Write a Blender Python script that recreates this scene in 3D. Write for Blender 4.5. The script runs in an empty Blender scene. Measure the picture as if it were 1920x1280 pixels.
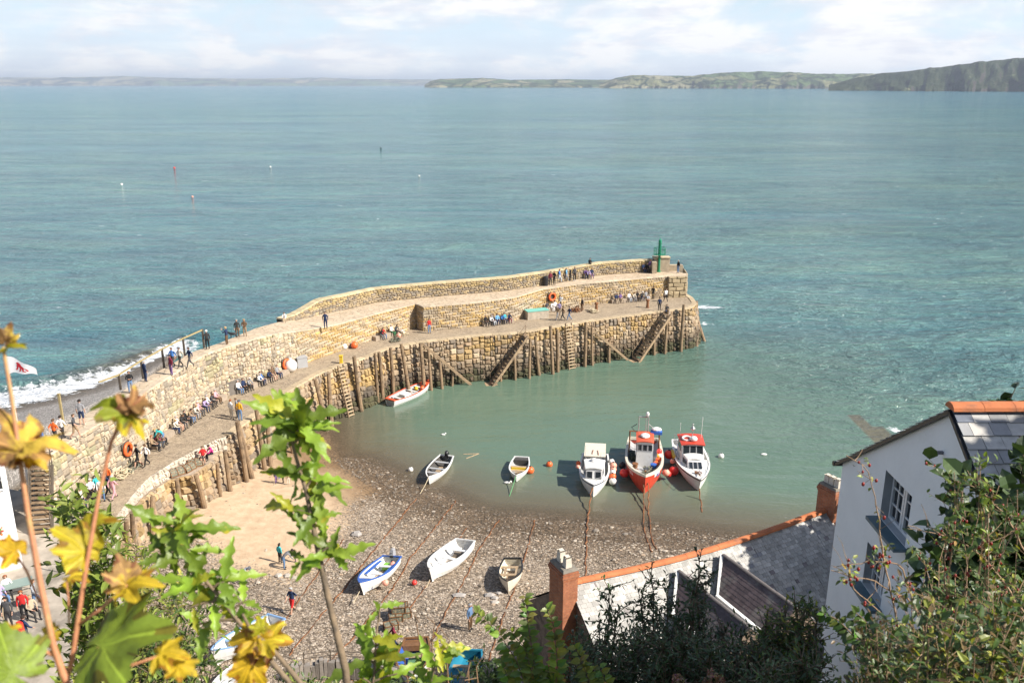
import bpy, bmesh, math, random
import numpy as np
from mathutils import Vector, Matrix, noise as mnoise
PI = math.pi
scene = bpy.context.scene
col = scene.collection
rng = random.Random(7)
V = Vector

# ------------------------------------------------------------------ camera
CAM = V((0.0, 0.0, 31.0))
F = 1600.0                      # focal length in photo pixels (1920 wide)
PITCH = math.atan((640 - 159) / F)
FWD = V((0, math.cos(PITCH), -math.sin(PITCH)))
UP = V((0, math.sin(PITCH), math.cos(PITCH)))
RT = V((1, 0, 0))

def ray(px, py):
    return FWD + RT * ((px - 960) / F) - UP * ((py - 640) / F)
def at(px, py, z):              # pixel -> point on the level z
    d = ray(px, py); t = (z - CAM.z) / d.z
    return CAM + d * t
def aty(px, py, y):             # pixel -> point on the plane y
    d = ray(px, py); return CAM + d * (y / d.y)
def atx(px, py, x):
    d = ray(px, py); return CAM + d * (x / d.x)
def atd(px, py, dist):          # pixel -> point at a depth
    return CAM + ray(px, py) * dist
def proj(p):
    q = V(p) - CAM; z = q.dot(FWD)
    return 960 + F * q.dot(RT) / z, 640 - F * q.dot(UP) / z

cam_d = bpy.data.cameras.new('camera'); cam = bpy.data.objects.new('camera', cam_d); col.objects.link(cam)
cam.location = CAM; cam.rotation_euler = (PI / 2 - PITCH, 0, 0)
cam_d.sensor_width = 36; cam_d.lens = F / 1920 * 36
cam_d.clip_start = 0.05; cam_d.clip_end = 60000
cam_d.dof.use_dof = True; cam_d.dof.focus_distance = 60; cam_d.dof.aperture_fstop = 5.0
scene.camera = cam

# ------------------------------------------------------------------ helpers
def tag(o, label=None, cat=None, group=None, kind=None):
    if label: o['label'] = label
    if cat: o['category'] = cat
    if group: o['group'] = group
    if kind: o['kind'] = kind
    return o
def thing(name, label, cat, loc=(0, 0, 0), rz=0.0, group=None):
    o = bpy.data.objects.new(name, None); col.objects.link(o)
    o.location = loc; o.rotation_euler = (0, 0, rz); o.empty_display_size = .2
    return tag(o, label, cat, group)

class MB:
    """collects faces; build() links them as ONE mesh object"""
    def __init__(s): s.v = []; s.f = []; s.m = []; s.c = []; s.has_c = False
    def add(s, vs, fs, mi=0, c=None):
        n = len(s.v); s.v.extend([tuple(p) for p in vs])
        for f in fs:
            s.f.append(tuple(i + n for i in f)); s.m.append(mi)
            s.c.append(c if c else (1, 1, 1))
        if c: s.has_c = True
        return s
    def box(s, c, size, R=None, mi=0, col=None, taper=1.0):
        hx, hy, hz = size[0] / 2, size[1] / 2, size[2] / 2
        vs = []
        for z in (-1, 1):
            k = taper if z > 0 else 1.0
            for x, y in ((-1, -1), (1, -1), (1, 1), (-1, 1)): vs.append(V((x * hx * k, y * hy * k, z * hz)))
        if R is not None: vs = [R @ p for p in vs]
        c = V(c); vs = [p + c for p in vs]
        return s.add(vs, [(0, 3, 2, 1), (4, 5, 6, 7), (0, 1, 5, 4), (1, 2, 6, 5), (2, 3, 7, 6), (3, 0, 4, 7)], mi, col)
    def bar(s, a, b, w, h=None, mi=0, col=None):
        a = V(a); b = V(b); d = b - a
        R = d.to_track_quat('X', 'Z').to_matrix()
        return s.box((a + b) / 2, (d.length, w, h or w), R, mi, col)
    def tube(s, pts, r, n=6, mi=0, col=None, caps=True):
        pts = [V(p) for p in pts]
        rs = r if isinstance(r, (list, tuple)) else [r] * len(pts)
        base = len(s.v); ref = V((.31, .77, .55)).normalized(); vs = []
        for i, p in enumerate(pts):
            t = (pts[min(i + 1, len(pts) - 1)] - pts[max(i - 1, 0)])
            t = t.normalized() if t.length > 1e-9 else V((0, 0, 1))
            u = ref - t * ref.dot(t)
            if u.length < .15: u = V((1, 0, 0)) - t * t.x
            u.normalize(); w = t.cross(u)
            for k in range(n):
                a = 2 * PI * k / n
                vs.append(p + (u * math.cos(a) + w * math.sin(a)) * rs[i])
        fs = []
        for i in range(len(pts) - 1):
            for k in range(n):
                k2 = (k + 1) % n
                fs.append((i * n + k, i * n + k2, (i + 1) * n + k2, (i + 1) * n + k))
        if caps:
            fs.append(tuple(range(n - 1, -1, -1))); fs.append(tuple((len(pts) - 1) * n + k for k in range(n)))
        return s.add(vs, fs, mi, col)
    def lathe(s, c, prof, n=12, mi=0, col=None, R=None):
        c = V(c); vs = []
        for r, z in prof:
            for k in range(n):
                a = 2 * PI * k / n; p = V((r * math.cos(a), r * math.sin(a), z))
                vs.append(c + (R @ p if R is not None else p))
        fs = []
        for i in range(len(prof) - 1):
            for k in range(n):
                k2 = (k + 1) % n; fs.append((i * n + k, i * n + k2, (i + 1) * n + k2, (i + 1) * n + k))
        fs.append(tuple(range(n - 1, -1, -1))); fs.append(tuple((len(prof) - 1) * n + k for k in range(n)))
        return s.add(vs, fs, mi, col)
    def ball(s, c, r, n=10, m=6, mi=0, col=None, sq=(1, 1, 1), R=None):
        prof = []
        for i in range(m + 1):
            a = -PI / 2 + PI * i / m; prof.append((max(math.cos(a), .04), math.sin(a)))
        c = V(c); vs = []
        for q, z in prof:
            for k in range(n):
                a = 2 * PI * k / n; p = V((r * q * math.cos(a) * sq[0], r * q * math.sin(a) * sq[1], r * z * sq[2]))
                vs.append(c + (R @ p if R is not None else p))
        fs = []
        for i in range(m):
            for k in range(n):
                k2 = (k + 1) % n; fs.append((i * n + k, i * n + k2, (i + 1) * n + k2, (i + 1) * n + k))
        fs.append(tuple(range(n - 1, -1, -1))); fs.append(tuple(m * n + k for k in range(n)))
        return s.add(vs, fs, mi, col)
    def torus(s, c, R0, r, R=None, n=20, m=8, mi=0, colfn=None):
        c = V(c); vs = []
        for i in range(n):
            a = 2 * PI * i / n
            for k in range(m):
                b = 2 * PI * k / m
                p = V(((R0 + r * math.cos(b)) * math.cos(a), (R0 + r * math.cos(b)) * math.sin(a), r * math.sin(b)))
                vs.append(c + (R @ p if R is not None else p))
        for i in range(n):
            fs = []
            for k in range(m):
                i2 = (i + 1) % n; k2 = (k + 1) % m; fs.append((i * m + k, i2 * m + k, i2 * m + k2, i * m + k2))
            if i == 0: b0 = len(s.v); s.v.extend([tuple(p) for p in vs])
            for f in fs:
                s.f.append(tuple(q + b0 for q in f)); s.m.append(mi)
                cc = colfn(i / n) if colfn else None; s.c.append(cc or (1, 1, 1)); s.has_c |= bool(cc)
        return s
    def strip(s, A, B, mi=0, col=None):
        n = len(A); return s.add(list(A) + list(B), [(i, i + 1, n + i + 1, n + i) for i in range(n - 1)], mi, col)
    def poly(s, pts, mi=0, col=None): return s.add(pts, [tuple(range(len(pts)))], mi, col)
    def build(s, name, mats, parent=None, smooth=False, local=False, link=True):
        if not isinstance(mats, (list, tuple)): mats = [mats]
        me = bpy.data.meshes.new(name)
        vs = s.v
        if parent is not None and not local:
            o0 = parent; off = V((0, 0, 0))
            while o0 is not None: off = off + o0.location; o0 = o0.parent
            vs = [(p[0] - off.x, p[1] - off.y, p[2] - off.z) for p in vs]
        me.from_pydata(vs, [], s.f)
        for m in mats: me.materials.append(m)
        if len(mats) > 1: me.polygons.foreach_set('material_index', np.array(s.m, dtype=np.int32))
        if smooth: me.polygons.foreach_set('use_smooth', np.ones(len(s.f), dtype=bool))
        if s.has_c:
            a = me.attributes.new('tint', 'FLOAT_COLOR', 'FACE')
            arr = np.ones((len(s.f), 4), dtype=np.float32); arr[:, :3] = np.array(s.c, dtype=np.float32)
            a.data.foreach_set('color', arr.ravel())
        me.update()
        o = bpy.data.objects.new(name, me)
        if link: col.objects.link(o)
        if parent is not None: o.parent = parent
        return o

def copy_tree(o, parent=None):
    c = o.copy(); col.objects.link(c)
    if parent is not None: c.parent = parent
    for ch in list(o.children): copy_tree(ch, c)
    return c

# ------------------------------------------------------------------ materials
def newmat(name):
    m = bpy.data.materials.new(name); m.use_nodes = True
    nt = m.node_tree; nt.nodes.clear()
    out = nt.nodes.new('ShaderNodeOutputMaterial')
    return m, nt, out
def nd(nt, t, **k):
    n = nt.nodes.new(t)
    for a, b in k.items(): setattr(n, a, b)
    return n
def noise(nt, vec, scale, detail=4, rough=.6, dist=0.0):
    n = nd(nt, 'ShaderNodeTexNoise'); n.inputs['Scale'].default_value = scale
    n.inputs['Detail'].default_value = detail; n.inputs['Roughness'].default_value = rough
    n.inputs['Distortion'].default_value = dist
    if vec is not None: nt.links.new(vec, n.inputs['Vector'])
    return n
def ramp(nt, fac, stops, interp='LINEAR'):
    r = nd(nt, 'ShaderNodeValToRGB'); cr = r.color_ramp; cr.interpolation = interp
    while len(cr.elements) < len(stops): cr.elements.new(.5)
    for e, (p, c) in zip(cr.elements, stops):
        e.position = p; e.color = (c[0], c[1], c[2], 1) if hasattr(c, '__len__') else (c, c, c, 1)
    nt.links.new(fac, r.inputs['Fac']); return r
def mix(nt, fac, a, b, mode='MIX'):
    n = nd(nt, 'ShaderNodeMix', data_type='RGBA', blend_type=mode)
    for sock, val in ((n.inputs[0], fac), (n.inputs[6], a), (n.inputs[7], b)):
        if hasattr(val, 'is_output') or isinstance(val, bpy.types.NodeSocket): nt.links.new(val, sock)
        elif hasattr(val, '__len__'): sock.default_value = (val[0], val[1], val[2], 1)
        else: sock.default_value = val if sock.type == 'VALUE' else (val, val, val, 1)
    return n.outputs[2]
def math_(nt, op, a, b=None, c=None, clamp=False):
    n = nd(nt, 'ShaderNodeMath', operation=op); n.use_clamp = clamp
    for i, val in enumerate((a, b, c)):
        if val is None: continue
        if isinstance(val, bpy.types.NodeSocket): nt.links.new(val, n.inputs[i])
        else: n.inputs[i].default_value = val
    return n.outputs[0]
def maprange(nt, val, a, b, c=0.0, d=1.0):
    n = nd(nt, 'ShaderNodeMapRange'); nt.links.new(val, n.inputs[0])
    for i, x in enumerate((a, b, c, d)): n.inputs[i + 1].default_value = x
    return n.outputs[0]
def bumpn(nt, h, strength, dist=.1, normal=None):
    b = nd(nt, 'ShaderNodeBump'); b.inputs['Strength'].default_value = strength
    b.inputs['Distance'].default_value = dist; nt.links.new(h, b.inputs['Height'])
    if normal is not None: nt.links.new(normal, b.inputs['Normal'])
    return b.outputs[0]
def setp(p, **k):
    for a, b in k.items():
        s = p.inputs[a.replace('_', ' ')]
        if isinstance(b, bpy.types.NodeSocket): p.id_data.links.new(b, s)
        elif hasattr(b, '__len__'): s.default_value = (b[0], b[1], b[2], 1)
        else: s.default_value = b
_mats = {}
def M(name, c=(.5, .5, .5), rough=.7, var=.18, scale=3.0, bump=.15, bscale=25.0, spec=.35, metal=0.0, attr=False, second=None, sscale=1.2, sthr=(.5, .62), bdist=.02):
    """plain procedural surface: noise tint, optional second colour in patches, noise bump, optional per-face tint"""
    if name in _mats: return _mats[name]
    m, nt, out = newmat(name)
    tc = nd(nt, 'ShaderNodeTexCoord'); ob = tc.outputs['Object']
    n1 = noise(nt, ob, scale, 5)
    k = ramp(nt, n1.outputs['Fac'], [(.25, 1 - var), (.75, 1 + var)])
    base = c
    if attr:
        a = nd(nt, 'ShaderNodeAttribute', attribute_name='tint'); base = mix(nt, 1.0, a.outputs['Color'], c, 'MULTIPLY')
    if second:
        n3 = noise(nt, ob, sscale, 6, .65)
        f = ramp(nt, n3.outputs['Fac'], [(sthr[0], 0.0), (sthr[1], 1.0)])
        base = mix(nt, f.outputs['Color'], base, second)
    cc = mix(nt, 1.0, base, k.outputs['Color'], 'MULTIPLY')
    p = nd(nt, 'ShaderNodeBsdfPrincipled'); nt.links.new(p.outputs[0], out.inputs[0])
    setp(p, Base_Color=cc, Roughness=rough, Metallic=metal, Specular_IOR_Level=spec)
    if bump:
        n2 = noise(nt, ob, bscale, 4)
        setp(p, Normal=bumpn(nt, n2.outputs['Fac'], bump, bdist))
    _mats[name] = m; return m
def leafmat(name, c, rough=.5, trans=.35, tcol=None, spots=None, var=.35, scale=9, spec=.4, edge=None):
    if name in _mats: return _mats[name]
    m, nt, out = newmat(name)
    tc = nd(nt, 'ShaderNodeTexCoord'); ob = tc.outputs['Object']
    a = nd(nt, 'ShaderNodeAttribute', attribute_name='tint')
    n1 = noise(nt, ob, scale, 4); k = ramp(nt, n1.outputs['Fac'], [(.3, 1 - var), (.7, 1 + var)])
    base = mix(nt, 1.0, a.outputs['Color'], c, 'MULTIPLY')
    if spots:
        n2 = noise(nt, ob, spots[1], 5, .7); f = ramp(nt, n2.outputs['Fac'], [(spots[2], 0.0), (spots[2] + .07, 1.0)])
        base = mix(nt, f.outputs['Color'], base, spots[0])
    cc = mix(nt, 1.0, base, k.outputs['Color'], 'MULTIPLY')
    p = nd(nt, 'ShaderNodeBsdfPrincipled'); setp(p, Base_Color=cc, Roughness=rough, Specular_IOR_Level=spec)
    n3 = noise(nt, ob, scale * 6, 3); setp(p, Normal=bumpn(nt, n3.outputs['Fac'], .25, .01))
    t = nd(nt, 'ShaderNodeBsdfTranslucent')
    tt = mix(nt, 1.0, cc, tcol or (1.3, 1.4, .5), 'MULTIPLY'); nt.links.new(tt, t.inputs[0])
    s = nd(nt, 'ShaderNodeMixShader'); s.inputs[0].default_value = trans
    nt.links.new(p.outputs[0], s.inputs[1]); nt.links.new(t.outputs[0], s.inputs[2]); nt.links.new(s.outputs[0], out.inputs[0])
    _mats[name] = m; return m

# ------------------------------------------------------------------ light, sky
SUN_EL = math.radians(40); SUN_AZ = math.atan2(.94, -.34)     # from +Y towards +X
sun_d = bpy.data.lights.new('sun', 'SUN'); sun = bpy.data.objects.new('sun', sun_d); col.objects.link(sun)
sdir = V((math.sin(SUN_AZ) * math.cos(SUN_EL), math.cos(SUN_AZ) * math.cos(SUN_EL), math.sin(SUN_EL)))
sun.rotation_euler = sdir.to_track_quat('Z', 'Y').to_euler(); sun.location = (60, -20, 80)
sun_d.energy = 5.0; sun_d.angle = math.radians(.5); sun_d.color = (1, .94, .85)
w = bpy.data.worlds.new('World'); scene.world = w; w.use_nodes = True
nt = w.node_tree; nt.nodes.clear()
wo = nd(nt, 'ShaderNodeOutputWorld'); bg = nd(nt, 'ShaderNodeBackground'); nt.links.new(bg.outputs[0], wo.inputs[0])
sky = nd(nt, 'ShaderNodeTexSky', sky_type='NISHITA'); sky.sun_disc = False
sky.sun_elevation = SUN_EL; sky.sun_rotation = SUN_AZ; sky.altitude = 30; sky.dust_density = 1.0
tc = nd(nt, 'ShaderNodeTexCoord'); sep = nd(nt, 'ShaderNodeSeparateXYZ'); nt.links.new(tc.outputs['Generated'], sep.inputs[0])
mp = nd(nt, 'ShaderNodeMapping'); mp.inputs['Scale'].default_value = (1, 1, 2.6); nt.links.new(tc.outputs['Generated'], mp.inputs[0])
n1 = noise(nt, mp.outputs[0], 7.5, 9, .58, .35)      # cumulus heaps
n2 = noise(nt, mp.outputs[0], 16, 7, .6, .2)       # their shaded bases
mp2 = nd(nt, 'ShaderNodeMapping'); mp2.inputs['Scale'].default_value = (1, 1, 9); nt.links.new(tc.outputs['Generated'], mp2.inputs[0])
n3 = noise(nt, mp2.outputs[0], 9, 7, .6)             # flat layers towards the horizon
cov = ramp(nt, n1.outputs['Fac'], [(.36, 0.0), (.55, 1.0)])
low = maprange(nt, sep.outputs[2], .0, .07, 1.0, 0.0)
high = maprange(nt, sep.outputs[2], .12, .32, 1.0, 0.06)
cf = math_(nt, 'MULTIPLY', math_(nt, 'MAXIMUM', cov.outputs['Color'], math_(nt, 'MULTIPLY', low, .9)), high)
lay = mix(nt, .45, mix(nt, .5, n2.outputs['Fac'], n3.outputs['Fac']), n1.outputs['Fac'])
ccol = ramp(nt, lay, [(.40, (.485, .50, .565)), (.475, (.545, .555, .60)), (.54, (.65, .65, .655))])
sk = mix(nt, maprange(nt, sep.outputs[2], .05, .2, .8, 0.0), mix(nt, 1.0, sky.outputs[0], .085, 'MULTIPLY'), (.50, .62, .73))
fin = mix(nt, cf, sk, mix(nt, maprange(nt, sep.outputs[2], .09, .3), ccol.outputs['Color'], mix(nt, 1.0, ccol.outputs['Color'], (1.0, 1.0, 1.05), 'MULTIPLY')))
nt.links.new(fin, bg.inputs['Color']); bg.inputs['Strength'].default_value = 1.0
# the sky texture itself enters the Background at 0.085
scene.view_settings.view_transform = 'Standard'; scene.view_settings.look = 'None'
scene.view_settings.exposure = 0.72; scene.view_settings.gamma = 1.0
# ------------------------------------------------------------------ paths on the plan
def resample(P, step):
    P = [V(p) for p in P]; L = [0.0]
    for a, b in zip(P, P[1:]): L.append(L[-1] + (b - a).length)
    n = max(2, int(L[-1] / step) + 1); out = []; j = 0
    for i in range(n):
        s = L[-1] * i / (n - 1)
        while j < len(L) - 2 and L[j + 1] < s: j += 1
        t = (s - L[j]) / max(L[j + 1] - L[j], 1e-9); out.append(P[j].lerp(P[j + 1], min(max(t, 0), 1)))
    return out
S1 = [at(x, y, 0) for x, y in ((560, 770), (605, 790), (616, 812), (622, 836), (640, 856), (680, 864), (732, 889), (749, 907), (776, 914), (805, 920), (847, 941),
      (888, 960), (930, 968), (993, 971), (1076, 979), (1180, 986), (1280, 995), (1350, 1006), (1500, 1022), (1900, 1050), (2600, 1080))]
S2 = [at(x, y, 0) for x, y in ((-700, 830), (-200, 795), (0, 772), (42, 763), (82, 755), (125, 743), (170, 731), (230, 705), (300, 672))]
def arr2(P): return np.array([[p.x, p.y] for p in P])
def dist_poly(X, Y, P):
    P = arr2(P); d = np.full(X.shape, 1e9)
    for (ax, ay), (bx, by) in zip(P[:-1], P[1:]):
        dx, dy = bx - ax, by - ay; t = np.clip(((X - ax) * dx + (Y - ay) * dy) / (dx * dx + dy * dy), 0, 1)
        d = np.minimum(d, np.hypot(X - ax - t * dx, Y - ay - t * dy))
    return d
def inside(X, Y, P):
    P = np.asarray(P); r = np.zeros(X.shape, dtype=bool); n = len(P)
    for i in range(n):
        x1, y1 = P[i]; x2, y2 = P[(i + 1) % n]
        c = ((y1 > Y) != (y2 > Y)); xx = (x2 - x1) * (Y - y1) / (y2 - y1 + 1e-12) + x1
        r ^= c & (X < xx)
    return r
# harbour-side toe of the quay, retaining wall etc. : (photo x, photo y, level)
LP = [(196, 1012, 4.6), (222, 985, 4.6), (268, 931, 4.4), (322, 897, 4.1), (360, 890, 4.1), (392, 868, 4.1), (416, 840, 4.1), (428, 818, 5), (460, 793, 5), (500, 765, 5), (542, 732, 5), (580, 711, 5), (605, 697, 5), (655, 681, 5), (692, 669, 5),
      (720, 656, 5), (750, 648, 5), (780, 643, 5), (830, 637, 5), (900, 629, 5), (960, 626, 5), (990, 622, 5), (1020, 616, 5), (1055, 611, 5), (1092, 604, 5), (1225, 586, 5), (1270, 581, 5), (1297, 577, 5), (1306, 569, 5), (1297, 557, 5), (1287, 552, 5)]
L_edge = [at(*p) for p in LP]
RP = [(92, 985, 9.2), (150, 937, 9.2), (228, 884, 9.2), (300, 822, 9.2), (390, 757, 9.3), (435, 738, 9.3), (520, 704, 9.0), (562, 685, 8.4), (600, 670, 8.0), (635, 659, 7.8), (700, 637, 7.7), (781, 614, 7.7),
      (795, 621, 7.7), (892, 612, 7.7), (965, 601, 7.7), (1017, 584, 7.7), (1087, 573, 7.7), (1150, 567, 7.7), (1220, 560, 7.7), (1287, 553, 7.7)]
R_base = [at(p[0], p[1], 5) for p in RP]; R_top = [V((q.x, q.y + .15, p[2])) for p, q in zip(RP, R_base)]
UPX = [(60, 838, 9.2), (120, 797, 9.2), (185, 763, 9.2), (245, 723, 9.2), (285, 702, 9.2), (312, 688, 9.3), (362, 659, 9.3), (412, 643, 9.3), (480, 615, 9.0), (528, 602, 8.5), (560, 600, 8.1), (600, 590, 7.8),
       (650, 580, 7.7), (705, 567, 7.7), (805, 557, 7.7), (880, 551, 7.7), (915, 548, 7.7), (950, 545, 7.7), (1025, 534, 7.7), (1125, 516, 7.7), (1225, 509, 7.7), (1280, 500, 7.7)]
U_edge = [at(*p) for p in UPX]
land1 = [[p.x, p.y] for p in S1] + [[90, 10], [-60, 10], [-60, 45], [L_edge[0].x - 6, L_edge[0].y], [L_edge[3].x - 3, L_edge[3].y + 2], [L_edge[8].x - 2, L_edge[8].y + 3], [L_edge[11].x - 1, L_edge[11].y + 3]]
harb = [[p.x, p.y] for p in R_base] + [[90, 120], [90, 0], [-60, 0], [-50, 38]]
def h1(X, Y):
    d = dist_poly(X, Y, S1); ins = inside(X, Y, land1)
    up = np.minimum(.105 * d, 2.2 + .05 * d); return np.where(ins, np.minimum(up, 3.6), -.095 * d)
def h2(X, Y):
    P = arr2(S2); d = dist_poly(X, Y, S2)
    yl = np.interp(X, P[:, 0], P[:, 1]); s = np.where(Y < yl, d, -d)
    h = np.where(s > 0, np.minimum(.2 * s, 5.5), .1 * s); h = np.where(X > S2[-1].x + 2, -5, h)
    return np.where(inside(X, Y, harb), -5, h)
def beach_z(x, y): return float(h1(np.array([x]), np.array([y]))[0])
def hill_z(x, y):
    z = 29.2 - .80 * y
    if x > 5: z = 29.2 - .80 * y + .12 * (x - 5)
    if x < -6: z += -.10 * (-6 - x)
    return z

def grid(name, xs, ys, Z, mat, attrs=None, smooth=True):
    nx, ny = len(xs), len(ys); X, Y = np.meshgrid(xs, ys)
    co = np.stack([X, Y, Z], -1).reshape(-1, 3)
    i = np.arange(nx * ny).reshape(ny, nx)
    fs = np.stack([i[:-1, :-1], i[:-1, 1:], i[1:, 1:], i[1:, :-1]], -1).reshape(-1, 4)
    me = bpy.data.meshes.new(name); me.vertices.add(len(co)); me.vertices.foreach_set('co', co.ravel())
    me.loops.add(fs.size); me.loops.foreach_set('vertex_index', fs.ravel())
    me.polygons.add(len(fs)); me.polygons.foreach_set('loop_start', np.arange(0, fs.size, 4)); me.polygons.foreach_set('loop_total', np.full(len(fs), 4))
    me.update(calc_edges=True); me.validate()
    if smooth: me.polygons.foreach_set('use_smooth', np.ones(len(fs), dtype=bool))
    for k, a in (attrs or {}).items():
        at_ = me.attributes.new(k, 'FLOAT', 'POINT'); at_.data.foreach_set('value', a.astype(np.float32).ravel())
    me.materials.append(mat); o = bpy.data.objects.new(name, me); col.objects.link(o); return o
def fbm(x, y, s, o=3, seed=0.0): return mnoise.fractal(V((x * s + seed, y * s - seed, seed)), 1.0, 2.0, o)

# ------------------------------------------------------------------ sea
def sea_material():
    m, nt, out = newmat('sea_water')
    geo = nd(nt, 'ShaderNodeNewGeometry'); pos = geo.outputs['Position']
    sp = nd(nt, 'ShaderNodeSeparateXYZ'); nt.links.new(pos, sp.inputs[0])
    dep = nd(nt, 'ShaderNodeAttribute', attribute_name='depth').outputs['Fac']
    foa = nd(nt, 'ShaderNodeAttribute', attribute_name='foam').outputs['Fac']
    far = maprange(nt, sp.outputs[1], 75, 420)
    calm = nd(nt, 'ShaderNodeAttribute', attribute_name='calm').outputs['Fac']
    # waves: crests lie roughly across the view
    def mapped(sx, sy, rot):
        mp = nd(nt, 'ShaderNodeMapping'); mp.inputs['Scale'].default_value = (sx, sy, 1); mp.inputs['Rotation'].default_value = (0, 0, math.radians(rot)); nt.links.new(pos, mp.inputs[0]); return mp.outputs[0]
    a1 = noise(nt, mapped(.20, .62, -8), .30, 3, .55, .4)
    a2 = noise(nt, mapped(.42, 1.05, 12), .85, 4, .62, .5)
    a3 = noise(nt, mapped(.6, 1.25, -18), 2.6, 3, .6, .3)
    st_ = noise(nt, mapped(.25, 1.0, 14), .022, 4, .6, .5); gust = ramp(nt, st_.outputs['Fac'], [(.36, .55), (.62, 1.25)]).outputs['Color']
    h = math_(nt, 'ADD', math_(nt, 'MULTIPLY', a1.outputs['Fac'], 2.4), math_(nt, 'MULTIPLY', a2.outputs['Fac'], 1.25))
    h = math_(nt, 'ADD', h, math_(nt, 'MULTIPLY', a3.outputs['Fac'], .38))
    amp = math_(nt, 'MULTIPLY', gust, math_(nt, 'ADD', .085, math_(nt, 'MULTIPLY', calm, 2.3)))
    nrm = bumpn(nt, math_(nt, 'MULTIPLY', h, amp), .9, .9)
    # body colour
    big = noise(nt, mapped(.35, 1.0, 5), .010, 4, .6); sm = noise(nt, mapped(.4, 1.0, -6), .07, 4, .6)
    pat = math_(nt, 'ADD', math_(nt, 'MULTIPLY', big.outputs['Fac'], .55), math_(nt, 'MULTIPLY', sm.outputs['Fac'], .45))
    open_ = ramp(nt, pat, [(.40, (.058, .168, .198)), (.5, (.080, .206, .218)), (.60, (.116, .246, .226))])
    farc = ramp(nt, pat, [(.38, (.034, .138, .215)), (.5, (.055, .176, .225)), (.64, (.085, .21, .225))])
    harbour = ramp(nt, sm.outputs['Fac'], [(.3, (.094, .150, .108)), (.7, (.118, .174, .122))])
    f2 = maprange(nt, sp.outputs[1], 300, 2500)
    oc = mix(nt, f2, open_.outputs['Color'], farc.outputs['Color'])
    oc = mix(nt, calm, harbour.outputs['Color'], oc)
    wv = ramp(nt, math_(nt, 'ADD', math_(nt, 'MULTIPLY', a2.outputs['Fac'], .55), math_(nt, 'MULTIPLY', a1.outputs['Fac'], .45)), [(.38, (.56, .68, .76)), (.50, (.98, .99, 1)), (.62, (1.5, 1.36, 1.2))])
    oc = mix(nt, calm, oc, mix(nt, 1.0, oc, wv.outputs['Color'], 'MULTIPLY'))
    sh = maprange(nt, dep, .05, .85)
    oc = mix(nt, sh, (.155, .12, .078), oc)
    # foam: breaking wave on the shingle, and white caps
    fn = noise(nt, mapped(1, 1.2, 8), .9, 7, .72, .6)
    fo = math_(nt, 'MULTIPLY', foa, 1.0)
    ff = maprange(nt, math_(nt, 'ADD', fn.outputs['Fac'], math_(nt, 'MULTIPLY', fo, .55)), .74, .86)
    ff = math_(nt, 'MULTIPLY', ff, maprange(nt, foa, .02, .12))
    wn = noise(nt, mapped(.5, 1.0, -4), .34, 6, .76, .2)
    caps = math_(nt, 'MULTIPLY', maprange(nt, wn.outputs['Fac'], .67, .70), calm)
    ff = math_(nt, 'MAXIMUM', ff, caps, clamp=True)
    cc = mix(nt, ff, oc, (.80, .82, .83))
    p = nd(nt, 'ShaderNodeBsdfPrincipled')
    ro = math_(nt, 'ADD', .09, math_(nt, 'MULTIPLY', ff, .5))
    setp(p, Base_Color=cc, Roughness=ro, IOR=1.33, Specular_IOR_Level=maprange(nt, sp.outputs[1], 120, 900, .5, .05), Normal=nrm)
    tr = nd(nt, 'ShaderNodeBsdfTransparent')
    s = nd(nt, 'ShaderNodeMixShader'); al = ramp(nt, dep, [(0.0, .12), (.06, .40), (.22, .80), (.6, 1.0)])
    al2 = math_(nt, 'MAXIMUM', al.outputs['Color'], ff)
    nt.links.new(al2, s.inputs[0]); nt.links.new(tr.outputs[0], s.inputs[1]); nt.links.new(p.outputs[0], s.inputs[2]); nt.links.new(s.outputs[0], out.inputs[0])
    return m
FAR = 30000.0
xs = np.concatenate([[-FAR, -6000, -2000, -700, -300, -180, -120], np.arange(-90, 60.1, 1.0), [80, 120, 200, 500, 2000, 6000, FAR]])
ys = np.concatenate([[25.0, 32], np.arange(38, 125.1, 1.0), [130, 140, 160, 200, 300, 600, 1500, 4000, 9000, 16000, FAR]])
X, Y = np.meshgrid(xs, ys)
g = np.maximum(h1(X, Y), h2(X, Y)); depth = np.where((np.abs(X) < 95) & (Y < 126), np.clip(-g, 0, 3), 3.0)
P2 = arr2(S2); sd = np.interp(X, P2[:, 0], P2[:, 1]); off = Y - sd          # metres seaward of the shingle
foam = np.clip(1 - np.abs(off - 4.0) / 6.5, 0, 1) * np.clip((-35 - X) / 7, 0, 1)
for (px, py, r, k) in ((1325, 576, 2.6, .8), (1322, 607, 1.8, .6), (1333, 588, 1.6, .5), (1690, 808, 1.6, .9), (40, 507, 3.0, .75)):
    c = at(px, py, 0); foam = np.maximum(foam, k * np.clip(1 - np.hypot((X - c.x) * .6, Y - c.y) / r, 0, 1))
SLIP = [at(x, y, 0) for x, y in ((1575, 778), (1606, 776), (1760, 850), (1730, 880), (1672, 866))]
ins_ = inside(X, Y, [[q_.x, q_.y] for q_ in SLIP]); depth = np.where(ins_, .27, depth)
Ltip = at(1325, 640, 0)
sm_ = lambda t: (lambda q: q * q * (3 - 2 * q))(np.clip(t, 0, 1)); cl = 1 - (1 - sm_((Y - 88) / 45)) * (1 - sm_((X - 14) / 48) * sm_((Y - 35) / 70))
Ux = np.array([[p.x, p.y] for p in U_edge]); cl = np.where((X < U_edge[-1].x) & (Y > np.interp(X, Ux[:, 0], Ux[:, 1]) - 2), 1.0, cl)
Zs = np.zeros(X.shape)
br = np.exp(-((off - 9.0) / 2.0) ** 2) * np.clip((-30 - X) / 10, 0, 1) * .7   # the wave about to break
Zs = Zs + np.where(np.abs(X) < 95, br, 0)
sea = grid('sea', xs, ys, Zs, sea_material(), {'depth': depth, 'foam': foam, 'calm': cl})
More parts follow.
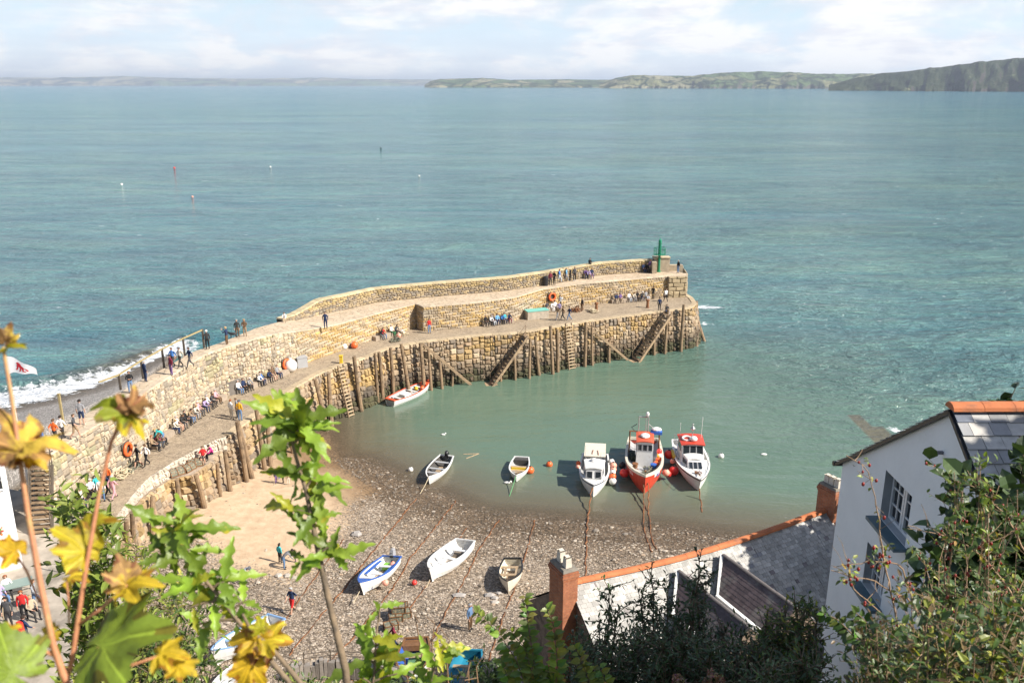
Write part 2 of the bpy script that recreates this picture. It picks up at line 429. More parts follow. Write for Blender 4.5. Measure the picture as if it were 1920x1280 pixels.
tag(sea, 'grey green sea running to the horizon', 'sea', kind='structure')

mb = MB(); mb.poly([V((q_.x, q_.y, -.22)) for q_ in SLIP]); mb.strip([V((q_.x, q_.y, -.22)) for q_ in SLIP], [V((q_.x, q_.y, -3)) for q_ in SLIP])
tag(mb.build('slipway', M('slip_stone', (.42, .33, .20), .9, .3, .8, .4, 5, second=(.22, .18, .11), sscale=.5)), 'brown stone slipway just under the water', 'slipway', kind='structure')
# ------------------------------------------------------------------ beaches
def beach_material(name, sandy=True):
    m, nt, out = newmat(name)
    geo = nd(nt, 'ShaderNodeNewGeometry'); pos = geo.outputs['Position']
    sp = nd(nt, 'ShaderNodeSeparateXYZ'); nt.links.new(pos, sp.inputs[0])
    sand = nd(nt, 'ShaderNodeAttribute', attribute_name='sand').outputs['Fac']
    vo = nd(nt, 'ShaderNodeTexVoronoi'); vo.inputs['Scale'].default_value = 7.5; nt.links.new(pos, vo.inputs['Vector'])
    vd = nd(nt, 'ShaderNodeTexVoronoi', feature='DISTANCE_TO_EDGE'); vd.inputs['Scale'].default_value = 7.5; nt.links.new(pos, vd.inputs['Vector'])
    sx = nd(nt, 'ShaderNodeSeparateColor'); nt.links.new(vo.outputs['Color'], sx.inputs[0])
    peb = ramp(nt, sx.outputs[0], [(0, (.13, .105, .08)), (.4, (.30, .245, .185)), (.75, (.39, .32, .245)), (1, (.50, .43, .355))])
    gap = ramp(nt, vd.outputs['Distance'], [(0.0, .35), (.12, 1.0)])
    pc = mix(nt, 1.0, peb.outputs['Color'], gap.outputs['Color'], 'MULTIPLY')
    n1 = noise(nt, pos, .35, 5, .6); n2 = noise(nt, pos, 6, 4, .6); n4 = noise(nt, pos, 1.3, 6, .7)
    tone = ramp(nt, n1.outputs['Fac'], [(.3, (.9, .86, .82)), (.7, (1.12, 1.08, 1.04))])
    pc = mix(nt, 1.0, pc, tone.outputs['Color'], 'MULTIPLY')
    sc = ramp(nt, n4.outputs['Fac'], [(.3, (.42, .295, .185)), (.55, (.54, .395, .255)), (.75, (.62, .47, .32))])
    sf = maprange(nt, math_(nt, 'ADD', sand, math_(nt, 'MULTIPLY', math_(nt, 'SUBTRACT', n2.outputs['Fac'], .5), .9)), .42, .58)
    c = mix(nt, sf, pc, sc.outputs['Color'])
    wz = math_(nt, 'ADD', sp.outputs[2], math_(nt, 'MULTIPLY', math_(nt, 'SUBTRACT', n1.outputs['Fac'], .5), .5))
    wet = maprange(nt, wz, .28, .8, 1.0, 0.0)
    c = mix(nt, wet, c, mix(nt, 1.0, c, (.50, .44, .36), 'MULTIPLY'))
    p = nd(nt, 'ShaderNodeBsdfPrincipled'); nt.links.new(p.outputs[0], out.inputs[0])
    hgt = mix(nt, sf, gap.outputs['Color'], n4.outputs['Fac'])
    setp(p, Base_Color=c, Roughness=math_(nt, 'SUBTRACT', .85, math_(nt, 'MULTIPLY', wet, .35)), Specular_IOR_Level=.3,
         Normal=bumpn(nt, hgt, .7, .09))
    return m
bmat = beach_material('beach_shingle')
xs = np.arange(-40, 62, .5); ys = np.arange(29.5, 100, .5); X, Y = np.meshgrid(xs, ys)
Z = h1(X, Y)
nz = np.array([[fbm(x, y, .35, 4, 3.1) for x in xs] for y in ys]); Z = Z + nz * np.where(Z > .6, .06, .03)
SANDP = [(365, 1010), (420, 1075), (470, 1085), (540, 1095), (590, 1075), (610, 1030), (640, 980), (655, 930), (700, 900), (668, 872), (640, 856), (618, 830), (606, 800), (500, 780), (380, 900), (300, 960), (250, 1020), (300, 1060)]
SW = [at(x, y, 1.3) for x, y in SANDP]
sd_ = dist_poly(X, Y, SW + [SW[0]]); sand = np.where(inside(X, Y, [[p.x, p.y] for p in SW]), .5 + sd_ * .12, .5 - sd_ * .10)
beach = grid('beach', xs, ys, Z, bmat, {'sand': np.clip(sand, 0, 1)})
tag(beach, 'harbour beach of brown sand and grey shingle', 'beach', kind='structure')
xs = np.arange(-95, -10, .7); ys = np.arange(38, 102, .7); X, Y = np.meshgrid(xs, ys)
bmat2 = bmat.copy(); bmat2.name = 'pebble_bank'
for n_ in bmat2.node_tree.nodes:
    if n_.type == 'VALTORGB' and len(n_.color_ramp.elements) == 4 and abs(n_.color_ramp.elements[3].color[0] - .50) < .01:
        for e_, c_ in zip(n_.color_ramp.elements, ((.20, .19, .18), (.32, .305, .29), (.42, .40, .38), (.55, .53, .50))): e_.color = (*c_, 1)
b2 = grid('beach', xs, ys, h2(X, Y), bmat2, {'sand': np.zeros(X.shape)})
tag(b2, 'grey pebble bank outside the pier', 'beach', kind='structure')

# loose stones over the shingle (nobody could count them)
def stone(mb, c, r, rr, colr):
    vs = []
    q = rr.uniform(0, PI); a, b, hh = r * rr.uniform(.75, 1.2), r * rr.uniform(.6, 1.0), r * rr.uniform(.35, .6)
    for z, k in ((-.2, .8), (.55, 1.0), (1.0, .55)):
        for i in range(5):
            an = q + i * 2 * PI / 5 + rr.uniform(-.2, .2)
            vs.append((c[0] + a * k * math.cos(an), c[1] + b * k * math.sin(an), c[2] + hh * z))
    fs = [(10, 11, 12, 13, 14)]
    for l in (0, 5):
        for i in range(5): fs.append((l + i, l + (i + 1) % 5, l + 5 + (i + 1) % 5, l + 5 + i))
    mb.add(vs, fs, 0, colr)
rr = random.Random(11); mb = MB(); n = 0
SWa = [[p.x, p.y] for p in SW]
xx = np.array([rr.uniform(-27, 21) for _ in range(42000)]); yy = np.array([rr.uniform(33.5, 68) for _ in range(42000)])
zz = h1(xx, yy); ins = inside(xx, yy, SWa); keep = (zz > -.12)
for x, y, z, s_, k in zip(xx, yy, zz, ins, keep):
    if not k or (s_ and rr.random() > .03): continue
    r = .052 * math.exp(rr.gauss(0, .42)); t = rr.choice(((.38, .32, .25), (.29, .24, .19), (.43, .36, .28), (.22, .18, .14), (.48, .41, .33), (.40, .30, .21)))
    if z < .3 and rr.random() < .85: t = tuple(q * .5 for q in t)
    stone(mb, (x, y, z), r, rr, t)
mst = M('beach_stones', (1, 1, 1), .85, .2, 6, .2, 30, attr=True)
o = mb.build('shingle', mst); tag(o, 'loose grey and brown stones of the shingle beach', 'shingle', kind='stuff')

# ------------------------------------------------------------------ hillside below the camera and the paved yard
gm = M('hill_soil', (.075, .075, .035), .95, .45, 1.5, .5, 7, second=(.10, .085, .05), sscale=.8)
xs = np.arange(-34, 44.1, 1.0); ys = np.arange(-8, 35.1, 1.0); X, Y = np.meshgrid(xs, ys)
Z = np.array([[hill_z(x, y) + .35 * fbm(x, y, .3, 3) for x in xs] for y in ys])
Z = np.where(Y < 0, 29.2 - .15 * Y, Z)
Z = np.maximum(Z, 1.0)
hill = grid('hillside', xs, ys, Z, gm); tag(hill, 'steep overgrown hillside below the viewpoint', 'hillside', kind='structure')
ym = M('yard_paving', (.36, .31, .25), .85, .3, .9, .5, 5, second=(.24, .21, .17), sscale=.7)
yp = [at(x, y, 5.5) for x, y in ((-500, 1130), (-300, 960), (-60, 900), (60, 925), (110, 950), (205, 1000), (225, 1060), (250, 1150), (190, 1240), (120, 1330), (-60, 1400), (-300, 1400))]
mb = MB(); mb.poly(yp); mb.strip(yp + [yp[0]], [V((p.x, p.y, .5)) for p in yp + [yp[0]]])
tag(mb.build('courtyard', ym), 'paved yard below the white inn', 'courtyard', kind='structure')

# ------------------------------------------------------------------ far coasts
def coast(name, ridge, depth_m, mat, label, base_px, seed, foot=None, nx=420, ny=26, rough=1.0):
    """ridge: (photo x, photo y of the skyline); the land rises from a shore line to that skyline and lies back"""
    rx = [p[0] for p in ridge]; ry = [p[1] for p in ridge]
    Xp = np.linspace(rx[0], rx[-1], nx); vs = []; fs = []
    for i, x in enumerate(Xp):
        D = np.interp(x, [b[0] for b in base_px], [b[1] for b in base_px])
        sx = (x - 960) / F
        topy = np.interp(x, rx, ry) + rough * 1.0 * (mnoise.noise(V((x * .06, seed, 0))) + .5 * mnoise.noise(V((x * .21, seed, 3))))
        yb = D + depth_m * (.10 + .15 * mnoise.noise(V((x * .012, seed, 9))))
        Dr = yb + depth_m * .55
        d = ray(x, topy); H = max(CAM.z + d.z * (Dr / d.y), 3.0)
        cl = .45 + .25 * mnoise.noise(V((x * .03, seed, 5)))
        if foot: cl *= foot
        spur = mnoise.fractal(V((x * .045, seed, 1.5)), 1.0, 2.0, 4) * depth_m * .085
        for j in range(ny):
            t = j / (ny - 1)
            if t < .3: q = t / .3; yy = yb + spur * (1 - q) + q * depth_m * .12; z = H * cl * (q ** .8)
            elif t < .85: q = (t - .3) / .55; yy = yb + depth_m * (.12 + .43 * q); z = H * (cl + (1 - cl) * math.sin(q * PI / 2))
            else: q = (t - .85) / .15; yy = yb + depth_m * (.55 + .45 * q); z = H * (1 - .9 * q * q)
            if 0 < t < .85 and t > 0: z += H * .12 * rough * mnoise.fractal(V((x * .05, t * 5, seed)), 1.0, 2.0, 4) * min(1, t * 5) * min(1, (.85 - t) * 5)
            dd = ray(x, 300); k = dd.x / dd.y
            vs.append((k * yy, yy, z if t > 0 else -2.0))
    for i in range(nx - 1):
        for j in range(ny - 1):
            a = i * ny + j; fs.append((a, a + ny, a + ny + 1, a + 1))
    mb = MB(); mb.add(vs, fs); o = mb.build(name, mat, smooth=True); tag(o, label, 'hills', kind='structure'); return o
def coast_mat(name, s, cliff, fields, thr):
    m, nt, out = newmat(name)
    geo = nd(nt, 'ShaderNodeNewGeometry'); pos = geo.outputs['Position']; sp = nd(nt, 'ShaderNodeSeparateXYZ'); nt.links.new(geo.outputs['Normal'], sp.inputs[0])
    vo = nd(nt, 'ShaderNodeTexVoronoi'); vo.inputs['Scale'].default_value = s; nt.links.new(pos, vo.inputs['Vector'])
    sx = nd(nt, 'ShaderNodeSeparateColor'); nt.links.new(vo.outputs['Color'], sx.inputs[0])
    fc = ramp(nt, sx.outputs[0], [(0, fields[0]), (.35, fields[1]), (.7, fields[2]), (1, fields[3])], 'CONSTANT')
    ve = nd(nt, 'ShaderNodeTexVoronoi', feature='DISTANCE_TO_EDGE'); ve.inputs['Scale'].default_value = s; nt.links.new(pos, ve.inputs['Vector'])
    hedge = ramp(nt, ve.outputs['Distance'], [(.02, 1.0), (.07, 0.0)])
    c = mix(nt, hedge.outputs['Color'], fc.outputs['Color'], (.035, .05, .025))
    n1 = noise(nt, pos, s * 1.6, 6, .65); n2 = noise(nt, pos, s * 9, 5, .65)
    wood = maprange(nt, n1.outputs['Fac'], thr, thr + .05)
    wc = ramp(nt, n2.outputs['Fac'], [(.35, (.012, .021, .013)), (.65, (.058, .068, .034))])
    c = mix(nt, wood, c, wc.outputs['Color'])
    cl = ramp(nt, n2.outputs['Fac'], [(.3, cliff[0]), (.7, cliff[1])])
    st = maprange(nt, math_(nt, 'ADD', sp.outputs[2], math_(nt, 'MULTIPLY', n1.outputs['Fac'], .12)), .86, .94)
    c = mix(nt, st, cl.outputs['Color'], c)
    p = nd(nt, 'ShaderNodeBsdfPrincipled'); nt.links.new(p.outputs[0], out.inputs[0])
    setp(p, Base_Color=c, Roughness=.95, Specular_IOR_Level=.1, Normal=bumpn(nt, n2.outputs['Fac'], .5, .12 / s))
    return m
FIELDS = ((.10, .14, .06), (.18, .18, .09), (.27, .25, .15), (.08, .11, .055))
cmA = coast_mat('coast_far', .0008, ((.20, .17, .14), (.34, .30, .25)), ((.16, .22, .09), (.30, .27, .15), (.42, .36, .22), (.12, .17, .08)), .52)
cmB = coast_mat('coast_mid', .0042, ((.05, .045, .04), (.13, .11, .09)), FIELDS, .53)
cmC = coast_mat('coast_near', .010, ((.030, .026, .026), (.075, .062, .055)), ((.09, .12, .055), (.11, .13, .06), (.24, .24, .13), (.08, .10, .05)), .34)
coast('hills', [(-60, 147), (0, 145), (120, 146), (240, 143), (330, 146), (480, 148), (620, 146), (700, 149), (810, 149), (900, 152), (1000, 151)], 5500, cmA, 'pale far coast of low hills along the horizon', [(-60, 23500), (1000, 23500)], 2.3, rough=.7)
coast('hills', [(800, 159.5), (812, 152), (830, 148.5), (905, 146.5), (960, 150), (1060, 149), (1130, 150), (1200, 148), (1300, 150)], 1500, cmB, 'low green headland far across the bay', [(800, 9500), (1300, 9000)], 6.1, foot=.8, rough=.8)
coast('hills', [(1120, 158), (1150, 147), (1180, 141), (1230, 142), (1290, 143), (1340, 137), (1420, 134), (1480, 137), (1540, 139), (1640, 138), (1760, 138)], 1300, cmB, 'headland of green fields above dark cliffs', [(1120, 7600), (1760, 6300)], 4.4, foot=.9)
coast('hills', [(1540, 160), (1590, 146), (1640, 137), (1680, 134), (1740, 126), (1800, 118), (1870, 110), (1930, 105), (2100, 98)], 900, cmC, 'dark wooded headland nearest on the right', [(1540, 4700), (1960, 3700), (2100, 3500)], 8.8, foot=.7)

# ------------------------------------------------------------------ air
HAZE = 5.5e-5
mb = MB(); B = FAR + 600
mb.box((0, 10000, 118), (2 * B, 2 * B, 252))
m, nt, out = newmat('haze_air'); pv = nd(nt, 'ShaderNodeVolumePrincipled')
pv.inputs['Color'].default_value = (.74, .85, 1, 1); pv.inputs['Density'].default_value = HAZE; pv.inputs['Anisotropy'].default_value = .2
nt.links.new(pv.outputs[0], out.inputs['Volume'])
hz = mb.build('haze', m); tag(hz, 'thin sea haze over the bay', 'haze', kind='stuff')
# ------------------------------------------------------------------ the pier
pier = thing('harbour_pier', 'curved stone harbour pier with a raised walkway and lower quay', 'pier', (-10, 80, 0))
def outward(P, i, sign):
    a = P[max(i - 2, 0)]; b = P[min(i + 2, len(P) - 1)]; t = (b - a); t.z = 0; t.normalize()
    return V((t.y, -t.x, 0)) * sign
class Face:
    """a battered wall face below a top line"""
    def __init__(s, top, zbot, batter, sign=1, step=.3):
        s.T = resample(top, step); n = len(s.T); s.N = [outward(s.T, i, sign) for i in range(n)]
        for _ in range(3): s.N = [(s.N[max(i - 1, 0)] + s.N[i] * 2 + s.N[min(i + 1, n - 1)]).normalized() for i in range(n)]
        s.zb = [zbot(p) if callable(zbot) else zbot for p in s.T]
        bt = [batter(i / (n - 1)) if callable(batter) else batter for i in range(n)]
        s.B = [V((p.x, p.y, z)) + nn * (b * (p.z - z)) for p, z, nn, b in zip(s.T, s.zb, s.N, bt)]
        s.L = [0.0]
        for a, b in zip(s.T, s.T[1:]): s.L.append(s.L[-1] + math.hypot(b.x - a.x, b.y - a.y))
    def idx(s, u):
        u = min(max(u, 0), s.L[-1] - 1e-6); n = len(s.T); i = min(int(u / s.L[-1] * (n - 1)), n - 2)
        while i > 0 and s.L[i] > u: i -= 1
        while i < n - 2 and s.L[i + 1] < u: i += 1
        return i, (u - s.L[i]) / max(s.L[i + 1] - s.L[i], 1e-9)
    def pt(s, u, z, out=0.0):
        i, t = s.idx(u); T = s.T[i].lerp(s.T[i + 1], t); B = s.B[i].lerp(s.B[i + 1], t); N = s.N[i].lerp(s.N[i + 1], t)
        k = (T.z - z) / max(T.z - B.z, .01); p = T.lerp(B, k); return p + N * out
    def top(s, u): i, t = s.idx(u); return s.T[i].lerp(s.T[i + 1], t)
    def bot(s, u): i, t = s.idx(u); return s.B[i].lerp(s.B[i + 1], t)
    def nrm(s, u): i, t = s.idx(u); return s.N[i].lerp(s.N[i + 1], t)
    def u_at_px(s, px, z=None):
        best = (1e9, 0)
        for i in range(len(s.T)):
            p = s.T[i] if z is None else s.pt(s.L[i], z)
            d = abs(proj(p)[0] - px)
            if d < best[0]: best = (d, s.L[i])
        return best[1]
    def stones(s, mb, rh, wd, bulge, colfn, r, irr=.06):
        zlo, zhi = min(s.zb), max(p.z for p in s.T); z = zlo; row = 0
        while z < zhi:
            h = r.uniform(*rh); u = -r.uniform(0, .3)
            while u < s.L[-1]:
                wv = r.uniform(*wd) * (1.5 if r.random() < .08 else 1); u0, u1 = max(u, 0), min(u + wv, s.L[-1]); u += wv
                if u1 - u0 < .08: continue
                zt, zb = s.top((u0 + u1) / 2).z, s.bot((u0 + u1) / 2).z
                a, b = max(z, zb), min(z + h, zt)
                if b - a < .07: continue
                g = .018
                def zz(q, uu): return min(q + irr * math.sin(uu * 2.3 + row * 1.9) * (1 if zt - q > .4 else .2), s.top(uu).z) if irr else q
                j = lambda: r.uniform(-.03, .03)
                Q = [(u0 + g, zz(a, u0) + g), (u1 - g, zz(a, u1) + g), (u1 - g, zz(b, u1) - g), (u0 + g, zz(b, u0) - g)]
                o = bulge * r.uniform(.5, 1.3); iu = min(.10, (u1 - u0) * .24); iz = min(.09, (b - a) * .26)
                I = [(u0 + iu + j(), zz(a, u0) + iz + j()), (u1 - iu + j(), zz(a, u1) + iz + j()), (u1 - iu + j(), zz(b, u1) - iz + j()), (u0 + iu + j(), zz(b, u0) - iz + j())]
                vs = [s.pt(x, y, -.02) for x, y in Q] + [s.pt(x, y, o * r.uniform(.8, 1.2)) for x, y in I]
                mb.add(vs, [(4, 5, 6, 7), (0, 1, 5, 4), (1, 2, 6, 5), (2, 3, 7, 6), (3, 0, 4, 7)], 0, colfn((u0 + u1) / 2, (a + b) / 2, r))
            z += h; row += 1
    def rubble(s, mb, pw, rh, bulge, colfn, r):
        """random rubble: narrow uneven panels, each stacked on its own"""
        u = 0.0
        while u < s.L[-1] - .1:
            w_ = r.uniform(*pw); u1 = min(u + w_, s.L[-1]); um = (u + u1) / 2; zt, z = s.top(um).z, s.bot(um).z - r.uniform(0, .2)
            while z < zt - .06:
                h = r.uniform(*rh) * (1.35 if r.random() < .1 else 1); zb = min(z + h, zt)
                if zt - zb < .12: zb = zt
                k = 1 if r.random() < .62 or u1 - u < .34 else 2; cut = [u] + ([u + (u1 - u) * r.uniform(.38, .62)] if k == 2 else []) + [u1]
                for a, b in zip(cut, cut[1:]):
                    a2, b2 = max(a + r.uniform(-.05, .02), 0), min(b + r.uniform(-.02, .05), s.L[-1]); g = .014; j = lambda q=.035: r.uniform(-q, q); lo, hi = max(z, s.bot(um).z), zb
                    if hi - lo < .05 or b2 - a2 < .08: continue
                    Q = [(a2 + g, lo + g + j()), (b2 - g, lo + g + j()), (b2 - g, min(hi - g + j(), s.top(b2).z)), (a2 + g, min(hi - g + j(), s.top(a2).z))]
                    iu, iz = (b2 - a2) * .22, (hi - lo) * .24; o = bulge * r.uniform(.5, 1.3); M_ = [(a2 + iu + j(), lo + iz + j()), (b2 - iu + j(), lo + iz + j()), (b2 - iu + j(), hi - iz + j()), (a2 + iu + j(), hi - iz + j())]
                    mb.add([s.pt(x, y, -.02) for x, y in Q] + [s.pt(x, y, o * r.uniform(.8, 1.2)) for x, y in M_], [(4, 5, 6, 7), (0, 1, 5, 4), (1, 2, 6, 5), (2, 3, 7, 6), (3, 0, 4, 7)], 0, colfn(um, (lo + hi) / 2, r))
                z = zb
            u = u1
    def backing(s, mb, off=-.03, c=None):
        A = [t + n * off for t, n in zip(s.T, s.N)]; Bq = [t + n * off for t, n in zip(s.B, s.N)]
        mb.strip(A, Bq, 0, c)
def kk(c, k): return tuple(q * k for q in c)
def lerp3(a, b, t): return tuple(x + (y - x) * t for x, y in zip(a, b))
def quay_col(u, z, r):
    base = r.choice(((.34, .255, .17), (.30, .23, .16), (.38, .285, .185), (.25, .20, .15), (.42, .325, .215), (.32, .225, .14)))
    gold = mnoise.noise(V((u * .16, z * .5, 4))) + .3 * mnoise.noise(V((u * .9, z * 1.5, 7)))
    if z > 2.4 + .6 * mnoise.noise(V((u * .25, 0, 2))) and gold > .0 and r.random() < .75: base = lerp3(base, (.42, .27, .085), min(.25 + gold * 1.0, .7))
    wet = min(max((2.5 + .6 * mnoise.noise(V((u * .2, 1, 9))) - z) / 1.2, 0), 1) * (1 if u > uwet else .3)
    base = lerp3(base, tuple(q * .36 for q in base), wet)
    if z < 1.0 + .5 * mnoise.noise(V((u * .3, 5, 1))) and u > uwet and r.random() < .8: base = lerp3(base, (.05, .055, .022), .7)
    k = r.uniform(.82, 1.2); return tuple(q * k for q in base)
stone_m = M('quay_stone', (1, 1, 1), .88, .22, 5, .6, 16, attr=True, bdist=.03)
gap_m = M('stone_joints', (.125, .10, .074), .95, .35, 4, .4, 20)
mortar_m = M('pale_mortar', (.50, .42, .31), .95, .2, 4, .4, 20)
def toe(p):
    return min(beach_z(p.x, p.y - .3), 0.0) - .5 if beach_z(p.x, p.y - .3) < .3 else beach_z(p.x, p.y - .3) - .4
LF = Face(L_edge, toe, lambda t: .10 + .26 * max(0, (t - .93) / .07))
uwet = LF.u_at_px(520)
r = random.Random(3); mb = MB(); LF.rubble(mb, (.42, .95), (.34, .66), .17, quay_col, r)
quay_face = mb.build('quay_wall', stone_m, pier)
mb = MB(); LF.backing(mb, -.02); mb.build('wall_core', gap_m, quay_face)
# retaining wall between the quay and the walkway
RF = Face(R_top, lambda p: 4.7, .05)
uA, uB = RF.u_at_px(555), RF.u_at_px(785)
def ret_col(u, z, r):
    if u < uA:
        base = r.choice(((.42, .34, .24), (.35, .285, .21), (.47, .385, .275), (.28, .24, .185), (.44, .345, .225)))
        if mnoise.noise(V((u * .3, z * .8, 3))) > .38: base = lerp3(base, (.30, .30, .12), .35)
    else:
        base = r.choice(((.40, .285, .14), (.35, .26, .155), (.44, .31, .14), (.29, .225, .145), (.38, .285, .18)))
        g = mnoise.noise(V((u * .2, z * .7, 8)))
        if g > .15: base = lerp3(base, (.42, .27, .08), .5)
        if g < -.25: base = lerp3(base, (.26, .22, .17), .6)
    k = r.uniform(.82, 1.2); return tuple(q * k for q in base)
RA = Face([p for p, l in zip(RF.T, RF.L) if l <= uA], lambda p: 4.7, .05); RBf = Face([p for p, l in zip(RF.T, RF.L) if l >= uA], lambda p: 4.7, .05)
mb = MB(); RA.rubble(mb, (.3, .72), (.26, .5), .09, ret_col, r); RBf.stones(mb, (.22, .36), (.2, .52), .06, lambda u, z, r: ret_col(u + uA + .1, z, r), r, .05)
rw = mb.build('retaining_wall', stone_m, pier)
mbm, mbd = MB(), MB()
A = [t - n * .02 for t, n in zip(RF.T, RF.N)]; Bq = [t - n * .02 for t, n in zip(RF.B, RF.N)]
ka = RF.idx(uA)[0]; mbd.strip(A[:ka + 1], Bq[:ka + 1]); mbm.strip(A[ka:], Bq[ka:])
mbd.build('wall_core', gap_m, rw); mbm.build('mortar', mortar_m, rw)
# decks
def deck_mat(name, c1, c2, s, dirt):
    m, nt, out = newmat(name); tc = nd(nt, 'ShaderNodeTexCoord'); ob = tc.outputs['Object']
    vo = nd(nt, 'ShaderNodeTexVoronoi'); vo.inputs['Scale'].default_value = s; nt.links.new(ob, vo.inputs['Vector'])
    ve = nd(nt, 'ShaderNodeTexVoronoi', feature='DISTANCE_TO_EDGE'); ve.inputs['Scale'].default_value = s; nt.links.new(ob, ve.inputs['Vector'])
    sx = nd(nt, 'ShaderNodeSeparateColor'); nt.links.new(vo.outputs['Color'], sx.inputs[0])
    c = ramp(nt, sx.outputs[0], [(0, c1), (1, c2)]); e = ramp(nt, ve.outputs['Distance'], [(0, .55), (.10, 1.0)])
    n1 = noise(nt, ob, .5, 6, .7); n2 = noise(nt, ob, 3, 5, .7)
    cc = mix(nt, 1.0, c.outputs['Color'], e.outputs['Color'], 'MULTIPLY')
    cc = mix(nt, ramp(nt, n1.outputs['Fac'], [(.42, 0.0), (.62, .8)]).outputs['Color'], cc, dirt)
    cc = mix(nt, 1.0, cc, ramp(nt, n2.outputs['Fac'], [(.25, .72), (.75, 1.22)]).outputs['Color'], 'MULTIPLY')
    p = nd(nt, 'ShaderNodeBsdfPrincipled'); nt.links.new(p.outputs[0], out.inputs[0])
    setp(p, Base_Color=cc, Roughness=.9, Specular_IOR_Level=.25, Normal=bumpn(nt, math_(nt, 'ADD', e.outputs['Color'], n2.outputs['Fac']), .6, .05)); return m
cob = deck_mat('quay_cobbles', (.29, .225, .155), (.41, .325, .23), 4.0, (.40, .315, .215))
walk = deck_mat('walkway_stone', (.47, .365, .25), (.58, .46, .33), 1.6, (.56, .44, .31))
kern = lambda x, y: at(x, y, 5)
K = [kern(*p) for p in ((196, 1012), (222, 962), (250, 925), (280, 893), (330, 862), (375, 838), (405, 823), (424, 818))]   # road edge above the low ledge
i0 = 8
quay_pts = [p.copy() for p in R_base] + [p.copy() for p in reversed(L_edge[i0:])] + list(reversed(K))
for p in quay_pts: p.z = 5.0
from mathutils.geometry import tessellate_polygon
def polyfill(mb, pts, z=None):
    tris = tessellate_polygon([[V((p.x, p.y, 0)) for p in pts]])
    mb.add(pts, [t for t in tris]); return mb
mb = MB(); polyfill(mb, quay_pts); qd = mb.build('quay_deck', cob, pier)
led = [p.copy() for p in L_edge[:i0 + 1]] + [V((p.x, p.y - .05, 4.15)) for p in reversed(K)]
mb = MB(); polyfill(mb, led); mb.build('ledge', deck_mat('ledge_earth', (.36, .28, .20), (.44, .35, .26), 2.2, (.42, .33, .24)), pier)
KF = Face(K, 3.9, .18); mb = MB(); KF.rubble(mb, (.2, .5), (.2, .4), .12, lambda u, z, r: kk((.50, .43, .34), r.uniform(.8, 1.15)), r)
kw = mb.build('low_wall', stone_m, pier); mb = MB(); KF.backing(mb); mb.build('wall_core', gap_m, kw)
def coping(F_, w, h, u0, u1, c, out=.10, seg=(.7, 1.3), dz=0.0):
    mb = MB(); u = u0
    while u < u1 - .2:
        v = min(u + r.uniform(*seg), u1)
        a, b = F_.top(u + .015), F_.top(v - .015); na, nb = F_.nrm(u), F_.nrm(v); k = r.uniform(.85, 1.15); hh = h * r.uniform(.85, 1.15)
        up = V((0, 0, hh + dz)); dn = V((0, 0, -.06))
        vs = [a + na * out + dn, b + nb * out + dn, b - nb * w + dn, a - na * w + dn, a + na * (out - .03) + up, b + nb * (out - .03) + up, b - nb * (w - .03) + up, a - na * (w - .03) + up]
        mb.add(vs, [(4, 5, 6, 7), (0, 1, 5, 4), (1, 2, 6, 5), (2, 3, 7, 6), (3, 0, 4, 7)], 0, tuple(q * k for q in c)); u = v
    return mb
coping(LF, .55, .07, LF.u_at_px(428), LF.L[-1], (.46, .36, .23)).build('coping', stone_m, pier)
mb = MB(); e0 = Face([U_edge[0], RF.T[0]], 4.5, .02); e0.stones(mb, (.25, .42), (.25, .6), .1, ret_col, r); e0.backing(mb, -.03, (.08, .07, .05)); mb.build('end_wall', stone_m, pier)
coping(RF, .5, .05, 0, RF.L[-1], (.52, .42, .30), out=.06).build('coping', stone_m, pier)
# raised walkway
n = 160
Ua = resample(U_edge, .4); RT_ = RF.T
def at_frac(P, t):
    s = t * (len(P) - 1); i = min(int(s), len(P) - 2); return P[i].lerp(P[i + 1], s - i)
# pair stations across the walkway by nearest point
Uw, Rw = [], []
for p in RT_:
    q = min(Ua, key=lambda a: (a.x - p.x) ** 2 + (a.y - p.y) ** 2); Uw.append(q); Rw.append(p)
mb = MB(); Am = [a.lerp(b, .5) + V((0, 0, .05)) for a, b in zip(Rw, Uw)]
mb.strip(Rw, Am); mb.strip(Am, Uw); mb.build('walkway', walk, pier)
SF = Face(U_edge, -3, .10, -1, .6)
mb = MB(); SF.backing(mb, 0.0, (.3, .26, .2)); 
e = [RF.T[-1], U_edge[-1]]; mb.strip(e, [V((p.x + .3, p.y, -2)) for p in e], 0, (.40, .32, .2))
mb.build('sea_wall', stone_m, pier)
# right-hand end of the raised part, in big blocks
EF = Face([RF.T[-1] + V((0.02, 0, 0)), U_edge[-1] + V((0.02, 0, 0))], 4.7, .03); mb = MB()
EF.stones(mb, (.5, .8), (.7, 1.4), .08, lambda u, z, r: kk((.40, .32, .21), r.uniform(.8, 1.1)), r); mb.build('end_wall', stone_m, pier)
# parapet on the seaward side
PB = [p for p, q in zip(U_edge, UPX) if 528 <= q[0] <= 1225]
PB = resample(PB, .5); PT = []
for i, p in enumerate(PB):
    ramp_ = min(1, i / 12); PT.append(V((p.x, p.y, p.z + .15 + 1.4 * ramp_)))
PF = Face(PT, lambda p: 7.4, .0)
def par_col(u, z, r):
    base = r.choice(((.36, .28, .175), (.30, .245, .175), (.41, .32, .19), (.26, .22, .17)))
    if z > 8.7 and r.random() < .6: base = lerp3(base, (.46, .34, .14), .6)
    k = r.uniform(.8, 1.2); return tuple(q * k for q in base)
mb = MB(); PF.stones(mb, (.15, .26), (.25, .6), .06, par_col, r, .03); pp = mb.build('parapet', stone_m, pier)
mb = MB(); PF.backing(mb); back = [t - n * .7 for t, n in zip(PF.T, PF.N)]
mb.strip([V((p.x, p.y, p.z)) for p in back], [V((p.x, p.y, -2)) for p in back]); mb.build('wall_core', gap_m, pp)
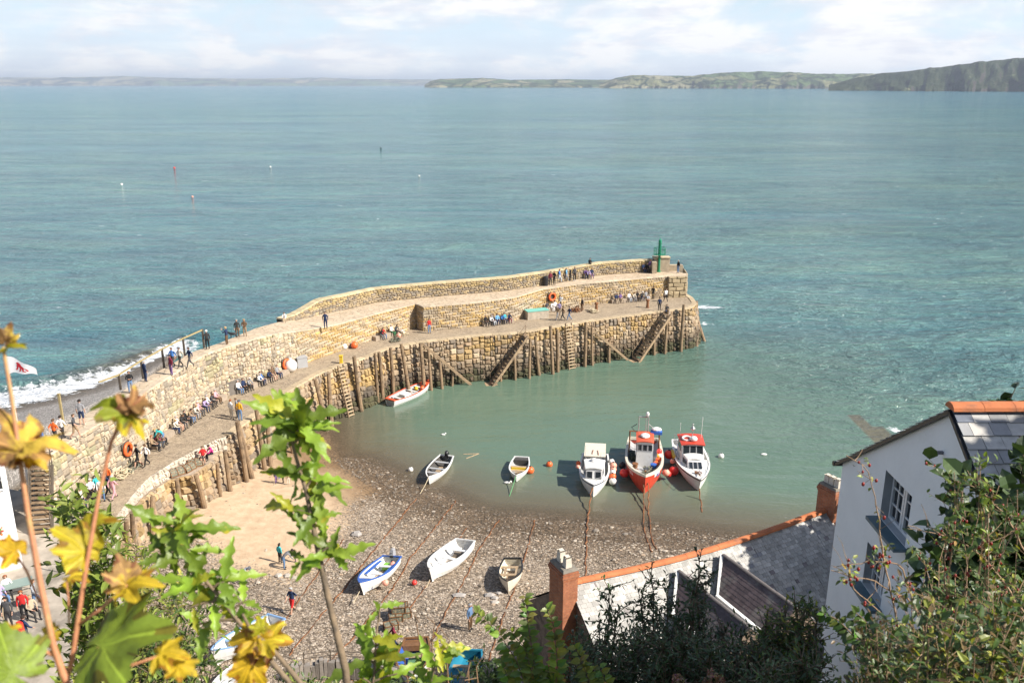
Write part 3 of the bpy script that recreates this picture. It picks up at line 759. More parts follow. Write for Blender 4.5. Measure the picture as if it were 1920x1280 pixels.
coping(PF, .75, .10, 0, PF.L[-1], (.50, .41, .25), out=.05, seg=(.5, 1.0)).build('coping', stone_m, pp)
# end block of the parapet with its return
def block(mb, c, size, rz=0, k=(.40, .32, .22)): mb.box(c, size, Matrix.Rotation(rz, 3, 'Z'), 0, k)
eb = PB[-1]; mb = MB()
block(mb, (eb.x + 1.0, eb.y + .35, 8.55), (2.1, 1.0, 1.9), .05, (.38, .31, .22)); block(mb, (eb.x - .12, eb.y - .6, 8.4), (.6, 1.9, 1.6), 0, (.36, .29, .2))
block(mb, (eb.x + 2.95, eb.y + .45, 8.05), (1.8, .8, .9), .05, (.36, .29, .20)); block(mb, (eb.x + 1.0, eb.y + .32, 9.55), (2.2, 1.15, .12), .05, (.5, .41, .27))
mb.build('end_block', M('block_masonry', (1, 1, 1), .9, .3, 2.2, .7, 6, attr=True, bdist=.06), pier)
# bench-high ledge at the foot of the retaining wall
def plinth(u0, u1, w=.5, h=.45, c=(.36, .29, .22)):
    mb = MB(); a = [RF.bot(u0 + (u1 - u0) * i / 30) for i in range(31)]; nn = [RF.nrm(u0 + (u1 - u0) * i / 30) for i in range(31)]
    f = [V((p.x, p.y, 5 + h)) + q * w for p, q in zip(a, nn)]; b = [V((p.x, p.y, 5 + h)) for p in a]; g = [V((p.x, p.y, 4.9)) + q * (w + .04) for p, q in zip(a, nn)]
    mb.strip(b, f, 0, c); mb.strip(f, g, 0, tuple(q * .9 for q in c)); mb.poly([b[0], f[0], g[0], V((b[0].x, b[0].y, 4.9))], 0, c); mb.poly([b[-1], f[-1], g[-1], V((b[-1].x, b[-1].y, 4.9))], 0, c)
    mb.build('stone_bench', stone_m, pier)
plinth(RF.u_at_px(262), RF.u_at_px(405)); plinth(RF.u_at_px(452), RF.u_at_px(527)); plinth(RF.u_at_px(696), RF.u_at_px(745)); plinth(RF.u_at_px(900), RF.u_at_px(960))
plinth(RF.u_at_px(1018), RF.u_at_px(1045)); plinth(RF.u_at_px(1145), RF.u_at_px(1216))
# stone steps from the walkway down to the quay near the tip
a = at(1222, 557, 5); b = at(1252, 552, 5); mb = MB(); ns = 13
for i in range(ns):
    t0, t1 = i / ns, (i + 1) / ns; p, q = a.lerp(b, t0), a.lerp(b, t1); z = 5 + 2.7 * t1
    mb.box(((p.x + q.x) / 2, (p.y + q.y) / 2 - .45, (4.8 + z) / 2), ((q.x - p.x) - .01, 1.0, z - 4.8), None, 0, (.34, .27, .19))
mb.build('steps', stone_m, pier)
a = at(1253, 558, 5); mb = MB()
bl = Face([V((a.x - .1, a.y, 7.72)), V((L_edge[-1].x - .35, a.y + .35, 7.72))], 4.8, .02); bl.stones(mb, (.4, .6), (.6, 1.2), .09, lambda u, z, r: kk((.42, .33, .2), r.uniform(.75, 1.1)), r)
bl2 = Face([V((a.x - .1, a.y + 1.1, 7.72)), V((a.x - .1, a.y, 7.72))], 4.8, .02); bl2.stones(mb, (.4, .6), (.5, .8), .06, lambda u, z, r: kk((.36, .28, .18), r.uniform(.75, 1.1)), r)
mb.strip(bl.T, [V((p.x, p.y + 1.3, p.z)) for p in bl.T], 0, (.45, .36, .25)); bl.backing(mb, -.03, (.1, .08, .06)); bl2.backing(mb, -.03, (.1, .08, .06))
mb.build('stair_block', stone_m, pier)
# the short shaded return where the wall steps forward
# ------------------------------------------------------------------ timber against the quay
wood = M('weathered_oak', (.27, .185, .11), .85, .3, 4, .5, 18, second=(.12, .085, .055), sscale=1.1, sthr=(.45, .65))
wood_l = M('pale_timber', (.36, .255, .155), .85, .25, 4, .4, 18, second=(.2, .14, .09), sscale=1.3)
ORD = ['first', 'second', 'third', 'fourth', 'fifth', 'sixth', 'seventh', 'eighth', 'ninth', 'tenth', 'eleventh', 'twelfth', 'thirteenth', 'fourteenth', 'fifteenth', 'sixteenth', 'seventeenth', 'eighteenth', 'nineteenth', 'twentieth', 'twenty-first', 'twenty-second', 'twenty-third', 'twenty-fourth', 'twenty-fifth', 'twenty-sixth', 'twenty-seventh', 'twenty-eighth', 'twenty-ninth', 'thirtieth', 'thirty-first', 'thirty-second', 'thirty-third', 'thirty-fourth', 'thirty-fifth', 'thirty-sixth', 'thirty-seventh', 'thirty-eighth', 'thirty-ninth', 'fortieth', 'forty-first']
def z_on_line(p, py):          # height above p at which the picture row is py
    lo, hi = p.z - 3, p.z + 6
    for _ in range(40):
        m_ = (lo + hi) / 2
        if proj((p.x, p.y, m_))[1] > py: lo = m_
        else: hi = m_
    return (lo + hi) / 2
POSTS = [(1305, 557, 1325, 641, .15), (1297, 565, 1307, 652, .15), (1274, 571, 1275, 657, .16), (1245, 580, 1245, 661, .14), (1224, 612, 1226, 665, .14), (1204, 632, 1206, 667, .12), (1139, 637, 1142, 680, .15), (1104, 613, 1111, 685, .13), (1091, 604, 1096, 686, .16),
         (1037, 618, 1045, 694, .16), (1025, 611, 1030, 695, .15), (995, 630, 1012, 702, .14), (987, 635, 992, 710, .13), (962, 665, 966, 711, .12), (937, 695, 939, 715, .12), (846, 692, 848, 720, .10), (821, 672, 824, 722, .13),
         (800, 655, 807, 718, .13), (782, 643, 790, 715, .17), (751, 665, 764, 725, .13), (746, 645, 760, 727, .15), (722, 652, 740, 737, .15), (700, 660, 719, 750, .16), (694, 662, 711, 750, .13), (655, 668, 680, 768, .17), (604, 700, 622, 798, .17), (580, 711, 598, 778, .16),
         (521, 760, 533, 863, .13), (486, 790, 508, 876, .15), (469, 768, 497, 882, .15), (434, 774, 473, 898, .16), (432, 795, 463, 904, .15), (406, 845, 432, 921, .14), (392, 868, 413, 931, .12), (360, 889, 384, 953, .15), (320, 899, 343, 956, .14), (268, 930, 287, 1005, .15), (230, 960, 252, 1027, .13), (219, 975, 242, 1032, .13)]
for k, (tx, ty, bx, by, rad) in enumerate(POSTS):
    rad *= 1.22
    ut = LF.u_at_px(tx); pt = LF.top(ut) + LF.nrm(ut) * (rad + .52)
    if k == 0: pt = V((LF.T[-1].x + .15, LF.T[-1].y - 1.5, 5))
    g0 = max(beach_z(LF.bot(ut).x, LF.bot(ut).y), 0)
    ub = LF.u_at_px(bx, g0); pb = LF.pt(ub, g0, rad + .75)
    if k == 0: pb = at(bx, by, 0)
    else:
        q = at(bx, by, max(beach_z(pb.x, pb.y), 0)); pb = V((q.x, min(q.y, pb.y + .25), pb.z)) if abs(q.y - pb.y) < 1.2 else pb
    zt = z_on_line(pt, ty); zt = max(min(zt, 6.2), g0 + 1.2)
    pt = V((pt.x, pt.y, zt)); bot = pb - V((0, 0, .7 if g0 <= 0 else .25))
    mid = pt.lerp(bot, .5) + V((r.uniform(-.06, .06), r.uniform(-.04, .02), 0))
    mb = MB(); mb.tube([bot, mid, pt], [rad * 1.12, rad * 1.03, rad * .9], 9)
    o = thing('fender_post', f'{ORD[k]} timber fender post along the quay wall from the seaward tip', 'post', (pb.x, pb.y, pb.z), group='timber fender posts against the quay wall')
    mb.build('timber', wood, o, smooth=False)
# ladders
rung_m = M('rung_timber', (.50, .38, .24), .85, .2, 5, .3, 18)
def ladder(tx, ty, bx, by, label, w=.78, step=.36, m=None):
    ut = LF.u_at_px(tx); ub = LF.u_at_px(bx, 0); t = LF.top(ut) + LF.nrm(ut) * .42; b = LF.pt(ub, 0, .5)
    t.z = min(z_on_line(t, ty), 5.8); side = V((LF.nrm(ut).y, -LF.nrm(ut).x, 0)) * -1; side = side if side.x > 0 else -side
    o = thing('ladder', label, 'ladder', b); b = b - V((0, 0, .6))
    for s in (0, 1):
        mb = MB(); mb.tube([b + side * (w * s), t + side * (w * s)], [.1, .085] if s == 0 else [.075, .07], 8); mb.build('rail', m or wood, o)
    L = (t - b).length; n = int(L / step); 
    for i in range(2, n):
        p = b.lerp(t, i / n); mb = MB(); mb.box(p + side * (w / 2) + LF.nrm(ut) * .03, (w + .14, .11, .09), Matrix.Rotation(math.atan2(side.y, side.x), 3, 'Z')); mb.build('rung', rung_m, o)
ladder(1057, 606, 1062, 690, 'timber ladder with pale rungs standing above an orange buoy')
ladder(630, 686, 648, 782, 'timber ladder on the quay wall left of the red and white rowing boat', .62)
# timber stairs down the quay face
def stair(tx, ty, bx, by, label, n=15, width=1.25):
    ut = LF.u_at_px(tx); ub = LF.u_at_px(bx, .2)
    top = LF.top(ut); top.z = 5.0; bot = LF.pt(ub, .1)
    N = LF.nrm((ut + ub) / 2); o = thing('quay_stairs', label, 'stairs', bot)
    a0, b0 = top + N * .4, bot + N * .6
    for s, nm in ((width + .1, 'stringer'), (.02, 'stringer')):
        mb = MB(); mb.bar(a0 + N * s + V((0, 0, .05)), b0 + N * s + V((0, 0, -.25)), .16, .28); mb.build(nm, wood_l if s > .5 else wood, o)
    for i in range(n):
        p = a0.lerp(b0, (i + .5) / n); mb = MB(); d = (b0 - a0); ang = math.atan2(N.y, N.x)
        mb.box(p + N * (width / 2 + .05), (width, .34, .07), Matrix.Rotation(ang, 3, 'Z')); mb.build('tread', wood, o)
    mb = MB(); c = b0 + N * (width / 2) - V((0, 0, .15)); mb.box(c, (1.1, 1.3, .12), Matrix.Rotation(math.atan2(N.y, N.x), 3, 'Z')); mb.build('landing', wood_l, o)
    mb = MB()
    for t in (.0, .33, .66, 1.0):
        p = a0.lerp(b0, t) + N * .08; mb.tube([p, p + V((0, 0, .95))], .03, 5)
    mb.tube([a0 + N * .08 + V((0, 0, .95)), b0 + N * .08 + V((0, 0, .95))], .03, 5); mb.build('handrail', wood, o)
stair(1241, 588, 1178, 662, 'timber stairs down the quay wall nearest the seaward tip')
stair(986, 624, 917, 716, 'timber stairs down the quay wall right of the red rowing boat')
def brace(tx, ty, bx, by, label):
    ut = LF.u_at_px(tx); ub = LF.u_at_px(bx, .2); top = LF.top(ut) + LF.nrm(ut) * .5; bot = LF.pt(ub, .1, .75)
    o = thing('sloping_beam', label, 'beam', bot, group='sloping timbers beside the quay stairs'); top.z = 5.0
    mb = MB(); mb.bar(top, bot - V((0, 0, .15)), .2, .26); mb.build('beam', wood_l, o)
    mb = MB(); mb.tube([top - LF.nrm(ut) * .3 + V((.6, 0, .0)), bot + V((.3, .3, .9))], .035, 5); mb.build('handrail', wood, o)
brace(1093, 604, 1171, 660, 'sloping timber beam facing the stairs nearest the seaward tip')
brace(787, 644, 877, 716, 'sloping timber beam on the wall just right of the red rowing boat')
# railing on the walkway
rail_m = M('railing_wood', (.34, .27, .13), .8, .2, 5, .3, 20); dark_m = M('dark_post', (.10, .08, .06), .85, .3, 4, .4, 20)
o = thing('walkway_railing', 'yellowish wooden handrail on dark posts at the walkway edge', 'railing', at(307, 690, 9.2)); pts = []
for px, py in ((226, 726), (268, 705), (308, 690), (347, 669), (383, 652)):
    p = at(px, py, 9.2); zt = z_on_line(p, {226: 701, 268: 675, 308: 653, 347: 633, 383: 617}[px]); mb = MB(); mb.box((p.x, p.y, (9.0 + zt) / 2), (.14, .14, zt - 9.0)); mb.build('post', dark_m, o); pts.append(V((p.x, p.y, zt - .05)))
q = at(190, 742, 9.2); pts.insert(0, V((q.x, q.y, 10.3)))
mb = MB()
for a, b in zip(pts, pts[1:]): mb.bar(a + V((0, -.1, 0)), b + V((0, -.1, 0)), .09, .11)
mb.build('handrail', rail_m, o)
for px, py, h, lab in ((120, 800, 2.3, 'tall pale post beside the walkway above the pebble bank'), (75, 865, 1.6, 'white post at the walkway beside the inn')):
    p = at(px, py, 9.2); mb = MB(); mb.box((0, 0, h / 2), (.13, .13, h)); mb.box((0, 0, h + .03), (.17, .17, .06)); o = thing('walkway_post', lab, 'post', p); mb.build('timber', rail_m, o, local=True)
# green harbour light
gr = M('green_paint', (.008, .19, .095), .4, .12, 3, .1, 30, spec=.5); p = at(1235, 510, 7.7)
o = thing('harbour_light', 'green iron harbour light on a column with a railed platform', 'harbour light', p)
mb = MB(); mb.lathe((0, 0, 0), [(.28, 0), (.28, .12), (.17, .16), (.15, 2.1), (.2, 2.2)], 12); mb.build('column', gr, o, local=True)
mb = MB(); mb.lathe((0, 0, 2.2), [(.2, 0), (.75, .08), (.78, .14), (.1, .15)], 16); mb.build('platform', gr, o, local=True)
mb = MB()
for i in range(8):
    a = i * PI / 4; mb.tube([(.74 * math.cos(a), .74 * math.sin(a), 2.32), (.74 * math.cos(a), .74 * math.sin(a), 3.2)], .032, 4)
for z in (2.8, 3.2): mb.torus((0, 0, z), .74, .032, None, 20, 4)
mb.build('railing', gr, o, local=True)
mb = MB(); mb.lathe((0, 0, 2.35), [(.2, 0), (.19, 1.35), (.24, 1.4), (.24, 1.5)], 12); mb.build('mast', gr, o, local=True)
mb = MB(); mb.lathe((0, 0, 3.85), [(.17, 0), (.2, .1), (.2, .3), (.12, .42), (.03, .48), (.02, .7)], 12); mb.build('lantern', M('lantern_green', (.02, .25, .13), .2, .1, 3, 0, 10, spec=.6), o, local=True)
mb = MB(); mb.box((0, 0, 4.72), (.5, .03, .03)); mb.box((0, 0, 4.66), (.03, .5, .03)); mb.build('wind_vane', gr, o, local=True)
# notice plate
a = at(1260, 538, 5); mb = MB(); mb.box((a.x + .4, a.y - .25 + .62, 6.4), (.75, .06, 1.05)); mb.box((a.x + .4, a.y - .29 + .62, 6.4), (.85, .03, 1.15)); o = mb.build('notice_board', M('grey_plate', (.33, .33, .31), .5, .1)); tag(o, 'grey notice plate on the wall below the harbour light', 'notice board')
# ------------------------------------------------------------------ boats: bow along +x, waterline at z = 0
def paint(name, c, rough=.35, second=None): return M('paint_' + name, c, rough, .07, 2.5, .06, 14, spec=.5, second=second, sscale=2.2, sthr=(.6, .7))
white = paint('white', (.74, .73, .70), .4, (.60, .57, .50)); cream = paint('cream', (.66, .60, .48), .45, (.52, .46, .35)); red = paint('red', (.55, .055, .025), .4); orange = paint('orange_red', (.62, .10, .04), .45)
blue = paint('blue', (.035, .12, .42), .4); navy = paint('navy', (.02, .035, .09), .4); teal = paint('teal', (.02, .20, .30), .45); grey = paint('grey', (.30, .30, .31), .6); black = paint('black', (.018, .018, .02), .45)
dark_in = paint('dark_inside', (.06, .055, .05), .7); greyin = paint('grey_inside', (.36, .36, .36), .6); brownw = M('varnished_wood', (.20, .10, .045), .5, .3, 5, .2, 20); plank = M('bare_planks', (.40, .29, .18), .7, .25, 6, .3, 20)
glass = M('dark_glass', (.02, .025, .03), .08, .1, 2, 0, spec=.8); steel = M('grey_steel', (.42, .42, .41), .45, .2, 5, .2, 20, metal=.6); rustm = M('rusty_steel', (.22, .095, .04), .8, .35, 5, .4, 25, second=(.10, .05, .03))
ropem = M('pale_rope', (.50, .42, .28), .9, .2, 20, .4, 60); chain_m = M('rusty_chain', (.20, .085, .035), .9, .4, 3, .5, 30, second=(.11, .06, .035)); green_rope = M('green_rope', (.12, .32, .14), .9, .2, 20, .3, 60)
orange_b = paint('buoy_orange', (.80, .14, .035), .4); redb = paint('buoy_red', (.75, .05, .04), .4); whiteb = paint('buoy_white', (.74, .72, .68), .45); pinkb = paint('buoy_pink', (.80, .36, .26), .5); yellow = paint('yellow', (.70, .46, .03), .5)
netm = M('fishing_net', (.16, .17, .13), .95, .5, 12, .9, 40, second=(.30, .24, .15), sscale=6)

class Hull:
    def __init__(s, L, B, D, draft=.2, tw=.75, sheer=.25, full=.55, rake=.35, n=18):
        s.L, s.B, s.D, s.n = L, B, D, n; s.st = []
        for i in range(n + 1):
            t = i / n                                  # stern 0 .. bow 1
            if t < .45: k = tw + (1 - tw) * math.sin(t / .45 * PI / 2)
            else: q = (t - .45) / .55; k = max(1 - q ** (1.2 + 2 * full), 0) ** .9 if q < 1 else 0
            hb = max(B / 2 * k, .015); z = D + sheer * max(0, (t - .3) / .7) ** 2 + .06 * (1 - t) ** 2
            x = -L / 2 + L * t; s.st.append((x, hb, z, rake * max(0, (t - .6) / .4) ** 1.5, draft))
    def sec(s, i, inset=0.0, zt=0.0, floor=None):
        x, hb, z, rk, dr = s.st[i]; hb = max(hb - inset, .004); pts = []; t = i / s.n
        zb = -dr if floor is None else floor
        vee = .55 + .45 * min(1, (1 - t) * 2.2)
        for a in (0, .35, .62, .82, .93, 1.0):
            w = hb * math.sin(a * PI / 2) ** (.62 + .5 * (1 - vee)); zz = zb + (z - zb + zt) * (1 - math.cos(a * PI / 2)) ** .9 if a < 1 else z + zt
            pts.append((x + rk * ((zz - zb) / max(z - zb, .01) - .3), w, zz))
        return [V((p[0], -p[1], p[2])) for p in reversed(pts)] + [V(p) for p in pts[1:]]
    def skin(s, mb, inset=0.0, zt=0.0, floor=None, inner=False, i0=0, i1=None, mi=0, band=None):
        i1 = s.n if i1 is None else i1; S = [s.sec(i, inset, zt, floor) for i in range(i0, i1 + 1)]; m = len(S[0])
        for a, b in zip(S, S[1:]):
            for k in range(m - 1):
                f = [(0, 1, 2, 3)] if not inner else [(3, 2, 1, 0)]
                mi2 = mi
                if band is not None and (k in (0, m - 2)): mi2 = band
                mb.add([a[k], a[k + 1], b[k + 1], b[k]], f, mi2)
        mb.add(S[0], [tuple(range(m)) if not inner else tuple(reversed(range(m)))], mi)
        return S
    def rim(s, mb, w, h, zt=0.0, mi=0, out=.03):
        for sd in (-1, 1):
            for i in range(s.n):
                a, b = s.sec(i, -out)[0 if sd < 0 else -1], s.sec(i + 1, -out)[0 if sd < 0 else -1]
                c, d = s.sec(i, w)[0 if sd < 0 else -1], s.sec(i + 1, w)[0 if sd < 0 else -1]
                u = V((0, 0, zt + h)); l = V((0, 0, zt - .02)); vs = [a + l, b + l, d + l, c + l, a + u, b + u, d + u, c + u]
                mb.add(vs, [(4, 5, 6, 7), (0, 1, 5, 4), (2, 3, 7, 6), (7, 4, 0, 3), (5, 6, 2, 1)], mi)
        p, q = s.sec(0)[0], s.sec(0)[-1]; mb.box((p.x - .02, 0, p.z + zt + h / 2), (.09, abs(q.y - p.y) + .06, h + .06), None, mi)
    def hw(s, x): t = (x + s.L / 2) / s.L * s.n; i = min(max(int(t), 0), s.n - 1); return s.st[i][1] + (s.st[i + 1][1] - s.st[i][1]) * (t - i)
    def zt(s, x): t = (x + s.L / 2) / s.L * s.n; i = min(max(int(t), 0), s.n - 1); return s.st[i][2] + (s.st[i + 1][2] - s.st[i][2]) * (t - i)
def place_boat(root, bow, stern, L, z, roll=0.0, pitch=0.0):
    """set the boat so that its bow and heading agree with two points on the plan"""
    d = V((bow.x - stern.x, bow.y - stern.y, 0)).normalized(); c = V((bow.x, bow.y, z)) - d * (L / 2)
    root.location = (c.x, c.y, z); root.rotation_euler = (roll, pitch, math.atan2(d.y, d.x))
def local_rope(root, a, b, r, mat, name, label, sag=.1, n=10, cat='rope'):
    a, b = V(a), V(b); pts = [a.lerp(b, i / n) - V((0, 0, sag * 4 * (i / n) * (1 - i / n))) for i in range(n + 1)]
    mb = MB(); mb.tube(pts, r, 5); o = mb.build(name, mat); return tag(o, label, cat)
def rowboat(label, L, B, D, hullm, rimm, inm, seats, seatm, draft=.18, tw=.75, floor=-.02, band=None, extra=None, sheer=.25, bowdeck=None):
    o = thing('rowing_boat', label, 'boat'); h = Hull(L, B, D, draft, tw, sheer)
    mb = MB(); h.skin(mb, band=(1 if band else None)); mb.build('hull', [hullm, band] if band else hullm, o, smooth=False, local=True)
    mb = MB(); h.skin(mb, .05, -.015, floor, True); mb.build('lining', inm, o, local=True)
    mb = MB(); h.rim(mb, .07, .035); mb.build('gunwale', rimm, o, local=True)
    for x in seats:
        mb = MB(); w = h.hw(x) * 2 - .08; mb.box((x, 0, h.zt(x) - .14), (.24, w * .97, .045)); mb.build('thwart', seatm, o, local=True)
    mb = MB()
    for y in (-.24, -.12, 0, .12, .24): mb.box((-.1, y * B / 1.5, floor + .045), (L * .55, .09, .025))
    mb.build('bottom_boards', plank, o, local=True)
    if bowdeck:
        mb = MB(); i0 = int(h.n * bowdeck[0])
        for i in range(i0, h.n):
            a, b = h.sec(i, .05), h.sec(i + 1, .05); mb.add([a[0], a[-1], b[-1], b[0]], [(0, 1, 2, 3)])
        a = h.sec(i0, .06); mb.add([a[0], a[-1], V((a[-1].x, a[-1].y * .8, floor)), V((a[0].x, a[0].y * .8, floor))], [(0, 1, 2, 3)])
        mb.build('foredeck', bowdeck[1], o, local=True)
    return o, h
def outboard(o, h, cowl, tilt=0.0):
    x = -h.L / 2 - .12; z = h.zt(-h.L / 2); e = bpy.data.objects.new('outboard_motor', None)
    mb = MB(); R = Matrix.Rotation(tilt, 3, 'Y')
    mb.box(R @ V((0, 0, .22)), (.42, .30, .34), R, 0, None, .75); mb.ball(R @ V((-.02, 0, .4)), .19, 8, 5, 0, None, (1.05, .8, .55), R); q = mb.build('outboard_motor', cowl, o, local=True); q.location = (x, 0, z)
    mb = MB(); mb.box(R @ V((-.02, 0, -.25)), (.16, .11, .7), R); mb.box(R @ V((.1, 0, 0)), (.2, .22, .18), R); mb.tube([R @ V((.1, 0, .18)), R @ V((.6, .1, .25))], .025, 5); mb.build('shaft', black, q, local=True)
def buoy(loc, r, m, label, group=None, tail=True, name='mooring_buoy', cat='buoy', sub=.25):
    o = thing(name, label, cat, loc, group=group); mb = MB(); mb.ball((0, 0, r * (1 - 2 * sub)), r, 14, 9); mb.build('float', m, o, smooth=True, local=True)
    mb = MB(); mb.lathe((0, 0, r * (2 - 2 * sub) - .02), [(r * .25, 0), (r * .22, r * .2), (r * .08, r * .28)], 8); mb.build('eye', m if not tail else black, o, local=True)
    return o

# 1  red trimmed boat on the quay wall
o, h = rowboat('white rowing boat with orange-red rim moored against the quay wall', 6.1, 2.0, .62, white, orange, greyin, (-1.9, .5, 1.6), white, tw=.62, bowdeck=(.86, orange), sheer=.35)
place_boat(o, at(804, 729, 0), at(734, 760, 0), 6.1, 0)
mb = MB(); mb.box((-.75, 0, .36), (1.0, .8, .62), None, 0, None, .95); e = mb.build('engine_box', white, o, local=True)
mb = MB(); mb.box((-1.55, 0, .25), (.5, 1.1, .35)); mb.build('gear_heap', netm, o, local=True)
mb = MB(); mb.box((-2.85, 0, .64), (.45, 1.15, .06)); mb.build('stern_deck', orange, o, local=True)
for x, y, rr_, m, c in ((1.35, .3, .22, yellow, 'yellow'), (1.7, -.25, .27, orange_b, 'orange')):
    w = o.matrix_world; bpy.context.view_layer.update(); p = o.matrix_world @ V((x, y, .42)); buoy(p, rr_, m, f'{c} round float lying in the orange-rimmed rowing boat', tail=False, name='float', cat='float', sub=.3)
# 2  white open boat with black outboard
o, h = rowboat('white open boat with a black outboard floating off the shingle', 4.4, 1.65, .52, white, white, dark_in, (-1.2, .1, 1.0), greyin, draft=.15)
place_boat(o, at(805, 908, 0), at(838, 866, 0), 4.4, .02); outboard(o, h, black, .5)
local_rope(o, at(803, 896, .75), at(786, 927, .05), .03, ropem, 'mooring_line', 'pale rope from the white outboard boat to the shingle')
# 3  small boat, dark stern
o, h = rowboat('small white boat with a dark stern and green bow line', 3.7, 1.65, .48, white, white, greyin, (-.3, .55), plank, draft=.12, band=teal)
place_boat(o, at(968, 904, 0), at(980, 862, 0), 3.7, .02)
mb = MB(); mb.box((-1.5, 0, .3), (.5, 1.15, .5)); mb.build('stern_locker', dark_in, o, local=True)
mb = MB(); mb.box((-.1, 0, .33), (.12, 1.3, .1)); mb.box((.3, 0, .36), (.1, 1.25, .1)); mb.build('oars', yellow, o, local=True)
local_rope(o, at(967, 893, .7), at(955, 930, .0), .03, green_rope, 'mooring_line', 'green rope from the small dark-sterned boat', .05)
buoy(at(994, 886, 0), .34, orange_b, 'orange fender float touching the small dark-sterned boat', sub=.15)
# 7 8 9  boats dried out on the shingle
def beached(o, L, bow_px, stern_px, zb, roll, off=.26):
    b = at(*bow_px, zb); s_ = at(*stern_px, zb + .3); z0 = beach_z(b.x, b.y)
    place_boat(o, b, s_, L, 0, roll); c = o.location; d = V((b.x - s_.x, b.y - s_.y, 0)).normalized()
    zb_, zs_ = beach_z(b.x, b.y), beach_z(b.x - d.x * L, b.y - d.y * L); o.location.z = (zb_ + zs_) / 2 + off; o.rotation_euler[1] = -math.atan2(zb_ - zs_, L); bpy.context.view_layer.update()
o, h = rowboat('white boat with a blue rim and covered outboard on the shingle', 4.0, 1.75, .50, white, blue, white, (-.9, .25, .95), white, draft=.22, bowdeck=(.84, blue))
beached(o, 4.0, (680, 1116), (717, 1066), 1.6, .12); outboard(o, h, grey, -.25)
for y in (-.62, .62):
    mb = MB(); mb.box((-.6, y, .42), (2.0, .22, .05)); mb.build('side_bench', blue, o, local=True)
mb = MB(); mb.box((-1.3, 0, .2), (.5, .5, .3)); mb.build('fuel_box', paint('lime', (.25, .55, .06)), o, local=True)
local_rope(o, at(674, 1108, 2.0), at(662, 1130, 1.9), .025, ropem, 'mooring_line', 'short rope from the blue-rimmed boat to the shingle', .02)
o, h = rowboat('large white rowing boat lying on the shingle in the middle of the beach', 4.8, 1.95, .60, white, white, white, (-1.1, .3, 1.2), white, draft=.25, floor=.0)
beached(o, 4.8, (809, 1092), (860, 1030), 1.2, .1)
mb = MB(); mb.box((.3, .2, .12), (1.6, .5, .14)); mb.box((-1.4, 0, .15), (.8, .6, .2), Matrix.Rotation(.3, 3, 'Z')); mb.build('stowed_gear', M('old_canvas', (.22, .18, .14), .9, .4, 4, .5, 20), o, local=True)
local_rope(o, at(806, 1086, 1.8), at(799, 1101, 1.5), .025, ropem, 'mooring_line', 'short rope at the bow of the large white rowing boat', .02)
o, h = rowboat('small cream dinghy on the shingle near the brick chimney', 3.3, 1.5, .50, cream, black, cream, (-.75, .35), plank, draft=.25)
beached(o, 3.3, (953, 1110), (959, 1065), 1.4, .06)
mb = MB(); mb.box((-.2, .35, .35), (1.3, .14, .06)); mb.box((-.2, -.35, .35), (1.3, .14, .06)); mb.build('side_bench', plank, o, local=True)
o, h = rowboat('white boat with pale blue seats half hidden by yellow leaves', 4.2, 1.75, .5, white, paint('pale_blue', (.22, .38, .62)), white, (-1.0, -.1, .8), paint('pale_blue', (.22, .38, .62)), draft=.24)
beached(o, 4.2, (406, 1254), (474, 1196), 2.4, .1)
o, h = rowboat('blue boat with a brown stern locker behind the stone wall', 3.7, 1.7, .5, white, brownw, blue, (-.4, .6), plank, draft=.24)
beached(o, 3.7, (768, 1285), (776, 1222), 2.8, .05)
mb = MB(); mb.box((-1.5, 0, .36), (.6, 1.35, .3)); mb.build('stern_locker', brownw, o, local=True)
mb = MB(); mb.box((.0, .1, .12), (1.2, .8, .2)); mb.build('green_net', M('green_net', (.10, .22, .12), .95, .4, 9, .8, 40), o, local=True)
o, h = rowboat('turquoise boat in the shade below the hedge', 3.4, 1.6, .5, teal, teal, teal, (-.5, .5), plank, draft=.24)
beached(o, 3.4, (862, 1300), (870, 1258), 3.0, .05)
o, h = rowboat('white boat at the very bottom edge beneath the leaves', 3.6, 1.6, .5, white, white, greyin, (-.5, .5), white, draft=.24)
beached(o, 3.6, (400, 1330), (436, 1280), 3.0, .05)

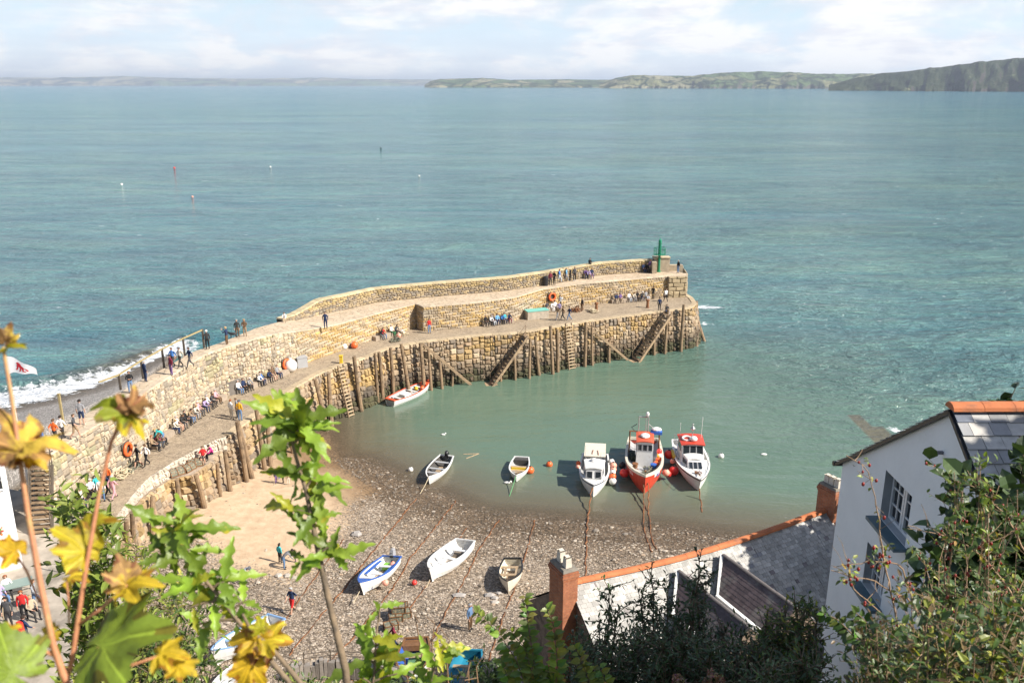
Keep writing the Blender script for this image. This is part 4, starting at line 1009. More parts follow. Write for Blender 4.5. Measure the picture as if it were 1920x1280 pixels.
# 4  white fishing boat with cuddy and flat shelter
L = 6.3; o = thing('fishing_boat', 'white fishing boat with a wheelhouse and a flat aft shelter roof', 'fishing boat'); h = Hull(L, 2.45, .78, .35, .88, .45, .62, .45)
mb = MB(); h.skin(mb, band=1); mb.build('hull', [white, navy], o, local=True)
mb = MB(); h.skin(mb, .07, -.02, .25, True); mb.build('lining', greyin, o, local=True)
mb = MB(); h.rim(mb, .10, .06); mb.build('gunwale', white, o, local=True)
mb = MB()
for i in range(int(h.n * .72), h.n): a, b = h.sec(i, .08, -.03), h.sec(i + 1, .08, -.03); mb.add([a[0], a[-1], b[-1], b[0]], [(0, 1, 2, 3)])
mb.build('foredeck', white, o, local=True)
def cabin(o, x0, x1, w0, w1, z0, z1, m, roofm, ov=.12, front_slope=.25, name='wheelhouse', win=None, camber=.1):
    """box cabin tapering to the front (x1); windows as separate panes"""
    vs = [V((x0, -w0 / 2, z0)), V((x1, -w1 / 2, z0)), V((x1, w1 / 2, z0)), V((x0, w0 / 2, z0)), V((x0, -w0 / 2 * .93, z1)), V((x1 - front_slope, -w1 / 2 * .92, z1)), V((x1 - front_slope, w1 / 2 * .92, z1)), V((x0, w0 / 2 * .93, z1))]
    mb = MB(); mb.add(vs, [(0, 1, 5, 4), (1, 2, 6, 5), (2, 3, 7, 6), (3, 0, 4, 7)]); cab = mb.build(name, m, o, local=True)
    mb = MB(); n = 6; top = []; bt = []
    for i in range(n + 1):
        t = i / n * 2 - 1; zc = z1 + camber * (1 - t * t)
        top.append([V((x0 - ov, t * (w0 / 2 * .93 + ov * .6), zc + .05)), V((x1 - front_slope + ov, t * (w1 / 2 * .92 + ov * .6), zc + .05))]); bt.append([p - V((0, 0, .07)) for p in top[-1]])
    mb.strip([p[0] for p in top], [p[1] for p in top]); mb.strip([p[1] for p in top], [p[1] for p in bt]); mb.strip([p[0] for p in bt], [p[0] for p in top]); mb.strip([p[1] for p in bt], [p[0] for p in bt])
    for e in (0, -1): mb.poly([top[e][0], top[e][1], bt[e][1], bt[e][0]])
    mb.build('roof', roofm, cab, local=True)
    def pane(a, b, c, d, u0, u1, v0, v1):
        P = lambda u, v: (a.lerp(b, u)).lerp(d.lerp(c, u), v)
        nn = (b - a).cross(d - a).normalized()
        q = [P(u0, v0), P(u1, v0), P(u1, v1), P(u0, v1)]; mb = MB(); fr = MB()
        mb.add([p + nn * .012 for p in q], [(0, 1, 2, 3)]); g = mb.build('window', glass, cab, local=True)
        c_ = sum(q, V((0, 0, 0))) / 4
        for i in range(4):
            p, s_ = q[i], q[(i + 1) % 4]; fr.bar(p + nn * .015, s_ + nn * .015, .035, .03)
        fr.build('window_frame', grey, g, local=True)
    for f, u0, u1, v0, v1 in (win or ()):
        q = {'front': (1, 2, 6, 5), 'port': (2, 3, 7, 6), 'star': (0, 1, 5, 4)}[f]; pane(*[vs[i] for i in q], u0, u1, v0, v1)
    return cab
cabin(o, .35, 2.25, 1.75, 1.35, .5, 1.85, white, white, .1, .35, win=(('front', .06, .40, .45, .85), ('front', .58, .94, .45, .85), ('star', .45, .9, .5, .85), ('port', .1, .55, .5, .85)))
mb = MB(); mb.box((-1.65, 0, 1.92), (2.7, 1.75, .06)); rf = mb.build('aft_shelter', cream, o, local=True)
for x in (-2.85, -.4):
    for y in (-.8, .8):
        mb = MB(); mb.tube([(x, y, .5), (x, y, 1.9)], .03, 6); mb.build('post', steel, rf, local=True)
mb = MB(); mb.box((-1.0, .25, 1.97), (.9, .07, .05), Matrix.Rotation(.1, 3, 'Z')); mb.box((-1.1, -.2, 1.97), (.8, .07, .05), Matrix.Rotation(-.08, 3, 'Z')); mb.build('folded_poles', M('rusty_poles', (.25, .12, .08), .8), rf, local=True)
mb = MB(); mb.lathe((.7, -.05, 1.95), [(.26, 0), (.28, .12), (.2, .22), (.05, .26)], 12); mb.build('radar_dome', white, o, local=True)
mb = MB(); mb.tube([(1.0, .5, 1.9), (1.0, .5, 2.9)], .015, 5); mb.build('aerial', steel, o, local=True); mb = MB(); mb.tube([(.2, -.75, 1.9), (.2, -.75, 3.1)], .012, 5); mb.build('aerial', steel, o, local=True)
mb = MB(); mb.tube([(2.3, -.9, 1.0), (2.3, -.6, 1.35), (3.0, 0, 1.5), (2.3, .6, 1.35), (2.3, .9, 1.0)], .022, 5); mb.build('pulpit_rail', steel, o, local=True)
mb = MB(); mb.box((-.9, .1, .55), (1.2, 1.2, .5)); mb.box((-2.2, -.3, .5), (.8, .8, .5)); mb.build('deck_gear', netm, o, local=True)
place_boat(o, at(1112, 932, 0), at(1116, 862, 0), L, 0)
bpy.context.view_layer.update(); W = o.matrix_world.copy()
for i, (x, y, z, r_, m, lab) in enumerate(((-1.7, 1.36, .9, .27, whiteb, 'white round fender, aftmost of the column beside the white fishing boat'), (-1.25, 1.52, .75, .32, pinkb, 'large pink fender beside the white fishing boat'), (-.7, 1.55, .6, .30, pinkb, 'faded pink fender in the middle of the fender column'), (-.2, 1.5, .65, .25, whiteb, 'white round fender in the middle of the fender column'),
        (.3, 1.5, .5, .30, orange_b, 'bright orange fender beside the white fishing boat'), (.85, 1.52, .35, .30, whiteb, 'white fender at the forward end of the fender column'), (-1.0, -1.35, .95, .2, orange_b, 'small orange fender on the far side of the white fishing boat'), (-.4, -1.36, .9, .18, pinkb, 'small pink fender on the far side of the white fishing boat'))):
    buoy(W @ V((x, y, z - r_)), r_, m, lab, 'fenders hung along the white fishing boat', name='fender', cat='fender', sub=0)

# 5  red trawler
L = 8.2; o = thing('fishing_trawler', 'red fishing trawler with white wheelhouse, orange roof and mast', 'fishing boat'); h = Hull(L, 3.1, 1.05, .5, .85, .55, .7, .5)
mb = MB(); h.skin(mb); mb.build('hull', red, o, local=True)
mb = MB(); h.skin(mb, .10, .16, .55, True); mb.build('lining', greyin, o, local=True)
mb = MB(); h.rim(mb, .14, .20, out=.05); bulw = mb.build('bulwark', cream, o, local=True)
mb = MB(); 
for i in range(0, h.n): a, b = h.sec(i, .10, -.5), h.sec(i + 1, .10, -.5); mb.add([a[1], a[-2], b[-2], b[1]], [(0, 1, 2, 3)])
mb.build('deck', M('worn_deck', (.46, .42, .36), .8, .3, 3, .4, 15), o, local=True)
cabin(o, -1.6, .35, 1.45, 1.4, .6, 2.75, white, orange, .12, .05, win=(('front', .05, .30, .66, .9), ('front', .37, .63, .66, .9), ('front', .70, .95, .66, .9), ('star', .5, .9, .62, .88), ('port', .1, .5, .62, .88)))
mb = MB(); mb.ball((-.6, 0, 2.98), .5, 10, 6, 0, None, (1.0, .8, .3)); mb.build('life_raft', white, o, local=True)
gb = MB()
for y in (-1.25, 1.25): gb.tube([(-2.7, y, .6), (-2.6, y, 2.5)], .07, 6)
gb.tube([(-2.6, -1.3, 2.5), (-2.6, 1.3, 2.5)], .06, 6); gb.tube([(-2.6, -1.25, 1.7), (-1.6, -1.3, .9)], .05, 6); gb.tube([(-2.6, 1.25, 1.7), (-1.6, 1.3, .9)], .05, 6)
gan = gb.build('gantry', rustm, o, local=True)
mb = MB()
for x, y in ((-1.75, -.55), (-1.75, .25)): mb.tube([(x, y, 2.2), (x, y, 4.2)], .045, 6)
mb.tube([(-1.75, -.55, 4.2), (-1.75, .3, 4.2)], .045, 6)
for z in (2.9, 3.4, 3.9): mb.tube([(-1.75, .25, z), (-1.75, -.05, z)], .02, 5)
mb.tube([(-1.75, .25, 3.6), (-1.9, 1.0, 2.9)], .03, 5); mb.tube([(-1.75, .05, 2.5), (-1.75, .05, 4.2)], .03, 5); mast = mb.build('mast', steel, o, local=True)
mb = MB(); mb.ball((-1.75, .15, 4.45), .2, 9, 6, 0, None, (.8, .8, 1.1)); mb.build('mast_light', white, mast, local=True)
mb = MB(); mb.tube([(-1.8, -.9, 2.9), (-1.75, -1.15, 3.2), (-1.8, -.7, 3.5)], .035, 5); mb.build('hook', black, mast, local=True)
mb = MB(); mb.ball((-1.85, .95, 2.95), .5, 10, 6, 0, None, (.62, .95, .42)); mb.box((-1.85, .95, 2.82), (.62, .96, .22)); d = mb.build('blue_white_float', blue, mast, local=True)
mb = MB(); mb.ball((-1.85, .95, 3.08), .47, 10, 6, 0, None, (.62, .95, .42)); mb.build('white_top', white, d, local=True)
mb = MB(); r2 = random.Random(5)
for i in range(46):                                              # coils of rope and net on deck
    x, y = r2.uniform(.9, 3.2), r2.uniform(-1, 1.05); 
    if abs(y) > h.hw(x) - .3: continue
    if y < -.2 and x < 1.9: continue
    mb.torus((x, y, .68 + r2.uniform(0, .2)), r2.uniform(.1, .3), .035, Matrix.Rotation(r2.uniform(-.6, .6), 3, 'X'), 12, 5)
mb.box((2.2, .35, .66), (1.4, .9, .22)); mb.build('rope_heap', netm, o, local=True)
mb = MB(); mb.ball((.9, -.75, .85), .22, 9, 6); mb.lathe((1.0, -.75, .55), [(.3, 0), (.3, .08), (.12, .1), (.12, .5), (.25, .52), (.25, .6)], 12); mb.build('winch', rustm, o, local=True)
mb = MB(); mb.lathe((.75, .75, .6), [(.22, 0), (.26, .45), (.27, .46)], 12); mb.build('blue_bucket', blue, o, local=True)
mb = MB(); mb.box((1.5, -1.0, .62), (.55, .3, .1)); mb.build('blue_tray', blue, o, local=True)
mb = MB(); mb.tube([(-1.2, 1.2, .8), (.1, 1.15, 1.5)], .06, 6); mb.box((-.6, 1.2, 1.0), (.5, .25, .7)); mb.build('yellow_oilskin', yellow, o, local=True)
for x, y, z, r_, m in ((-.9, 1.25, 1.5, .24, redb), (-.5, 1.3, 1.25, .22, whiteb), (-.35, 1.2, .95, .28, orange_b), (.2, 1.0, .8, .3, orange_b), (-.7, 1.4, .95, .2, pinkb)):
    mb = MB(); mb.ball((x, y, z), r_, 10, 7); mb.build('deck_float', m, o, smooth=True, local=True)
mb = MB(); mb.torus((-.55, -1.05, 1.0), .35, .08, Matrix.Rotation(PI / 2, 3, 'X'), 16, 6); mb.box((-1.0, -1.0, .85), (1.2, .5, .6)); mb.build('dark_nets', M('dark_net', (.04, .05, .035), .95, .5, 8, .8, 30), o, local=True)
mb = MB(); mb.tube([(2.3, -1.0, .8), (2.3, -1.0, 1.35)], .03, 5); mb.tube([(3.6, 0, 1.7), (4.1, 0, 1.95)], .07, 6); mb.build('bow_roller', rustm, o, local=True)
# registration plates: the white patches with blue figures either side of the stem
def textobj(txt, size, m, parent, M4, name='lettering', ext=.004):
    cu = bpy.data.curves.new(name, 'FONT'); cu.body = txt; cu.size = size; cu.align_x = 'CENTER'; cu.align_y = 'CENTER'; cu.extrude = ext
    t = bpy.data.objects.new(name, cu); col.objects.link(t); bpy.context.view_layer.update(); dg = bpy.context.evaluated_depsgraph_get()
    me = bpy.data.meshes.new_from_object(t.evaluated_get(dg)); bpy.data.objects.remove(t); bpy.data.curves.remove(cu)
    q = bpy.data.objects.new(name, me); me.materials.clear(); me.materials.append(m); col.objects.link(q); q.parent = parent; q.matrix_local = M4; return q
for sd in (-1, 1):
    i = int(h.n * .875); A, B_ = h.sec(i - 1, -.03), h.sec(i + 1, -.03); k = 2 if sd < 0 else len(A) - 3; k2 = 0 if sd < 0 else len(A) - 1
    a, b, c, d = A[k].lerp(A[k2], .3), B_[k].lerp(B_[k2], .3), B_[k].lerp(B_[k2], .9), A[k].lerp(A[k2], .9)
    if sd > 0:
        mb = MB(); mb.add([a, b, c, d], [(0, 1, 2, 3), (3, 2, 1, 0)]); pl = mb.build('number_patch', white, o, local=True)
    ux = (b - a).normalized() if sd < 0 else (a - b).normalized(); up = (d - a); up = (up - ux * up.dot(ux)).normalized(); nn = ux.cross(up)
    cc = (a + b + c + d) / 4 + nn * .10
    textobj('BD6', .36, white if sd < 0 else blue, o if sd < 0 else pl, Matrix((ux, up, nn)).transposed().to_4x4() if False else Matrix.Translation(cc) @ Matrix((ux, up, nn)).transposed().to_4x4(), 'registration_letters')
place_boat(o, at(1208, 925, 0), at(1206, 840, 0), L, 0); bpy.context.view_layer.update(); W = o.matrix_world.copy()
for x, y, z, r_, m, lab in ((1.7, -1.62, .55, .38, redb, 'red round fender on the left bow of the red trawler'), (1.6, 1.75, .75, .30, pinkb, 'pale orange fender on the right bow of the red trawler'), (.6, -1.8, .7, .3, black, 'black fender on the left side of the red trawler'), (1.3, 1.95, .5, .26, redb, 'dull red fender low beside the red trawler')):
    buoy(W @ V((x, y, z - r_)), r_, m, lab, 'fenders hung along the red trawler', name='fender', cat='fender', sub=0)

# 6  white cabin cruiser with a red hardtop
L = 8.0; o = thing('cabin_cruiser', 'white cabin cruiser with a red hardtop and dark front windows', 'motor boat'); h = Hull(L, 2.75, .85, .4, .86, .4, .5, .8)
mb = MB(); h.skin(mb, band=1); mb.build('hull', [white, white], o, local=True)
mb = MB(); h.rim(mb, .08, .05, out=.05); mb.build('gunwale', white, o, local=True)
mb = MB()
for i in range(h.n):
    for sd in (0, -1):
        a, b = h.sec(i, -.03), h.sec(i + 1, -.03); p, q = a[sd], b[sd]; mb.add([p - V((0, 0, .14)), q - V((0, 0, .14)), q - V((0, 0, .05)), p - V((0, 0, .05))], [(0, 1, 2, 3), (3, 2, 1, 0)])
mb.build('rubbing_strake', M('maroon_strake', (.10, .03, .03), .5), o, local=True)
mb = MB(); h.skin(mb, .08, -.03, .25, True, 0, int(h.n * .62)); mb.build('cockpit_lining', greyin, o, local=True)
mb = MB(); i0 = int(h.n * .5)
for i in range(i0, h.n): a, b = h.sec(i, .06, -.02), h.sec(i + 1, .06, -.02); mb.add([a[0], a[-1], b[-1], b[0]], [(0, 1, 2, 3)])
mb.build('foredeck', white, o, local=True)
c0 = cabin(o, -.2, 2.35, 2.0, 1.25, .75, 1.45, white, white, .0, 1.0, name='coachroof', win=(('front', .06, .32, .12, .85), ('front', .37, .63, .12, .85), ('front', .68, .94, .12, .85), ('star', .35, .85, .3, .8), ('port', .15, .65, .3, .8)))
c1 = cabin(o, -1.9, .55, 2.05, 1.9, .7, 2.25, white, red, .18, .55, win=(('front', .04, .34, .50, .95), ('front', .36, .64, .50, .95), ('front', .66, .96, .50, .95), ('star', .15, .8, .55, .92), ('port', .2, .85, .55, .92)))
mb = MB(); mb.lathe((-.5, .1, 2.36), [(.08, 0), (.3, .1), (.32, .25), (.22, .38), (.05, .42)], 12); mb.build('radar_dome', whiteb, o, smooth=True, local=True)
mb = MB(); mb.torus((-.85, -.42, 2.45), .34, .09, Matrix.Rotation(.15, 3, 'Y'), 18, 7); mb.build('life_ring', whiteb, o, local=True)
mb = MB(); mb.tube([(-1.2, .1, 2.3), (-1.2, .1, 3.5)], .03, 6); mb.add([(-1.2, -.12, 3.2), (-1.2, .32, 3.2), (-1.2, .1, 3.5), (-1.2, .1, 2.9), (-1.0, .1, 3.2), (-1.4, .1, 3.2)], [(0, 2, 4), (0, 4, 3), (4, 2, 1), (3, 4, 1), (0, 5, 2), (0, 3, 5), (5, 1, 2), (3, 1, 5)]); mb.ball((-1.2, .1, 3.6), .07, 7, 5); mb.build('radar_reflector', steel, o, local=True)
mb = MB(); mb.tube([(-1.3, .85, 2.2), (-1.35, .9, 4.2)], .016, 5); mb.build('aerial', white, o, local=True); mb = MB(); mb.tube([(-1.5, -.9, 2.2), (-1.5, -.9, 3.6)], .013, 5); mb.build('aerial', white, o, local=True)
rl = MB(); pts = []
for i in range(int(h.n * .45), h.n + 1): p = h.sec(i, .05)[0]; pts.append(p + V((0, 0, .5)))
pts2 = [V((p.x, -p.y, p.z)) for p in pts]
for P in (pts, pts2):
    rl.tube(P, .018, 5)
    for p in P[::2]: rl.tube([p, p - V((0, 0, .5))], .015, 5)
rl.build('guard_rail', steel, o, local=True)
mb = MB()
for y in (-1.0, -.5, 0, .5, 1.0): mb.tube([(-3.85, y, .9), (-3.9, y, 1.5)], .02, 5)
mb.tube([(-3.9, -1.05, 1.5), (-3.9, 1.05, 1.5)], .02, 5); mb.build('stern_rail', steel, o, local=True)
mb = MB(); mb.box((-2.9, -.6, .65), (.5, .5, .5)); mb.build('blue_crate', paint('crate_blue', (.06, .22, .55)), o, local=True)
mb = MB(); mb.box((-2.7, .35, .55), (1.2, .9, .6)); mb.build('cockpit_seat', M('maroon_vinyl', (.14, .03, .04), .5), o, local=True)
mb = MB(); mb.tube([(3.0, 0, 1.2), (4.1, 0, 1.38)], .05, 6); mb.torus((3.2, .1, 1.22), .18, .04, None, 12, 5); mb.box((3.1, -.15, 1.2), (.3, .2, .12)); mb.build('anchor_gear', rustm, o, local=True)
place_boat(o, at(1310, 920, 0), at(1286, 848, 0), L, 0); bpy.context.view_layer.update(); W = o.matrix_world.copy()
for x, y, z, r_, m, lab in ((-1.6, -1.72, .6, .40, redb, 'red round fender on the left quarter of the cabin cruiser'), (1.1, -1.62, .35, .40, redb, 'red round fender on the left bow of the cabin cruiser'), (-.2, -1.58, .6, .22, pinkb, 'faded pink fender amidships on the cabin cruiser')):
    buoy(W @ V((x, y, z - r_)), r_, m, lab, 'fenders hung along the cabin cruiser', name='fender', cat='fender', sub=0)
mb = MB(); mb.box((0, 0, 0), (1.4, .22, .22)); o2 = mb.build('fender', yellow); tag(o2, 'long yellow fender on the side of the cabin cruiser', 'fender', 'fenders hung along the cabin cruiser'); o2.matrix_world = W @ Matrix.Translation((-1.0, -1.45, .9))

# mooring chains over the beach: each follows the ground
def beach_line(pts, r_, m, label, name='mooring_chain', cat='chain', group='rusty chains across the beach', start=None, jit=.06):
    P = [at(px, py, 1.0) for px, py in pts]
    for _ in range(3): P = [at(px, py, max(beach_z(p.x, p.y), 0) if (start is None or i) else start) for i, ((px, py), p) in enumerate(zip(pts, P))]
    Q = resample(P, .35); out = []
    for i, p in enumerate(Q):
        g = beach_z(p.x, p.y); z = g + r_ * .6 if (start is None or g > .05) else max(p.z, g + .02)
        out.append(V((p.x + r.uniform(-jit, jit), p.y + r.uniform(-jit, jit), z)))
    mb = MB(); mb.tube(out, [r_ * r.uniform(.7, 1.3) for _ in out], 5); o = mb.build(name, m); return tag(o, label, cat, group)
CH = [([(855, 938), (815, 990), (770, 1045), (735, 1105), (700, 1150), (640, 1220), (590, 1260)], 'rusty chain passing between the blue-rimmed and the large white boat'), ([(780, 935), (740, 985), (690, 1045), (640, 1110), (585, 1175), (540, 1230)], 'rusty chain ending below the oak sapling, left of the blue-rimmed boat'),
      ([(935, 975), (895, 1035), (870, 1090), (835, 1150), (790, 1235)], 'rusty chain running just right of the large white rowing boat'), ([(1003, 975), (985, 1040), (970, 1090), (945, 1150), (915, 1240)], 'rusty chain passing behind the small cream dinghy'),
      ([(645, 1010), (610, 1055), (570, 1110), (530, 1170), (480, 1215)], 'faint rusty chain at the edge of the sand'), ([(875, 990), (830, 1060), (735, 1180), (650, 1290)], 'thin rusty chain in the middle of the beach')]
for k, (pts, lab) in enumerate(CH): beach_line(pts, .045 if k < 4 else .035, chain_m, lab)
beach_line([(1110, 915), (1103, 965), (1099, 1010), (1098, 1080)], .055, rustm, 'brown mooring chain from the bow of the white fishing boat', start=.9)
beach_line([(1208, 905), (1206, 960), (1209, 1000), (1222, 1035)], .05, rustm, 'left mooring chain from the bow of the red trawler', start=.9)
beach_line([(1215, 905), (1216, 960), (1220, 1000), (1230, 1030)], .05, rustm, 'right mooring chain from the bow of the red trawler', start=.9)
beach_line([(1311, 915), (1313, 935), (1316, 960)], .05, rustm, 'dark mooring chain from the bow of the cabin cruiser', start=.8)
# buoys in the water
for px, py, r_, m, lab in ((1030, 873, .28, orange_b, 'orange buoy floating between two small boats in the harbour'), (1352, 857, .25, whiteb, 'white buoy right of the cabin cruiser'), (770, 882, .22, whiteb, 'white buoy left of the white outboard boat'), (1070, 682, .45, orange_b, 'large orange buoy at the foot of the timber ladder'),
                           (327, 316, 0.4, redb, 'red buoy far out on the left of the sea'), (714, 279, 0.42, black, 'dark buoy far out in the middle of the sea'), (228, 347, .4, whiteb, 'small white buoy far out left of the red one'), (361, 370, .3, pinkb, 'small pink float out at sea behind the pier'), (507, 314, .38, whiteb, 'small white float far out on the sea'), (786, 331, .35, whiteb, 'small white float out at sea left of the harbour light')):
    buoy(at(px, py, 0), r_, m, lab, sub=.25)
mb = MB(); mb.ball((0, 0, .04), .3, 10, 6, 0, None, (1, .5, .3)); o = mb.build('float', whiteb, smooth=True); o.location = at(1432, 852, 0); tag(o, 'flat white float on the water right of the boats', 'float')
mb = MB(); mb.ball((0, 0, .08), .3, 10, 6, 0, None, (1, .4, .35)); mb.ball((.28, 0, .16), .1, 8, 5); o = mb.build('float', whiteb, smooth=True); o.location = at(951, 906, 0); tag(o, 'white float beside the bow of the small dark-sterned boat', 'float')
mb = MB(); mb.ball((0, 0, .05), .22, 10, 6, 0, None, (1, .6, .4)); mb.ball((.2, 0, .16), .08, 8, 5); mb.add([(.27, -.02, .16), (.27, .02, .16), (.36, 0, .14)], [(0, 1, 2)]); o = mb.build('seagull', whiteb, smooth=True); o.location = at(831, 815, 0); tag(o, 'pale gull swimming in the middle of the harbour', 'gull')
mb = MB(); a, b, c = at(869, 851, .02), at(898, 850, .02), at(874, 859, .02); mb.tube([a, b], .04, 5); mb.tube([b, c], .035, 5); o = mb.build('driftwood', plank); tag(o, 'forked stick floating right of the white outboard boat', 'driftwood')
buoy(at(777, 1096, 1.3) + V((0, 0, .0)), .17, redb, 'small red float on the shingle left of the large white rowing boat', tail=False, sub=0)
buoy(at(737, 1064, 1.6), .22, pinkb, 'pink fender hanging at the stern of the blue-rimmed boat', tail=False, sub=0); buoy(at(723, 1097, 1.7), .2, pinkb, 'pink float on the shingle beside the blue-rimmed boat', tail=False, sub=0)
# things on the quay
def quay_pt(px, py, z=5): return at(px, py, z)
buoy(quay_pt(546, 697), .62, whiteb, 'very large white ball buoy resting on the quay', tail=False, sub=0); buoy(quay_pt(665, 653), .36, orange_b, 'orange ball buoy on the quay at the wall', tail=False, sub=0); buoy(quay_pt(646, 655), .3, whiteb, 'white ball buoy with a red mark on the quay', tail=False, sub=0)
buoy(quay_pt(755, 627), .26, whiteb, 'white float beside the bench of seated people', tail=False, sub=0); buoy(quay_pt(748, 633), .26, pinkb, 'orange float beside the bench of seated people', tail=False, sub=0); buoy(quay_pt(820, 617), .25, whiteb, 'white float lying by the step in the wall', tail=False, sub=0)
def lifebuoy(px, py, R, label, z0, wall=None):
    u = RF.u_at_px(px, z0); p = RF.pt(u, z0, .28); n = RF.nrm(u); Rm = n.to_track_quat('Z', 'Y').to_matrix()
    o = thing('lifebuoy', label, 'lifebuoy', p); mb = MB(); mb.torus(p, R, R * .27, Rm, 24, 8, 0, lambda t: None); mb.build('ring', orange_b, o, smooth=True)
    mb = MB(); mb.box(p - n * .16, (R * 2.3, R * 2.5, .05), Rm); mb.build('backboard', dark_m, o)
lifebuoy(232, 831, .42, 'orange lifebuoy on the wall above the lobster gear', 6.5); lifebuoy(533, 681, .42, 'orange lifebuoy on the wall beside the large white ball buoy', 5.9); lifebuoy(1034, 561, .42, 'orange lifebuoy on the wall above the turquoise-topped box', 6.7)
def crate(px, py, size, m, label, name='storage_box', cat='box', lid=None, rz=0.0, z=5):
    p = quay_pt(px, py, z); o = thing(name, label, cat, p, rz); mb = MB(); x, y, h_ = size; mb.box((0, 0, h_ / 2), size); mb.box((0, 0, .04), (x + .05, y + .05, .08)); mb.build('body', m, o, local=True)
    mb = MB(); mb.box((0, 0, h_ + .03), (x + .08, y + .08, .07)); mb.build('lid', lid or m, o, local=True)
crate(433, 738, (1.7, .8, 1.15), M('grey_boards', (.17, .15, .13), .85, .25, 4, .4), 'dark grey wooden box beside the seated row', rz=.75); crate(521, 698, (.9, .7, 1.2), M('grey_boards', (.17, .15, .13)), 'dark box against the wall left of the lifebuoy', rz=.6)
crate(566, 687, (.95, .8, .95), greyin, 'pale grey box right of the large white ball buoy', rz=.5); crate(1006, 596, (2.6, 1.1, .95), M('rough_render', (.42, .36, .28), .9, .25, 3, .5), 'long stone box with a turquoise lid on the quay', lid=paint('turquoise', (.16, .50, .43)), rz=.35)
crate(1171, 562, (1.5, .8, 1.2), M('grey_boards', (.17, .15, .13)), 'dark open box between seated people near the steps', rz=.08)
crate(640, 681, (.28, .28, .75), yellow, 'small yellow bollard box at the quay edge', name='bollard', cat='bollard')
for px, py, z, lab in ((1023, 536, 7.7, 'black litter bin on the raised walkway left of the standing group'),):
    o = thing('litter_bin', lab, 'litter bin', at(px, py, z)); mb = MB(); mb.lathe((0, 0, 0), [(.3, 0), (.33, 1.0), (.3, 1.02)], 12); mb.build('body', black, o, local=True); mb = MB(); mb.lathe((0, 0, 1.02), [(.34, 0), (.3, .14), (.1, .2)], 12); mb.build('lid', black, o, local=True)
for px, py, lab in ((1118, 583, 'rusty iron bollard on the quay beside a heap of rope'), (1214, 577, 'rusty iron bollard near the stone steps')):
    o = thing('bollard', lab, 'bollard', quay_pt(px, py)); mb = MB(); mb.lathe((0, 0, 0), [(.25, 0), (.18, .1), (.15, .8), (.24, .9), (.2, 1.05), (.05, 1.08)], 12); mb.build('post', rustm, o, local=True)
def heap(px, py, R, m, label, cat, z=5, n=26, name='net_heap', loc=None):
    p = loc or quay_pt(px, py, z); mb = MB(); r2 = random.Random(px * 31 + py)
    for i in range(n):
        q = r2.uniform(0, 1) ** .5 * R; a = r2.uniform(0, 2 * PI); mb.torus((p.x + q * math.cos(a), p.y + q * math.sin(a), p.z + .08 + r2.uniform(0, .4) * (1 - q / R)), r2.uniform(.12, .34), r2.uniform(.025, .05), Matrix.Rotation(r2.uniform(-.9, .9), 3, 'X') @ Matrix.Rotation(r2.uniform(-.9, .9), 3, 'Y'), 11, 5)
    o = mb.build(name, m); return tag(o, label, cat)
heap(232, 878, 1.1, netm, 'tangled heap of ropes and lobster gear under the lifebuoy', 'rope heap', n=50); heap(222, 893, .8, ropem, 'pale heap of rope on the quay below the lobster gear', 'rope heap', n=36)
heap(1112, 585, .55, ropem, 'low heap of rope around an iron bollard', 'rope heap', n=18); heap(742, 640, .5, netm, 'dark heap of net near the quay edge', 'net heap', n=18); heap(1080, 583, .7, rustm, 'rust-coloured heap of gear near the bollard', 'gear heap', n=22); heap(758, 628, .4, ropem, 'pale coil of rope beside the floats', 'rope heap', n=14)
def lobster_pot(p, rz, label, s=1.0):
    o = thing('lobster_pot', label, 'lobster pot', p, rz, 'lobster pots on the ledge'); mb = MB()
    for i in range(7):
        a = i * PI / 6; mb.tube([(-.4 * s, .34 * s * math.cos(a), .38 * s * math.sin(a)), (.4 * s, .34 * s * math.cos(a), .38 * s * math.sin(a))], .02, 5)
    for x in (-.4, 0, .4): mb.tube([(x * s, .34 * s * math.cos(i * PI / 8), .38 * s * math.sin(i * PI / 8)) for i in range(9)], .03, 5)
    mb.box((0, 0, .03), (.85 * s, .7 * s, .05)); mb.build('frame', brownw, o, local=True)
    mb = MB(); pts = [[V((x * s, .32 * s * math.cos(i * PI / 8), .36 * s * math.sin(i * PI / 8))) for i in range(9)] for x in (-.38, .38)]; mb.strip(pts[0], pts[1]); mb.poly(pts[0]); mb.poly(pts[1]); mb.build('netting', netm, o, local=True)
for px, py, rz, lab, s in ((330, 888, .8, 'lobster pot lying nearest the ledge edge', 1.3), (341, 868, .3, 'lobster pot at the back of the pile on the ledge', 1.3), (352, 880, 1.2, 'lobster pot in the middle of the pile on the ledge', 1.2), (366, 871, .5, 'lobster pot at the right end of the pile on the ledge', 1.25)): lobster_pot(at(px, py, 4.15), rz, lab, s)
def pot_crate(px, py, zoff, label, rz):
    p = at(px, py, 2.2); p.z = beach_z(p.x, p.y) + zoff; o = thing('keep_crate', label, 'crate', p, rz, 'slatted crates stacked on the shingle'); o.scale = (.8, .8, .8); mb = MB(); mb.box((0, 0, .25), (.9, .6, .42)); mb.build('netting', netm, o, local=True); mb = MB()
    for z in (.02, .48):
        for y in (-.32, .32): mb.box((0, y, z), (1.0, .05, .05))
        for x in (-.48, 0, .48): mb.box((x, 0, z), (.05, .68, .05))
    for x in (-.48, .48):
        for y in (-.32, .32): mb.box((x, y, .25), (.05, .05, .5))
    mb.build('frame', brownw, o, local=True)
for px, py, zo, lab, rz in ((742, 1148, 0, 'slatted crate nearest the camera in the pile on the shingle', .2), (757, 1140, 0, 'slatted crate on the right of the pile on the shingle', .3), (752, 1126, 0, 'slatted crate at the back of the pile on the shingle', .15), (733, 1168, 0, 'slatted crate apart from the pile, beside the walking woman', .4), (748, 1142, .42, 'slatted crate on top of the pile on the shingle', .1)): pot_crate(px, py, zo, lab, rz)
